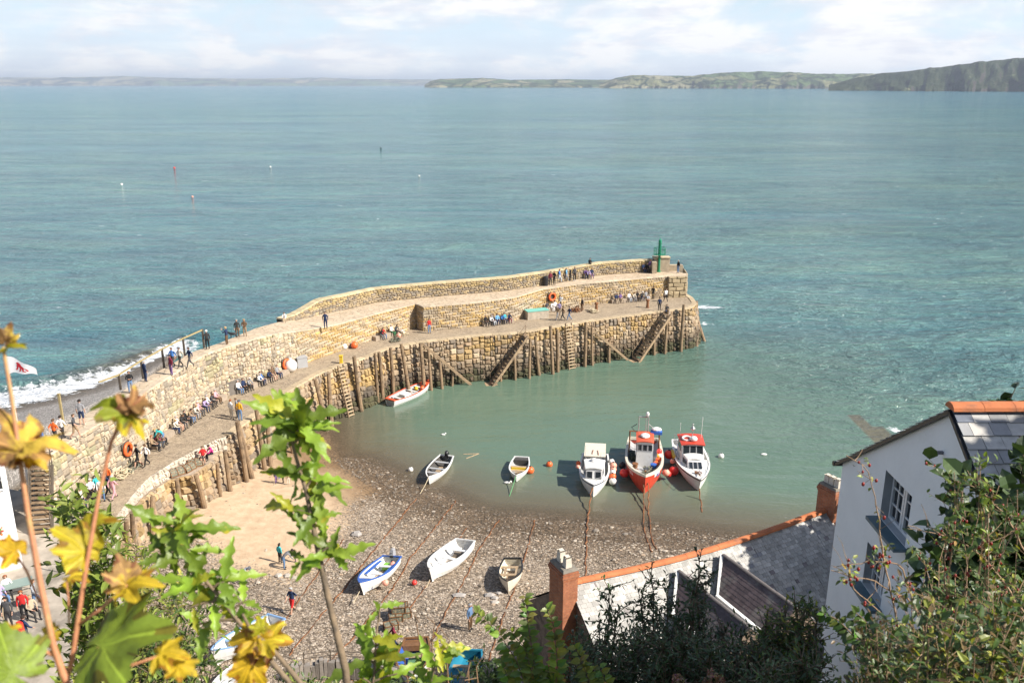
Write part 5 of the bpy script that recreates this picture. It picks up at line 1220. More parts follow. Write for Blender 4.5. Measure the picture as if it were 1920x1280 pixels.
for i, (px, py, s) in enumerate(((918, 1111, .42), (928, 1117, .3), (935, 1105, .26), (861, 1112, .4), (668, 990, .45), (540, 1085, .4), (523, 1086, .3), (928, 1126, .25))):
    p = at(px, py, 1.5); p.z = beach_z(p.x, p.y); mb = MB(); stone(mb, (0, 0, 0), s, r, (.36, .33, .30) if i < 5 else (.45, .40, .34)); o = mb.build('boulder', mst); o.location = p
    tag(o, ['largest grey boulder left of the cream dinghy', 'middle grey boulder left of the cream dinghy', 'grey boulder beside the bow of the cream dinghy', 'flat boulder below the large white rowing boat', 'pale boulder at the edge of the sand behind the oak', 'pale boulder below the people digging in the sand', 'small boulder left of the one below the diggers', 'smallest boulder left of the cream dinghy'][i], 'boulder')
# ------------------------------------------------------------------ people
# one continuous body per pose: joints -> skin -> smooth mesh; material slots: 0 skin 1 top 2 trousers 3 shoes
def pose_mesh(name, J, shorts=False, short_sleeve=False, skirt=False):
    """J: joint -> (x, y, z, rx, ry); front is -y"""
    E = [('pelvis', 'waist'), ('waist', 'chest'), ('chest', 'neck0'), ('neck0', 'neck'), ('neck', 'head'), ('head', 'crown')]
    for s in 'LR': E += [('chest', 'sh' + s), ('sh' + s, 'el' + s), ('el' + s, 'wr' + s), ('wr' + s, 'pa' + s), ('pelvis', 'hip' + s), ('hip' + s, 'kn' + s), ('kn' + s, 'an' + s), ('an' + s, 'to' + s)]
    names = list(J); ix = {n: i for i, n in enumerate(names)}
    me = bpy.data.meshes.new(name); me.from_pydata([J[n][:3] for n in names], [(ix[a], ix[b]) for a, b in E], [])
    o = bpy.data.objects.new(name, me); col.objects.link(o)
    md = o.modifiers.new('skin', 'SKIN'); md.branch_smoothing = .35; sd = o.modifiers.new('sub', 'SUBSURF'); sd.levels = 1; sd.render_levels = 1
    sk = me.skin_vertices[0].data if me.skin_vertices else None
    if sk is None: 
        me.skin_vertices.new() if hasattr(me.skin_vertices, 'new') else None; sk = me.skin_vertices[0].data
    for n in names: sk[ix[n]].radius = (J[n][3], J[n][4] if len(J[n]) > 4 else J[n][3]); sk[ix[n]].use_root = (n == 'pelvis')
    bpy.context.view_layer.update(); dg = bpy.context.evaluated_depsgraph_get()
    m2 = bpy.data.meshes.new_from_object(o.evaluated_get(dg)); bpy.data.objects.remove(o); bpy.data.meshes.remove(me); m2.name = name
    # hands (five fingers) and a nose, added to the same mesh
    mb = MB()
    for s in 'LR':
        p, w_ = V(J['pa' + s][:3]), V(J['wr' + s][:3]); d = (p - w_).normalized(); sdv = d.cross(V((0, 1, 0.2))).normalized()
        for k, l in ((-1.5, .055), (-.5, .07), (.5, .075), (1.5, .065)):
            q = p + sdv * (k * .016) + d * .02; mb.tube([q, q + d * l * .6, q + d * l + V((0, -.02, 0))], [.009, .008, .006], 5)
        q = w_.lerp(p, .5); fw = V((0, -1, 0)); mb.tube([q, q + fw * .03 + d * .03, q + fw * .035 + d * .065], [.011, .010, .007], 5)
    h, c = V(J['head'][:3]), V(J['crown'][:3]); up = (c - h).normalized(); fwd = V((0, -1, 0)) - up * V((0, -1, 0)).dot(up); fwd.normalize(); sd_ = up.cross(fwd)
    mb.tube([h + fwd * .075 + up * .05, h + fwd * .112 + up * .005, h + fwd * .085 - up * .012], [.010, .018, .012], 5)
    for q in (-1, 1): mb.ball(h + sd_ * (.083 * q) + up * .01, .028, 6, 4, 0, None, (.5, .9, 1.2)); 
    nb = len(m2.polygons); vs = [v.co.copy() for v in m2.vertices]; fs = [tuple(p.vertices) for p in m2.polygons]; n0 = len(vs)
    bpy.data.meshes.remove(m2)
    me = bpy.data.meshes.new(name); me.from_pydata(vs + [V(p) for p in mb.v], [], fs + [tuple(i + n0 for i in f) for f in mb.f])
    seg = {}
    for a, b in E:
        k = 1
        if a in ('neck', 'head') or b in ('neck',): k = 0
        if a.startswith('wr'): k = 0
        if a.startswith('el') and short_sleeve: k = 0
        if a == 'pelvis' or a.startswith('hip'): k = 2
        if a == 'pelvis' and b == 'waist': k = 12
        if a.startswith('kn'): k = 0 if shorts else 2
        if a.startswith('an'): k = 3
        seg[(a, b)] = k
    mi = []
    for p in me.polygons:
        if p.index >= nb: mi.append(0); continue
        c = p.center; best = (9, 0)
        for (a, b), k in seg.items():
            A, B = V(J[a][:3]), V(J[b][:3]); t = max(0, min(1, (c - A).dot(B - A) / max((B - A).length_squared, 1e-9))); d = (c - A.lerp(B, t)).length - (J[a][3] * (1 - t) + J[b][3] * t) * .9
            kk_ = (2 if t < .38 else 1) if k == 12 else k
            if d < best[0]: best = (d, kk_)
        mi.append(best[1])
    for i in range(4): me.materials.append(None)
    me.polygons.foreach_set('material_index', np.array(mi, dtype=np.int32)); me.polygons.foreach_set('use_smooth', np.ones(len(mi), dtype=bool)); me.update(); return me
def base(): return {'pelvis': (0, .01, .95, .145, .11), 'waist': (0, .01, 1.10, .135, .105), 'chest': (0, .015, 1.33, .165, .115), 'neck0': (0, .02, 1.46, .085, .075), 'neck': (0, .01, 1.52, .052, .055), 'head': (0, -.015, 1.60, .085, .10), 'crown': (0, -.005, 1.70, .062, .075),
    'shL': (.165, .02, 1.40, .07), 'elL': (.235, .05, 1.13, .05), 'wrL': (.235, -.03, .90, .034), 'paL': (.23, -.06, .82, .036, .024), 'shR': (-.165, .02, 1.40, .07), 'elR': (-.235, .05, 1.13, .05), 'wrR': (-.235, -.03, .90, .034), 'paR': (-.23, -.06, .82, .036, .024),
    'hipL': (.095, .01, .86, .098), 'knL': (.105, -.01, .49, .068), 'anL': (.11, .03, .09, .046), 'toL': (.125, -.12, .045, .042, .034), 'hipR': (-.095, .01, .86, .098), 'knR': (-.105, -.01, .49, .068), 'anR': (-.11, .03, .09, .046), 'toR': (-.125, -.12, .045, .042, .034)}
def P_stand(): return base()
def P_walk():
    J = base(); J['knL'] = (.10, -.17, .53, .068); J['anL'] = (.10, -.26, .12, .046); J['toL'] = (.11, -.42, .10, .042, .034); J['knR'] = (-.10, .07, .49, .068); J['anR'] = (-.10, .33, .16, .046); J['toR'] = (-.11, .23, .05, .042, .034)
    J['elL'] = (.24, .17, 1.17, .05); J['wrL'] = (.22, .16, .94, .034); J['paL'] = (.21, .14, .86, .036, .024); J['elR'] = (-.24, -.07, 1.15, .05); J['wrR'] = (-.2, -.24, 1.0, .034); J['paR'] = (-.19, -.30, .95, .036, .024); return J
def P_photo():
    J = base()
    for s, q in (('L', 1), ('R', -1)): J['el' + s] = (.25 * q, -.14, 1.22, .05); J['wr' + s] = (.11 * q, -.33, 1.42, .034); J['pa' + s] = (.08 * q, -.37, 1.49, .036, .024)
    return J
def P_fold():
    J = base()
    for s, q in (('L', 1), ('R', -1)): J['el' + s] = (.25 * q, -.03, 1.14, .05); J['wr' + s] = (.04 * q, -.20, 1.13, .034); J['pa' + s] = (-.04 * q, -.21, 1.15, .036, .024)
    return J
def P_sit():
    J = base(); dz = -.44
    for n in list(J):
        if n[:3] not in ('kn', 'an', 'to') and n[:2] not in ('kn', 'an', 'to'): x, y, z, *rr_ = J[n]; J[n] = (x, y + .02 * (z - .9), z + dz, *rr_)
    for s, q in (('L', 1), ('R', -1)):
        J['hip' + s] = (.10 * q, -.05, .50, .10); J['kn' + s] = (.12 * q, -.46, .50, .07); J['an' + s] = (.12 * q, -.44, .09, .046); J['to' + s] = (.13 * q, -.60, .045, .042, .034)
        J['el' + s] = (.25 * q, -.05, .72, .05); J['wr' + s] = (.14 * q, -.27, .63, .034); J['pa' + s] = (.10 * q, -.34, .61, .036, .024)
    return J
def P_lean():                                     # seated, elbows on the knees
    J = P_sit()
    for n in ('waist', 'chest', 'neck0', 'neck', 'head', 'crown', 'shL', 'shR'):
        x, y, z, *rr_ = J[n]; t = max(z - .55, 0); J[n] = (x, y - t * .42, z - t * .10, *rr_)
    for s, q in (('L', 1), ('R', -1)): J['el' + s] = (.2 * q, -.34, .64, .05); J['wr' + s] = (.08 * q, -.55, .62, .034); J['pa' + s] = (.04 * q, -.60, .63, .036, .024)
    return J
def P_bend():
    J = base()
    for n in ('waist', 'chest', 'neck0', 'neck', 'head', 'crown', 'shL', 'shR'):
        x, y, z, *rr_ = J[n]; t = z - .95; J[n] = (x, -.86 * t + .05, .97 + t * .45, *rr_)
    for s, q in (('L', 1), ('R', -1)): J['el' + s] = (.2 * q, -.46, .92, .05); J['wr' + s] = (.15 * q, -.60, .72, .034); J['pa' + s] = (.13 * q, -.64, .65, .036, .024)
    J['pelvis'] = (0, .08, .93, .145, .12); J['hipL'] = (.095, .06, .85, .1); J['hipR'] = (-.095, .06, .85, .1); return J
def P_edge():                                     # seated on an edge, legs hanging
    J = P_sit()
    for s, q in (('L', 1), ('R', -1)): J['an' + s] = (.12 * q, -.42, .06, .046); J['to' + s] = (.13 * q, -.52, -.02, .042, .034)
    return J
POSES = {}
for nm, fn in (('stand', P_stand), ('walk', P_walk), ('photo', P_photo), ('fold', P_fold), ('sit', P_sit), ('lean', P_lean), ('bend', P_bend), ('edge', P_edge)):
    for sh in (0, 1):
        J = fn(); POSES[nm, sh] = (pose_mesh('person_body', J, shorts=bool(sh), short_sleeve=bool(sh)), J)
def hair_mesh(kind, J):
    h, c = V(J['head'][:3]), V(J['crown'][:3]); up = (c - h).normalized(); R = up.to_track_quat('Z', 'Y').to_matrix(); mb = MB()
    fwd = V((0, -1, 0)) - up * V((0, -1, 0)).dot(up); fwd.normalize(); ctr = h.lerp(c, .55)
    n, m = 12, 6; vs = []
    for i in range(m + 1):
        a = PI / 2 - (PI * .62) * i / m
        for k in range(n):
            b = 2 * PI * k / n; side = up.cross(fwd); d = fwd * math.cos(b) + side * math.sin(b); lift = max(0, math.cos(b)) * .075 * (i / m)
            drop = (.10 if kind == 'long' else 0) * max(0, -math.cos(b) * .8 + .35) * (i / m) ** 2
            vs.append(ctr + d * (.112 * math.cos(a) * (1 if kind != 'hat' else 1.04)) + up * (.085 * math.sin(a) + lift - drop - .012))
    fs = [tuple(range(n))]
    for i in range(m):
        for k in range(n): k2 = (k + 1) % n; fs.append((i * n + k, (i + 1) * n + k, (i + 1) * n + k2, i * n + k2))
    mb.add(vs, fs)
    if kind == 'hat':
        mb.add([ctr + (fwd * math.cos(2 * PI * k / 14) * (.2 if math.cos(2 * PI * k / 14) > 0 else .13) + up.cross(fwd) * math.sin(2 * PI * k / 14) * .13) + up * .02 for k in range(14)] + [ctr + up * .03], [(k, (k + 1) % 14, 14) for k in range(14)])
    o = mb.build('hair', M('hair_plain', (.1, .07, .04)), None, True, True, link=False); return o.data
HAIRM = {}
COL = dict(black=(.02, .02, .022), navy=(.025, .04, .09), dark=(.045, .042, .042), charcoal=(.07, .07, .075), grey=(.26, .26, .27), pale=(.48, .52, .56), white=(.72, .71, .69), cream=(.60, .54, .44), beige=(.42, .34, .24), brown=(.15, .09, .05), tan=(.30, .21, .13),
           red=(.50, .03, .03), maroon=(.19, .03, .05), pink=(.62, .33, .36), magenta=(.55, .05, .24), purple=(.15, .09, .22), lilac=(.40, .32, .52), blue=(.06, .17, .44), sky=(.16, .38, .62), denim=(.12, .20, .34), turquoise=(.06, .42, .45), teal=(.04, .36, .36), yellow=(.68, .36, .03), orange=(.68, .13, .03), olive=(.14, .13, .06), green=(.05, .18, .08), khaki=(.30, .25, .15))
HAIR = dict(dark=(.03, .02, .015), brown=(.11, .06, .03), fair=(.42, .28, .13), grey=(.38, .37, .36), white=(.60, .58, .55), red=(.28, .09, .03), black=(.012, .012, .012), hat=(.10, .10, .11), whitehat=(.65, .63, .58))
def cloth(c): return M('cloth_' + c, COL[c], .9, .16, 7, .35, 40, spec=.15, bdist=.01)
skinm = M('skin', (.52, .31, .22), .6, .06, 8, .05, 40, spec=.3)
ALLP = []
WORD = dict(pale='pale blue', sky='sky blue', charcoal='dark grey', dark='dark', denim='blue denim', black='black')
def person(px, py, z, pose, face, top, bottom, hair='dark', where='', shorts=False, group=None, s=1.0, shoe='dark', long=False, what=None, pt=None):
    p = pt if pt is not None else (at(px, py, z) if not callable(z) else None)
    if p is None:
        p = at(px, py, 1.5)
        for _ in range(3): p = at(px, py, z(p.x, p.y))
    if group == gQ and pose in ('sit', 'lean') and pt is None and (262 < px < 405 or 438 < px < 527 or 696 < px < 745 or 900 < px < 960 or 1018 < px < 1045 or 1145 < px < 1216) and 'ledge' not in where and 'teal' not in where:
        u = RF.u_at_px(px, 5.4); nn_ = RF.nrm(u); b_ = RF.bot(u); p = V((b_.x, b_.y, 5.0)) + nn_ * .36; face = math.degrees(math.atan2(nn_.x, -nn_.y)) + r.uniform(-14, 14)
    me, J = POSES[pose, int(shorts)]
    o = bpy.data.objects.new('person', me); col.objects.link(o); o.location = p; o.rotation_euler = (0, 0, math.radians(face)); o.scale = (s, s, s)
    for i, m in enumerate((skinm, cloth(top), cloth(bottom), cloth(shoe))): o.material_slots[i].link = 'OBJECT'; o.material_slots[i].material = m
    kind = 'hat' if hair in ('hat', 'whitehat') else ('long' if long else 'short'); key = (pose, kind)
    if key not in HAIRM: HAIRM[key] = hair_mesh(kind, J)
    h = bpy.data.objects.new('hat' if kind == 'hat' else 'hair', HAIRM[key]); col.objects.link(h); h.parent = o; h.material_slots[0].link = 'OBJECT'; h.material_slots[0].material = M('hair_' + hair, HAIR[hair], .8, .2, 20, .4, 60)
    verb = what or {'stand': 'standing', 'walk': 'walking', 'photo': 'taking a picture', 'fold': 'arms folded', 'sit': 'seated', 'lean': 'leaning forward', 'bend': 'bending over', 'edge': 'seated'}[pose]
    tw = WORD.get(top, top); bw = WORD.get(bottom, bottom)
    lab = f'person in {tw} top, {bw} {"shorts" if shorts else "trousers"}, {verb} {where}'.strip()
    tag(o, lab, 'person', group); ALLP.append((o, px)); return o
W_ = 9.2; gU = 'people on the raised walkway'; gQ = 'people on the lower quay'
# facing angle: 0 looks towards the camera, 90 towards the right, 180 out to sea
A = 'beside the wooden railing'
person(246, 737, W_, 'fold', 30, 'black', 'denim', 'dark', A, group=gU); person(274, 716, W_, 'stand', 140, 'navy', 'navy', 'grey', A, group=gU); person(322, 704, W_, 'stand', -40, 'maroon', 'purple', 'dark', A, group=gU); person(325, 690, 9.3, 'walk', -20, 'blue', 'dark', 'brown', A, group=gU)
person(339, 689, 9.3, 'walk', -30, 'cream', 'dark', 'hat', A, group=gU); person(357, 689, 9.3, 'walk', -50, 'navy', 'charcoal', 'dark', A, group=gU); person(390, 655, 9.3, 'stand', 200, 'dark', 'black', 'white', 'at the far end of the railing', group=gU)
person(426, 648, 9.2, 'photo', -100, 'navy', 'brown', 'fair', 'on the raised walkway', group=gU); person(446, 633, 9.1, 'stand', 10, 'dark', 'brown', 'grey', 'at the walkway edge', group=gU); person(460, 632, 9.1, 'fold', 0, 'brown', 'tan', 'fair', 'at the walkway edge', group=gU, long=True)
A = 'above the pebble bank'
person(155, 797, W_, 'stand', 190, 'grey', 'navy', 'dark', A, True, gU, 1.06, 'white'); person(143, 823, W_, 'walk', 100, 'charcoal', 'tan', 'brown', A, True, gU); person(119, 826, W_, 'walk', 170, 'white', 'dark', 'dark', A, group=gU); person(106, 833, W_, 'walk', 160, 'orange', 'dark', 'brown', A, True, gU); person(86, 852, W_, 'walk', 120, 'blue', 'brown', 'hat', A, True, gU)
person(611, 617, 7.9, 'stand', 5, 'navy', 'navy', 'dark', 'alone in the middle of the raised walkway', group=gU, s=1.04)
person(534, 604, 8.4, 'lean', 10, 'white', 'beige', 'brown', 'at the near end of the parapet', group=gU, s=.9)
A = 'by the parapet'
for x, y, t, b, hr, ps, fc in ((1032, 535, 'maroon', 'dark', 'dark', 'stand', 20), (1039, 534, 'black', 'dark', 'brown', 'fold', -30), (1049, 530, 'blue', 'pale', 'dark', 'walk', 60), (1055, 528, 'black', 'black', 'dark', 'stand', 0), (1062, 528, 'sky', 'grey', 'fair', 'walk', 70), (1067, 526, 'navy', 'dark', 'grey', 'stand', 150)):
    person(x, y, 7.7, ps, fc, t, b, hr, 'in the parapet group', group=gU)
person(1077, 527, 7.7, 'stand', 20, 'charcoal', 'black', 'brown', 'just right of the group by the parapet', group=gU, s=1.05, shoe='white')
plb = 7.7
for x, y, t, b, hr, ps in ((1098, 522, 'purple', 'navy', 'dark', 'sit'), (1103, 522, 'lilac', 'dark', 'grey', 'lean'), (1109, 521, 'navy', 'purple', 'fair', 'sit')): person(x, y, 7.7, ps, 10, t, b, hr, 'below the parapet', group=gU)
p = at(1103, 515, 7.7); person(1103, 502, 0, 'lean', 160, 'black', 'dark', 'dark', 'on top of the parapet', group=gU, pt=V((p.x, PF.top(PF.u_at_px(1103)).y + .2, PF.top(PF.u_at_px(1103)).z - .36)))
for x, y, t, b, hr, ps in ((1206, 511, 'navy', 'navy', 'dark', 'sit'), (1213, 511, 'black', 'dark', 'dark', 'sit'), (1219, 511, 'purple', 'beige', 'brown', 'stand')): person(x, y, 7.7, ps, 20, t, b, hr, 'left of the harbour light', group=gU)
person(1271, 512, 7.7, 'stand', -60, 'black', 'denim', 'grey', 'right of the harbour light', group=gU)
A = 'beside the turquoise-topped box'
for x, y, t, b, hr, ps, fc in ((1021, 587, 'charcoal', 'cream', 'dark', 'sit', 30), (1029, 588, 'white', 'white', 'brown', 'lean', 30), (1037, 585, 'white', 'grey', 'dark', 'sit', 30)): person(x, y, 5, ps, fc, t, b, hr, A, group=gQ)
person(1050, 579, 5, 'photo', 150, 'pale', 'charcoal', 'brown', 'in the quay group', group=gQ); person(1045, 601, 5, 'walk', -60, 'tan', 'grey', 'grey', 'in the quay group', group=gQ); person(1055, 601, 5, 'walk', -80, 'brown', 'dark', 'dark', 'in the quay group', group=gQ); person(1067, 601, 5, 'walk', -80, 'navy', 'denim', 'dark', 'in the quay group', group=gQ); person(1048, 592, 5, 'stand', 160, 'lilac', 'dark', 'fair', 'in the quay group', group=gQ)
person(1091, 583, 5, 'stand', -60, 'dark', 'brown', 'brown', 'beside the rust-coloured gear', group=gQ, s=.95)
A = 'by the steps at the end wall'
for x, y, t, b, hr, ps in ((1152, 566, 'navy', 'beige', 'dark', 'sit'), (1159, 565, 'purple', 'beige', 'grey', 'sit'), (1178, 563, 'white', 'pale', 'grey', 'sit'), (1184, 562, 'cream', 'grey', 'brown', 'lean'), (1193, 559, 'black', 'dark', 'dark', 'sit'), (1200, 560, 'charcoal', 'navy', 'white', 'lean'), (1208, 559, 'grey', 'pale', 'brown', 'sit')):
    person(x, y, 5, ps, 12, t, b, hr, 'below the stone steps', group=gQ)
person(1224, 561, 5, 'stand', 160, 'black', 'dark', 'dark', 'at the foot of the stone steps', group=gQ); person(1248, 566, 5, 'walk', 200, 'white', 'dark', 'brown', 'towards the end wall of the quay', group=gQ); person(1236, 583, 5, 'stand', 175, 'navy', 'dark', 'dark', 'at the head of the timber stairs', group=gQ)
p = at(1250, 583, 5); person(1250, 590, 0, 'edge', 10, 'dark', 'blue', 'dark', 'on the quay edge near the timber stairs', group=gQ, pt=V((p.x, p.y - .05, 4.58)))
for x, y, t, b, hr, ps in ((908, 608, 'black', 'dark', 'dark', 'sit'), (915, 607, 'white', 'black', 'grey', 'lean'), (922, 607, 'charcoal', 'pale', 'brown', 'sit'), (930, 606, 'sky', 'navy', 'dark', 'sit'), (937, 605, 'blue', 'dark', 'brown', 'lean'), (944, 604, 'turquoise', 'navy', 'dark', 'sit'), (952, 603, 'navy', 'maroon', 'brown', 'lean')):
    person(x, y, 5, ps, 15, t, b, hr, 'on the mid-quay bench', group=gQ)
for x, y, t, b, hr, ps in ((714, 638, 'red', 'denim', 'dark', 'sit'), (728, 632, 'white', 'green', 'grey', 'sit'), (737, 631, 'charcoal', 'dark', 'dark', 'lean'), (708, 639, 'black', 'grey', 'dark', 'lean')): person(x, y, 5, ps, 20, t, b, hr, 'by the floats on the quay', group=gQ)
person(805, 625, 5, 'stand', 30, 'red', 'denim', 'dark', 'by the step in the quay wall', group=gQ)
for x, y, t, b, hr, ps, sh in ((476, 725, 'white', 'black', 'grey', 'lean', 0), (484, 722, 'blue', 'navy', 'brown', 'sit', 0), (495, 714, 'navy', 'dark', 'dark', 'lean', 0), (503, 713, 'brown', 'beige', 'brown', 'sit', 1), (514, 709, 'grey', 'navy', 'brown', 'sit', 0)): person(x, y, 5, ps, 35, t, b, hr, 'left of the large white ball', bool(sh), gQ)
for x, y, t, b, hr, ps in ((442, 742, 'white', 'denim', 'grey', 'sit'), (451, 739, 'navy', 'black', 'dark', 'sit'), (459, 736, 'grey', 'charcoal', 'white', 'lean')): person(x, y, 5, ps, 35, t, b, hr, 'beside the dark grey wooden box', group=gQ)
ROW = ((397, 764, 'pink', 'brown', 'grey', 'sit', 0), (387, 771, 'charcoal', 'dark', 'brown', 'lean', 0), (380, 775, 'white', 'dark', 'grey', 'sit', 0), (372, 779, 'lilac', 'navy', 'brown', 'lean', 0), (363, 784, 'pink', 'charcoal', 'white', 'sit', 0), (355, 788, 'cream', 'grey', 'fair', 'lean', 0), (347, 792, 'tan', 'denim', 'dark', 'lean', 0), (338, 797, 'black', 'black', 'dark', 'sit', 0), (330, 802, 'dark', 'charcoal', 'brown', 'lean', 0), (322, 808, 'white', 'beige', 'grey', 'sit', 1), (314, 813, 'cream', 'navy', 'fair', 'lean', 0), (291, 829, 'navy', 'dark', 'dark', 'sit', 0), (283, 834, 'brown', 'charcoal', 'brown', 'lean', 0), (275, 840, 'tan', 'black', 'red', 'sit', 0))
for x, y, t, b, hr, ps, sh in ROW: person(x, y, 5, ps, 38, t, b, hr, 'in the long wall row', bool(sh), gQ)
person(307, 833, 5, 'bend', -75, 'teal', 'denim', 'fair', 'before the long wall row', group=gQ, long=True); person(297, 836, 5, 'sit', 30, 'magenta', 'pale', 'brown', 'beside the teal-topped person bending', group=gQ, s=.72)
person(260, 877, 5, 'walk', -55, 'black', 'black', 'dark', 'below the lifebuoy', True, gQ, 1.05); person(276, 874, 5, 'walk', -30, 'white', 'black', 'brown', 'below the lifebuoy', group=gQ, long=True)
person(435, 786, 5, 'stand', 150, 'white', 'cream', 'red', 'behind a tall fender post', group=gQ); person(451, 789, 5, 'stand', 170, 'yellow', 'denim', 'hat', 'at the edge of the quay', group=gQ, s=1.05); person(445, 783, 5, 'stand', -60, 'grey', 'charcoal', 'brown', 'beside the yellow-topped one', group=gQ)
p = at(382, 842, 4.15); person(382, 866, 4.15, 'sit', 15, 'red', 'dark', 'brown', 'above the pot ledge', True, gQ); person(400, 860, 4.15, 'lean', -50, 'magenta', 'black', 'dark', 'above the pot ledge', group=gQ)
A = 'on the near quay end'
person(215, 936, 5, 'walk', 160, 'pink', 'pink', 'grey', A, group=gQ); person(203, 931, 5, 'walk', 150, 'navy', 'black', 'dark', A, group=gQ); person(184, 922, 5, 'sit', 40, 'turquoise', 'dark', 'hat', A, group=gQ); person(172, 930, 5, 'sit', 40, 'white', 'charcoal', 'whitehat', A, group=gQ); person(205, 915, 5, 'stand', -20, 'orange', 'dark', 'red', A, group=gQ); person(155, 948, 5, 'sit', 40, 'cream', 'navy', 'grey', A, group=gQ); person(193, 940, 5, 'stand', 30, 'white', 'denim', 'brown', A, group=gQ)
gB = 'people on the beach'; bz = beach_z
person(526, 1055, bz, 'stand', 150, 'turquoise', 'dark', 'dark', 'digging group on sand', group=gB, s=.82, long=True); person(534, 1066, bz, 'bend', 100, 'grey', 'denim', 'dark', 'digging group on sand', group=gB); person(554, 1054, bz, 'stand', -60, 'navy', 'navy', 'brown', 'small child beside diggers', group=gB, s=.55)
person(549, 1150, bz, 'walk', -25, 'navy', 'red', 'grey', 'on the shingle left of the oak sapling', True, gB); person(459, 1093, bz, 'bend', 60, 'pale', 'denim', 'hat', 'at the near sand edge', group=gB, s=.95); person(882, 1181, bz, 'stand', 60, 'denim', 'brown', 'grey', 'on the shingle casting a long shadow', group=gB); person(739, 1220, bz, 'walk', -80, 'maroon', 'navy', 'brown', 'on the shingle beside the slatted crates', group=gB)
person(518, 906, bz, 'stand', 60, 'charcoal', 'purple', 'dark', '(child) by quay wall', group=gB, s=.7); person(531, 905, bz, 'bend', -60, 'blue', 'dark', 'brown', '(child) by quay wall', group=gB, s=.62); person(541, 908, bz, 'stand', 200, 'tan', 'cream', 'fair', '(child) by quay wall', group=gB, s=.6)
gC = 'people in the yard below the white inn'; cz = 5.5
person(16, 1118, cz, 'sit', 40, 'white', 'dark', 'red', 'at the green table', group=gC, long=True); person(3, 1132, cz, 'sit', 70, 'lilac', 'denim', 'brown', 'at the green table', group=gC); person(19, 1176, cz, 'stand', 10, 'charcoal', 'dark', 'dark', 'in the yard near the green table', group=gC); person(48, 1163, cz, 'stand', 20, 'red', 'black', 'red', 'in the yard with a hood', group=gC, long=True); person(62, 1158, cz, 'sit', 60, 'beige', 'dark', 'fair', 'beside the red-coated one in the yard', group=gC)
bp = person(53, 1212, cz, 'walk', 150, 'navy', 'charcoal', 'dark', 'with a red backpack in the yard', group=gC); person(4, 1166, cz, 'stand', 50, 'white', 'beige', 'grey', 'in the yard at the left edge', group=gC); person(0, 1218, cz, 'stand', 80, 'navy', 'navy', 'dark', 'in the yard at the left edge', group=gC); person(70, 1142, cz, 'walk', 100, 'pale', 'denim', 'brown', 'behind the reddish leaf stem', group=gC)
mb = MB(); mb.box((0, .19, 1.22), (.34, .2, .5), None, 0, None, .85); mb.ball((0, .28, 1.12), .14, 9, 6, 0, None, (1, .6, 1.1)); q = mb.build('backpack', M('red_nylon', (.55, .03, .03), .6), None, False, True); q.location = bp.location; q.rotation_euler = bp.rotation_euler; tag(q, 'red backpack carried by the person in the yard', 'backpack')
# the same words may not name two people: number them along the group
seen = {}
for o, px in ALLP: seen.setdefault(o['label'], []).append((px, o))
for k, v in seen.items():
    if len(v) > 1:
        v.sort(key=lambda t: t[0])
        for i, (px, o) in enumerate(v): o['label'] = ('left-hand ', 'right-hand ')[i] + k if len(v) == 2 else f'{ORD[i]} from left, ' + k
# table in the yard, dog by the walkway edge
def yard_table(px, py, rz, label, z=5.5):
    o = thing('yard_table', label, 'table', at(px, py, z), rz); m = paint('table_green', (.20, .27, .24)); mb = MB(); mb.box((0, 0, .74), (1.7, .85, .04)); mb.build('table_top', m, o, local=True)
    for x in (-.75, .75):
        for y in (-.35, .35): mb = MB(); mb.tube([(x, y, 0), (x, y, .73)], .025, 6); mb.build('leg', black, o, local=True)
    mb = MB(); mb.tube([(-.75, 0, .3), (.75, 0, .3)], .02, 5); mb.build('stretcher', black, o, local=True)
yard_table(30, 1118, .5, 'green-topped table with dark legs in the yard')
mb = MB(); mb.tube([(.0, .32, .38), (0, .1, .42), (0, -.2, .43), (0, -.34, .52), (0, -.46, .56), (0, -.58, .52)], [.06, .12, .13, .08, .08, .04], 8)
for x in (-.07, .07):
    mb.tube([(x, -.2, .36), (x, -.2, .16), (x, -.22, .02)], [.05, .03, .028], 6); mb.tube([(x, .26, .36), (x, .22, .24), (x, .33, .14), (x, .30, .02)], [.06, .045, .028, .026], 6); mb.tube([(x * .8, -.44, .6), (x * 1.2, -.43, .7)], [.03, .012], 5)
mb.tube([(0, .34, .42), (0, .5, .52), (0, .56, .62)], [.03, .02, .012], 6); o = mb.build('dog', black, None, True, True); o.location = at(438, 634, 9.15); o.rotation_euler = (0, 0, math.radians(-80)); tag(o, 'black dog beside the couple at the walkway edge', 'dog')
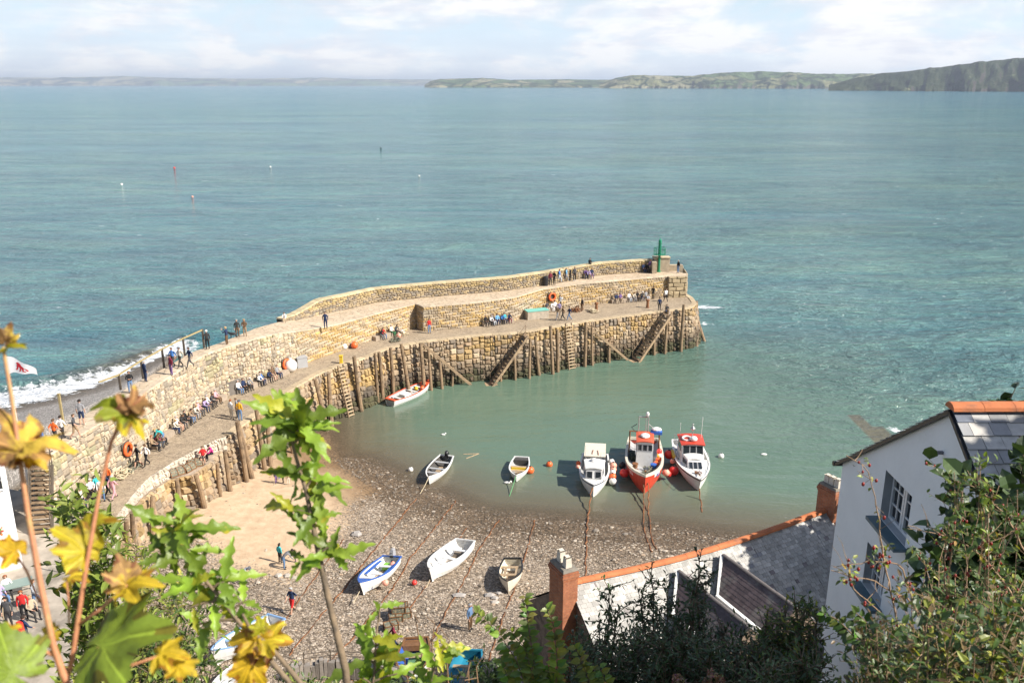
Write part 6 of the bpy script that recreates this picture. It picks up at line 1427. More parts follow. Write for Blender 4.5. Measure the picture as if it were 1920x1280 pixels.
# ------------------------------------------------------------------ houses
slate_m = M('roof_slate', (1, 1, 1), .55, .22, 2.5, .35, 18, spec=.45, attr=True, second=(.20, .19, .165), sscale=1.1, sthr=(.52, .74), bdist=.01)
ridge_m = M('ridge_tile', (.50, .165, .065), .8, .2, 2.5, .3, 18, second=(.25, .12, .07), sscale=2, sthr=(.55, .72)); lead_m = M('lead', (.30, .30, .31), .6, .15)
brick_m = None
def brick_mat():
    m, nt, out = newmat('chimney_brick'); tc = nd(nt, 'ShaderNodeTexCoord'); ob = tc.outputs['Object']; sp = nd(nt, 'ShaderNodeSeparateXYZ'); nt.links.new(ob, sp.inputs[0])
    cb = nd(nt, 'ShaderNodeCombineXYZ'); nt.links.new(math_(nt, 'ADD', sp.outputs[0], sp.outputs[1]), cb.inputs[0]); nt.links.new(sp.outputs[2], cb.inputs[1])
    b = nd(nt, 'ShaderNodeTexBrick'); nt.links.new(cb.outputs[0], b.inputs[0]); b.inputs['Scale'].default_value = 4.4; b.inputs['Mortar Size'].default_value = .02; b.inputs['Color1'].default_value = (.36, .115, .05, 1); b.inputs['Color2'].default_value = (.46, .17, .075, 1); b.inputs['Mortar'].default_value = (.28, .2, .15, 1); b.inputs['Row Height'].default_value = .33
    n = noise(nt, ob, 3, 5); k = ramp(nt, n.outputs['Fac'], [(.3, .7), (.7, 1.15)]); c = mix(nt, 1.0, b.outputs['Color'], k.outputs['Color'], 'MULTIPLY')
    p = nd(nt, 'ShaderNodeBsdfPrincipled'); setp(p, Base_Color=c, Roughness=.9, Normal=bumpn(nt, b.outputs['Fac'], -.4, .02)); nt.links.new(p.outputs[0], out.inputs[0]); return m
brick_m = brick_mat()
def roof_slates(mb, O, U, D, N, lu, lv, w, e, colfn, r, keep=None, th=.012):
    """O top corner, U along the ridge, D down the slope, N outward; rows of single slates"""
    nv = int(lv / e) + 1
    for j in range(nv):
        v0, v1 = j * e, min((j + 1) * e + e * .12, lv + .05); u = -w * (.5 if j % 2 else 0) - .001
        while u < lu:
            wu = w * r.uniform(.9, 1.1); a, b = max(u, 0), min(u + wu, lu); u += wu
            if b - a < .03: continue
            if keep and not keep((a + b) / 2, (v0 + v1) / 2): continue
            g = .004; lift = th * r.uniform(.9, 1.8); jz = r.uniform(-.008, .008)
            P = [O + U * (a + g) + D * v0 + N * .003, O + U * (b - g) + D * v0 + N * .003, O + U * (b - g) + D * (v1 + jz) + N * (lift + .008), O + U * (a + g) + D * (v1 + jz) + N * (lift + .008)]
            Q = [p - N * th for p in P]
            mb.add(P + Q, [(3, 2, 1, 0), (2, 3, 7, 6), (1, 2, 6, 5), (3, 0, 4, 7)], 0, colfn(r, (a + b) / 2, v0))
def ridge_tiles(mb, a, b, R, seg, r, c=None):
    a, b = V(a), V(b); d = (b - a); n = max(1, int(d.length / seg)); U = d.normalized(); S = U.cross(V((0, 0, 1))).normalized(); up = S.cross(U)
    for i in range(n):
        p, q = a + d * (i / n) + U * .003, a + d * ((i + 1) / n) - U * .003; o = r.uniform(-.006, .006); vs = []
        for e in (p, q):
            for k in range(7): an = PI * (k / 6); vs.append(e + S * (R * 1.15 * math.cos(an)) + up * (R * .85 * math.sin(an) - R * .45 + o))
        mb.add(vs, [(k, k + 1, 8 + k, 7 + k) for k in range(6)] + [tuple(range(6, -1, -1)), tuple(range(7, 14))], 0, c)
def chimney(o, base, U, w, d, z0, z1, pots, m=None):
    """brick stack with oversailing courses, cap and terracotta/white pots"""
    R = Matrix((U, V((0, 0, 1)).cross(U), V((0, 0, 1)))).transposed(); mb = MB(); mb.box((base.x, base.y, (z0 + z1) / 2), (w, d, z1 - z0), R)
    for i, k in enumerate((.05, .10, .06)): mb.box((base.x, base.y, z1 - .27 + i * .09), (w + k, d + k, .08), R)
    ch = mb.build('chimney', m or brick_m, o); mb = MB(); mb.box((base.x, base.y, z1 + .06), (w + .02, d + .02, .10), R, 0, None, .85); mb.build('flaunching', M('old_mortar', (.20, .18, .15), .95, .3, 5, .6), ch)
    for (u, v, h, k) in pots:
        c = V((base.x, base.y, z1 + .1)) + U * u + R @ V((0, v, 0)); mb = MB()
        vs = []
        for z, s in ((0, .13), (h * .9, .11), (h, .13)):
            for x, y in ((-1, -1), (1, -1), (1, 1), (-1, 1)): vs.append(c + R @ V((x * s, y * s, z)))
        mb.add(vs, [(0, 1, 5, 4), (1, 2, 6, 5), (2, 3, 7, 6), (3, 0, 4, 7), (4, 5, 9, 8), (5, 6, 10, 9), (6, 7, 11, 10), (7, 4, 8, 11)]); mb.box(c + V((0, 0, h + .01)), (.17, .17, .02), R)
        mb.build('chimney_pot', M('pale_clay', (.62, .56, .47), .8, .15, 6), ch)
r = random.Random(21)
# --- the slate roofed cottage below
R0, R1 = at(1066, 1093, 13.0), at(1548, 956, 13.0); e1 = (R1 - R0); LR = e1.length; e1.normalize(); e2 = V((e1.y, -e1.x, 0)); pitch = math.radians(38); run = 3.7; dn = (e2 * math.cos(pitch) - V((0, 0, 1)) * math.sin(pitch)); nn = (e2 * math.sin(pitch) + V((0, 0, 1)) * math.cos(pitch)); LV = run / math.cos(pitch)
cot = thing('slate_cottage', 'low cottage with a pale slate roof, orange ridge tiles and brick chimneys', 'cottage', (R0.x, R0.y, 4))
def sag(t): return -.32 * math.sin(PI * min(max(t, 0), 1))
def slate_col(r, u, v):
    c = r.choice(((.37, .355, .325), (.42, .405, .375), (.32, .31, .285), (.45, .43, .395), (.38, .36, .33)))
    if r.random() < .06: c = r.choice(((.20, .17, .17), (.44, .42, .39), (.22, .22, .23)))
    k = r.uniform(.88, 1.12) * (1 + .18 * mnoise.noise(V((u * .5, v * .7, 2)))); return tuple(q * k for q in c)
mb = MB(); bk = MB(); nseg = 12
for i in range(nseg):                                            # the old roof sags: laid in strips
    t0, t1 = i / nseg, (i + 1) / nseg; a = R0 + e1 * (LR * t0) + V((0, 0, sag(t0))); b = R0 + e1 * (LR * t1) + V((0, 0, sag(t1))); U = (b - a); l = U.length; U.normalize(); N = U.cross(dn); N = N if N.z > 0 else -N
    roof_slates(mb, a, U, dn, N, l, LV, .235, .17, lambda r, u, v, i=i: slate_col(r, u + i * l, v), r)
    for s, dd, NN in ((1, dn, N), (-1, V((-dn.x, -dn.y, dn.z)), None)): bk.add([a - V((0, 0, .04)), b - V((0, 0, .04)), b + dd * LV - V((0, 0, .04)), a + dd * LV - V((0, 0, .04))], [(0, 1, 2, 3)])
rf = mb.build('roof', slate_m, cot); bk.build('roof_boarding', M('roof_boards', (.14, .13, .125), .8), rf)
mb = MB()
for i in range(nseg):
    t0, t1 = i / nseg, (i + 1) / nseg; ridge_tiles(mb, R0 + e1 * (LR * t0) + V((0, 0, sag(t0) + .06)), R0 + e1 * (LR * t1) + V((0, 0, sag(t1) + .06)), .15, .5, r)
mb.build('ridge_tiles', ridge_m, rf)
wall_w = M('lime_wash', (.70, .68, .64), .9, .08, 1.5, .3, 8, second=(.55, .53, .48), sscale=1.2, sthr=(.6, .75)); stone_wall_m = M('rubble_wall', (.21, .155, .115), .95, .4, 3, .8, 6, second=(.12, .09, .07), sscale=2.2, bdist=.06)
zE = 13 - LV * math.sin(pitch) - .05; mb = MB()
for t in (0, 1):
    p = R0 + e1 * (LR * t + (.02 if t == 0 else -.02)); a, b = p + e2 * (run - .25), p - e2 * (run - .25); mb.poly([V((a.x, a.y, 3)), V((a.x, a.y, zE + .1)), V((p.x, p.y, 12.9)), V((b.x, b.y, zE + .1)), V((b.x, b.y, 3))])
for s in (1, -1):
    a, b = R0 + e2 * s * (run - .25), R1 + e2 * s * (run - .25); mb.poly([V((a.x, a.y, 3)), V((b.x, b.y, 3)), V((b.x, b.y, zE + .1)), V((a.x, a.y, zE + .1))])
mb.build('wall', stone_wall_m, cot)
c = R0 + e1 * -.25; chimney(cot, V((c.x, c.y, 0)) + e2 * .05, e1, .62, 1.05, 5, 13.85, ((0, -.25, .42, 1), (.0, .2, .45, 1)))
c = R1 + e1 * .25; chimney(cot, V((c.x, c.y, 0)), e1, .62, 1.0, 6, 14.1, ((0, -.3, .38, 1), (0, .0, .36, 1), (0, .28, .34, 1)))
# two cross wings with their own roofs
def roof_hit(px, py):
    d = ray(px, py); t = (R0 - CAM).dot(nn) / d.dot(nn); return CAM + d * t
def wing(jpx, kpx, length, dark):
    J, Kp = roof_hit(*jpx), roof_hit(*kpx); hw_ = abs((J - Kp).dot(e1)); drop = max(J.z - Kp.z, .6); L = length; mb = MB(); pr = MB()
    for s in (-1, 1):
        D = (e1 * s * hw_ - V((0, 0, drop))); lv = D.length; D.normalize(); U = e2; N = U.cross(D); N = N if N.z > 0 else -N
        back = run * 0; O = J + V((0, 0, .05))
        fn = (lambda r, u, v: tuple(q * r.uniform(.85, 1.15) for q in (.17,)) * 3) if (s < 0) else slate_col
        cf = (lambda r, u, v: (lambda k: (.095 * k, .07 * k, .07 * k))(r.uniform(.8, 1.2))) if s < 0 else slate_col  # left slope: purple slates, its shade put into the darker colour
        kpt = (Kp - J).dot(e2)
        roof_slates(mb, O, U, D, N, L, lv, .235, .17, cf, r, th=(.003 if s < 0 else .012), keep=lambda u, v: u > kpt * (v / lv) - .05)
        pr.add([J, J + e2 * L, J + e2 * L + D * lv, J + D * lv + e2 * kpt], [(0, 1, 2, 3)])
    w = mb.build('wing_roof', slate_m, cot); pr.build('roof_boarding', M('roof_boards', (.14, .13, .125)), w)
    mb = MB(); ridge_tiles(mb, J + e2 * .1 + V((0, 0, .07)), J + e2 * L + V((0, 0, .07)), .07, .5, r); mb.build('wing_ridge', M('dark_ridge', (.16, .14, .13), .8), w)
    f = J + e2 * L; mb = MB(); mb.poly([f, f - e1 * hw_ - V((0, 0, drop)), V(((f - e1 * hw_).x, (f - e1 * hw_).y, 4)), V(((f + e1 * hw_).x, (f + e1 * hw_).y, 4)), f + e1 * hw_ - V((0, 0, drop))])
    for s in (-1, 1):
        a, b = J + e1 * s * hw_ + e2 * (Kp - J).dot(e2), f + e1 * s * hw_; mb.poly([V((a.x, a.y, 4)), V((b.x, b.y, 4)), V((b.x, b.y, f.z - drop - .03)), V((a.x, a.y, f.z - drop - .03))])
    mb.build('wing_wall', stone_wall_m, cot)
    k2 = J - e1 * hw_ - V((0, 0, drop)); a = Kp + nn * .06; mb = MB(); mb.bar(J + nn * .07 - e1 * .03, a, .13, .05); mb.build('valley_flashing', M('white_mortar', (.66, .65, .62), .85, .15, 4), w)
    mb = MB(); mb.bar(a - e1 * .06, V((k2.x, k2.y, k2.z)) + e2 * L - e1 * .06, .14, .12); mb.build('gutter', white, w)
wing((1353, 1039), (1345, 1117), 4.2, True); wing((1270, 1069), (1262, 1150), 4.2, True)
# --- the white gabled house on the right
GX = 7.2; AP = atx(1790, 768, GX); FE = atx(1581, 864, GX); hw2 = FE.y - AP.y; drop = AP.z - FE.z
hb = thing('white_house', 'tall white gabled house with casement windows and a slate roof', 'house', (GX, AP.y, 14))
white_w = M('white_render', (.86, .85, .84), .85, .05, 1.2, .25, 9, second=(.70, .69, .65), sscale=.7, sthr=(.60, .8))
def gz(y): return AP.z - abs(y - AP.y) * drop / hw2
def win_rect(x0, y0, x1, y1, x2, y2):
    a, b, c = atx(x0, y0, GX), atx(x1, y1, GX), atx(x2, y2, GX); return min(a.y, b.y), max(a.y, c.y), c.z, (a.z + b.z) / 2
wins = [win_rect(1661, 884, 1711, 927, 1655, 975), win_rect(1627, 1016, 1662, 1058, 1623, 1100)]
Zb = 13.0; ycut = sorted([AP.y - hw2, AP.y] + [w[0] for w in wins] + [w[1] for w in wins] + [FE.y]); mb = MB()
for a, b in zip(ycut, ycut[1:]):
    if b - a < 1e-4: continue
    m_ = (a + b) / 2; holes = sorted([(w[2], w[3]) for w in wins if w[0] < m_ < w[1]]); zz = Zb
    for lo, hi in holes: mb.poly([V((GX, b, zz)), V((GX, a, zz)), V((GX, a, lo)), V((GX, b, lo))]); zz = hi
    mb.poly([V((GX, b, zz)), V((GX, a, zz)), V((GX, a, gz(a))), V((GX, b, gz(b)))])
mb.poly([V((GX, FE.y, Zb)), V((GX, FE.y, FE.z)), V((22, FE.y, FE.z)), V((22, FE.y, Zb))]); mb.poly([V((GX, AP.y - hw2, Zb)), V((22, AP.y - hw2, Zb)), V((22, AP.y - hw2, FE.z)), V((GX, AP.y - hw2, FE.z))])
wl = mb.build('wall', white_w, hb)
mb = MB(); mb.box((GX + 2.0, FE.y + .02, 12), (4.1, .5, 9)); mb.box((GX + .3, AP.y, 11.5), (.7, hw2 * 2 + .1, 5.5)); mb.build('plinth_wall', white_w, hb)
fr_m = paint('frame_white', (.72, .72, .72)); sill_m = M('slate_sill', (.10, .16, .19), .5, .2)
cur_m = M('curtain', (.40, .33, .24), .9, .25, 3, .3, 9); room_m = M('dark_room', (.05, .05, .055), .9)
def casement(w, cols):
    y0, y1, z0, z1 = w; dp = .24; wf = bpy.data.objects.new('window', None); col.objects.link(wf); wf.parent = hb; wf.location = V((GX, y0, z0)) - hb.location
    rv = MB(); x0, x1 = GX, GX + dp
    for q in ([(x0, y0, z0), (x1, y0, z0), (x1, y0, z1), (x0, y0, z1)], [(x0, y1, z0), (x0, y1, z1), (x1, y1, z1), (x1, y1, z0)], [(x0, y0, z1), (x1, y0, z1), (x1, y1, z1), (x0, y1, z1)], [(x0, y0, z0), (x0, y1, z0), (x1, y1, z0), (x1, y0, z0)]): rv.poly([V(p) for p in q])
    rv.build('reveal', M('grey_reveal', (.42, .44, .45), .8), wf)
    g = MB(); g.poly([V((x1 - .03, y0, z0)), V((x1 - .03, y0, z1)), V((x1 - .03, y1, z1)), V((x1 - .03, y1, z0))]); g.build('glass', M('window_glass', (.03, .035, .04), .06, .1, 2, 0, spec=.7), wf)
    fm = MB(); H = z1 - z0; t = .065; half = (y1 - y0) / 2
    for k in range(2):
        a, b = y0 + half * k + .01, y0 + half * (k + 1) - .01
        for (ya, yb, za, zb) in ((a, b, z0, z0 + t), (a, b, z1 - t, z1), (a, a + t, z0 + t, z1 - t), (b - t, b, z0 + t, z1 - t)): fm.box((x1 - .06, (ya + yb) / 2, (za + zb) / 2), (.05, yb - ya, zb - za))
        for i in (1, 2): fm.box((x1 - .055, (a + b) / 2, z0 + H * i / 3), (.03, b - a - 2 * t, .028))
        fm.box((x1 - .056, (a + b) / 2, (z0 + z1) / 2), (.032, .028, H - 2 * t))
    fm.build('frame', fr_m, wf)
    cu = MB()
    for k in range(2):
        a, b = y0 + half * k + .02, y0 + half * (k + 1) - .02; lo, hi = (a, a + half * .55)
        n = 8; A = [V((x1 - .022 + .012 * (i % 2), lo + (hi - lo) * i / n, z1)) for i in range(n + 1)]; cu.strip(A, [V((p.x, p.y, z0)) for p in A])
    cu2 = [V(p) for p in cu.v]; cu.build('curtain', cur_m, wf)
    s = MB(); s.box((GX - .03, (y0 + y1) / 2, z0 - .045), (.42, y1 - y0 + .16, .07)); s.build('sill', sill_m, wf)
for w in wins: casement(w, 2)
def hslate(r, u, v):
    c = r.choice(((.36, .355, .34), (.44, .43, .41), (.30, .30, .30), (.40, .385, .355), (.50, .48, .44)))
    if r.random() < .1: c = r.choice(((.24, .15, .15), (.14, .16, .20), (.55, .52, .47)))
    k = r.uniform(.85, 1.12); return tuple(q * k for q in c)
mb = MB(); O = V((GX - .06, AP.y, AP.z + .03)); D = V((0, -hw2, -drop)); lv = D.length + .25; D.normalize(); N = V((0, -D.z, D.y)); N = N if N.z > 0 else -N; U = V((1, 0, 0))
roof_slates(mb, O, U, D, N, 15, lv, .30, .255, hslate, r, th=.014); rf = mb.build('roof', slate_m, hb)
mb = MB(); D2 = V((0, hw2, -drop)).normalized(); N2 = V((0, -D2.z, D2.y)); N2 = N2 if N2.z > 0 else -N2; roof_slates(mb, O, U, D2, N2, 15, lv, .30, .255, hslate, r, th=.014); mb.build('far_slope', slate_m, rf)
bk = MB(); 
for d_ in (D, D2): bk.add([O - V((0, 0, .05)), O + U * 15 - V((0, 0, .05)), O + U * 15 + d_ * lv - V((0, 0, .05)), O + d_ * lv - V((0, 0, .05))], [(0, 1, 2, 3)])
bk.build('roof_boarding', M('roof_boards', (.14, .13, .125)), rf)
mb = MB(); ridge_tiles(mb, O + V((-.03, 0, .05)), O + U * 15 + V((0, 0, .05)), .13, .5, r); mb.build('ridge_tiles', ridge_m, rf)
mb = MB()
for d_ in (D, D2): mb.bar(O - V((0.02, 0, .07)), O + d_ * lv - V((.02, 0, .07)), .04, .06)
mb.build('verge_board', black, hb)
mb = MB(); e_ = O + D2 * lv; mb.tube([e_ + V((-.05, .05, -.06)), e_ + V((8, .05, -.06))], .06, 7); mb.build('gutter', black, hb)
a = atx(1768, 848, GX); mb = MB(); mb.box((GX - .06, a.y, a.z), (.12, .05, .05)); mb.box((GX - .13, a.y, a.z), (.03, .16, .03)); mb.build('wall_bracket', M('grey_bracket', (.2, .2, .22), .6), hb)
# --- the white inn at the left edge
C0 = at(44, 1062, 5.5); fu = V((-.83, -.56, 0)); fn_ = V((.56, -.83, 0)); ztop = 12.2; inn = thing('white_inn', 'white walled inn with a lattice window at the left edge', 'building', C0)
dp = V((-.55, .83, 0)); mb = MB(); A0, A1 = C0, C0 + fu * 9; Bk0, Bk1 = A0 + dp * 8, A1 + dp * 8
for p, q in ((A0, A1), (Bk0, A0), (A1, Bk1)): mb.poly([V((p.x, p.y, 5)), V((q.x, q.y, 5)), V((q.x, q.y, ztop)), V((p.x, p.y, ztop))])
mb.poly([V((p.x, p.y, ztop)) for p in (A0, A1, Bk1, Bk0)]); mb.build('wall', white_w, inn)
mb = MB(); up_ = V((0, 0, ztop)); o_ = fn_ * .25 - dp * .1
P = [V((p.x, p.y, ztop + .05)) for p in (A0 + o_ - fu * .2, A1 + o_, Bk1, Bk0)]; mb.poly(P); mb.strip(P[:2], [p - V((0, 0, .18)) for p in P[:2]]); mb.strip([P[3], P[0]], [p - V((0, 0, .18)) for p in (P[3], P[0])]); mb.build('roof', M('flat_roof', (.62, .6, .56), .8), inn)
Rm = Matrix((-fu, -fn_, V((0, 0, 1)))).transposed(); wc = C0 + fu * .75 + V((0, 0, 5.6)) + fn_ * .02
wf = MB(); wf.box(wc, (1.0, .08, 1.5), Rm); w1 = wf.build('window', glass, inn); lt = MB()
for sgn in (-1, 1): lt.box(wc + fn_ * .05 + fu * (.52 * sgn), (.09, .1, 1.6), Rm); lt.box(wc + fn_ * .05 + V((0, 0, .78 * sgn)), (1.1, .1, .09), Rm)
for i in range(-3, 4):
    for sg in (-1, 1): lt.bar(wc + fn_ * .05 + fu * (i * .16) + V((0, 0, -.35)), wc + fn_ * .05 + fu * (i * .16) + V((.25 * sg * -fu.x, .25 * sg * -fu.y, .35)), .02)
lt.build('lattice_frame', fr_m, w1)
bc = C0 + fu * .95 + fn_ * .3 + V((0, 0, 2.6)); o = thing('hanging_basket', 'hanging basket of orange flowers on the white inn', 'flower basket', bc); mb = MB(); r3 = random.Random(4)
for i in range(90):
    d = V((r3.gauss(0, 1), r3.gauss(0, 1), r3.gauss(0, .7))).normalized() * .33; s_ = r3.uniform(.04, .08); c = bc + d; t1, t2 = V((r3.uniform(-1, 1), r3.uniform(-1, 1), r3.uniform(-1, 1))).normalized(), V((r3.uniform(-1, 1), r3.uniform(-1, 1), r3.uniform(-1, 1))).normalized()
    mb.add([c - t1 * s_, c + t2 * s_, c + t1 * s_, c - t2 * s_], [(0, 1, 2, 3)], 0, r3.choice(((.65, .12, .03), (.6, .05, .04), (.6, .3, .05), (.1, .2, .04))))
mb.build('flowers', M('petals', (1, 1, 1), .7, .1, attr=True), o); mb = MB(); mb.lathe(bc - V((0, 0, .3)), [(.08, 0), (.22, .12), (.28, .28)], 10); mb.build('basket', brownw, o)
# dark flight of steps between the walkway and the yard
o = thing('outside_stairs', 'steep dark flight of steps between the walkway and the yard', 'stairs', at(80, 1000, 5.5)); ta, tb = at(78, 872, 9.2), at(78, 1000, 5.5); side = V((1, .2, 0)).normalized()
for i in range(14): mb = MB(); mb.box(ta.lerp(tb, (i + .5) / 14), (1.1, .36, .07), Matrix.Rotation(.2, 3, 'Z')); mb.build('tread', wood, o)
for s in (-.58, .58): mb = MB(); mb.bar(ta + side * s, tb + side * s, .09, .26); mb.build('stringer', dark_m, o)
for s in (-.58, .58):
    mb = MB()
    for t in (0, .25, .5, .75, 1): p = ta.lerp(tb, t) + side * s; mb.tube([p, p + V((0, 0, 1.0))], .035, 5)
    mb.tube([ta + side * s + V((0, 0, 1)), tb + side * s + V((0, 0, 1))], .035, 5); mb.build('handrail', dark_m, o)
# flag
fp = aty(8, 690, 50); o = thing('flagpole', 'white flagpole with a white flag bearing a red beast', 'flagpole', V((fp.x, fp.y, 9.2))); top = aty(9, 668, 50); bot = aty(17, 770, 50)
mb = MB(); mb.tube([V((top.x + .05, top.y, 5.5)), V((top.x, top.y, top.z + .25))], [.06, .04], 8); mb.ball((top.x, top.y, top.z + .3), .07, 8, 5); mb.build('pole', paint('pole', (.7, .7, .7)), o)
nx_, nz_ = 16, 8; fw, fh = 1.75, 1.15; vs = []
def flagp(u, v): return V((top.x + .05 + fw * u * .97, top.y + .12 * math.sin(u * 7 + v) * u, top.z - v * fh * (1 - .62 * u) - .55 * u * u - .28 * u + .05 * math.sin(u * 9)))
mb = MB(); mb.add([flagp(i / nx_, j / nz_) for j in range(nz_ + 1) for i in range(nx_ + 1)], [(j * (nx_ + 1) + i, j * (nx_ + 1) + i + 1, (j + 1) * (nx_ + 1) + i + 1, (j + 1) * (nx_ + 1) + i) for j in range(nz_) for i in range(nx_)]); fl = mb.build('flag', M('flag_cloth', (.75, .74, .74), .9, .05), o, True)
LION = [[(.34, .3), (.42, .18), (.52, .22), (.55, .34), (.62, .42), (.66, .55), (.60, .62), (.52, .58), (.44, .52), (.38, .55), (.33, .48), (.39, .42)], [(.36, .52), (.42, .55), (.40, .72), (.34, .80), (.30, .76), (.35, .68)], [(.55, .58), (.62, .60), (.64, .74), (.72, .80), (.70, .86), (.58, .80)], [(.64, .50), (.72, .52), (.80, .66), (.78, .80), (.74, .72), (.70, .60)], [(.47, .56), (.52, .58), (.52, .74), (.47, .84), (.43, .80), (.47, .70)]]
mb = MB()
for pl in LION:
    P = [flagp(u * .95, v) + V((0, -.012, 0)) for u, v in pl]; tr = tessellate_polygon([[V((u, v, 0)) for u, v in pl]]); mb.add(P + [p + V((0, .024, 0)) for p in P], [t for t in tr] + [tuple(i + len(P) for i in t) for t in tr])
mb.build('red_beast', M('flag_red', (.50, .02, .03), .9), fl)
# green sign
p = at(122, 1075, 5.5); o = thing('green_sign', 'small green sign with white arrow marks half hidden by leaves', 'sign', p); Rz = Matrix.Rotation(-.25, 3, 'Z'); mb = MB(); mb.tube([p, p + V((0, 0, 1.0))], .03, 6); mb.build('post', steel, o); c = p + V((0, -.04, 1.35)); mb = MB(); mb.box(c, (.38, .03, .85), Rz); b_ = mb.build('board', M('sign_green', (.015, .26, .12), .5), o); mb = MB()
f = Rz @ V((0, -.02, 0)); 
for z in (.2, -.12): mb.torus(c + f + V((0, 0, z)), .07, .016, Rz @ Matrix.Rotation(PI / 2, 3, 'X'), 14, 5)
mb.box(c + f + V((0, 0, -.3)), (.2, .012, .05), Rz); mb.add([c + f + Rz @ V((-.14, -.003, -.3)), c + f + Rz @ V((-.05, -.003, -.22)), c + f + Rz @ V((-.05, -.003, -.38))], [(0, 1, 2), (2, 1, 0)]); mb.build('arrow_mark', fr_m, b_)
# low stone walls
def rubble_wall(pts, h, w, label, seed, m=stone_m, tint=(.25, .22, .19), upright=False, name='stone_wall'):
    P = resample(pts, .2); r2 = random.Random(seed); mb = MB(); L = 0; i = 0
    o = None
    while i < len(P) - 2:
        st = r2.choice((1, 2)); a, b = P[i], P[min(i + st, len(P) - 1)]; d = (b - a); ang = math.atan2(d.y, d.x); k = r2.uniform(.7, 1.25); hh = h * (r2.uniform(.85, 1.2) if upright else 1); n = 1 if upright else max(1, int(h / .28))
        for q in range(n): mb.box(a.lerp(b, .5) + V((0, 0, hh / n * (q + .5))), (d.length * .93, w * r2.uniform(.85, 1.1), hh / n * .94), Matrix.Rotation(ang + r2.uniform(-.08, .08), 3, 'Z') @ Matrix.Rotation(r2.uniform(-.08, .08), 3, 'X'), 0, tuple(c_ * k * r2.uniform(.85, 1.1) if False else c_ * k for c_ in tint), .86)
        i += st
    o = mb.build(name, m); return tag(o, label, 'wall')
q = [at(x, y, 3.2) for x, y in ((545, 1256), (575, 1247), (610, 1243), (645, 1242), (690, 1246), (735, 1254), (780, 1266))]; rubble_wall([V((p.x, p.y, 2.4)) for p in q], .95, .4, 'low wall of upright stones with wire at the top of the beach', 5, upright=True)
q = [atd(x, y, 17.5) for x, y in ((1440, 1245), (1460, 1222), (1490, 1208), (1520, 1195), (1560, 1180))]; rubble_wall([p - V((0, 0, .9)) for p in q], .75, .35, 'curving grey garden wall beside the white house', 9, tint=(.22, .21, .19))
q = [at(x, y, 3.4) for x, y in ((570, 1240), (620, 1234), (690, 1238), (760, 1252))]; mb = MB(); mb.tube([p + V((0, 0, .45)) for p in q], .02, 5); mb.tube([p + V((0, 0, .2)) for p in q], .02, 5)
for p in q: mb.tube([p - V((0, 0, .6)), p + V((0, 0, .55))], .03, 5)
tag(mb.build('wire_fence', dark_m), 'thin wire fence above the wall of upright stones', 'fence')
# ------------------------------------------------------------------ plants
r = random.Random(77)
def frame(d, n):
    d = V(d).normalized(); s = d.cross(V(n)); s = s.normalized() if s.length > 1e-4 else V((1, 0, 0)); return d, s, s.cross(d)
def sycamore_leaf(mb, p, d, n, size, c, curl=.25, fold=.2, seed=0):
    d, s, u = frame(d, n); N = 131; rings = (0.12, .4, .7, 1.0); vs = [V(p)]; q = random.Random(seed)
    lob = [(0, 1.0, 33), (47, .93, 30), (-47, .93, 30), (98, .72, 34), (-98, .72, 34), (146, .5, 30), (-146, .5, 30)]; lob = [(a + q.uniform(-4, 4), L * q.uniform(.9, 1.06), w) for a, L, w in lob]
    for k in rings:
        for i in range(N):
            th = -172 + 344 * i / (N - 1); R = max(max(L * math.exp(-((th - a) / w) ** 2) for a, L, w in lob), .50 * math.cos(math.radians(th) / 2) + .22)
            R *= 1 - (.16 * abs(((th / 9.5) % 1) - .5) + .03 * q.random()) * (k > .9); x, y = R * k * math.sin(math.radians(th)), R * k * math.cos(math.radians(th)); rr_ = math.hypot(x, y)
            z = -curl * rr_ * rr_ + fold * (abs(x) - .25) * rr_ * .8 + .05 * math.sin(th * .12 + seed) * rr_ - .05 * math.cos(math.radians(th) * 7.2) * rr_ + curl * .55 * mnoise.noise(V((x * 3.1, y * 3.1, seed * 1.7)))
            vs.append(V(p) + (s * x + d * y + u * z) * size)
    fs = [(0, 1 + i, 2 + i) for i in range(N - 1)]
    for k in range(len(rings) - 1):
        for i in range(N - 1): a = 1 + k * N + i; fs.append((a, a + N, a + N + 1, a + 1))
    b0 = len(mb.f); mb.add(vs, fs, 0, c); ax = [a for a, L, w in lob[:5]]
    for j, f in enumerate(fs):                                    # paler veins along the lobes
        i = (f[1] - 1) % N if j < N - 1 else (f[0] - 1) % N; th = -172 + 344 * (i + .5) / (N - 1)
        e = min(abs(th - a) for a in ax); kv = 1.45 if e < 1.7 else (.84 + .3 * mnoise.noise(V((th * .08, seed, j * .01))))
        cc = tuple(min(x * kv, 3) for x in c)
        if j >= (N - 1) * 3 and mnoise.noise(V((th * .05, seed * 2.3, 4))) > .12: cc = (cc[0] * .62, cc[1] * .42, cc[2] * .5)
        mb.c[b0 + j] = cc
def oak_leaf(mb, p, d, n, L, c, droop=.3, fold=.25, q=None):
    q = q or r; d, s, u = frame(d, n); vs = []; T = 33; ph = q.uniform(0, 1); W = .20 * q.uniform(.85, 1.15)
    for i in range(T):
        t = i / (T - 1); w_ = W * max(math.sin(PI * min(t * .93 + .04, 1) ** .85), 0) * (.76 + .24 * math.cos(2 * PI * (3.9 * t + .3)))
        for x in (-w_, -w_ * .5, 0, w_ * .5, w_): vs.append(V(p) + (d * t + s * x + u * (-droop * t * t + fold * abs(x) * 1.2 + .02 * math.sin(t * 14 + ph * 6) * (abs(x) > .01))) * L)
    mb.add(vs, [(i * 5 + k, i * 5 + k + 1, i * 5 + 6 + k, i * 5 + 5 + k) for i in range(T - 1) for k in range(4)], 0, c)
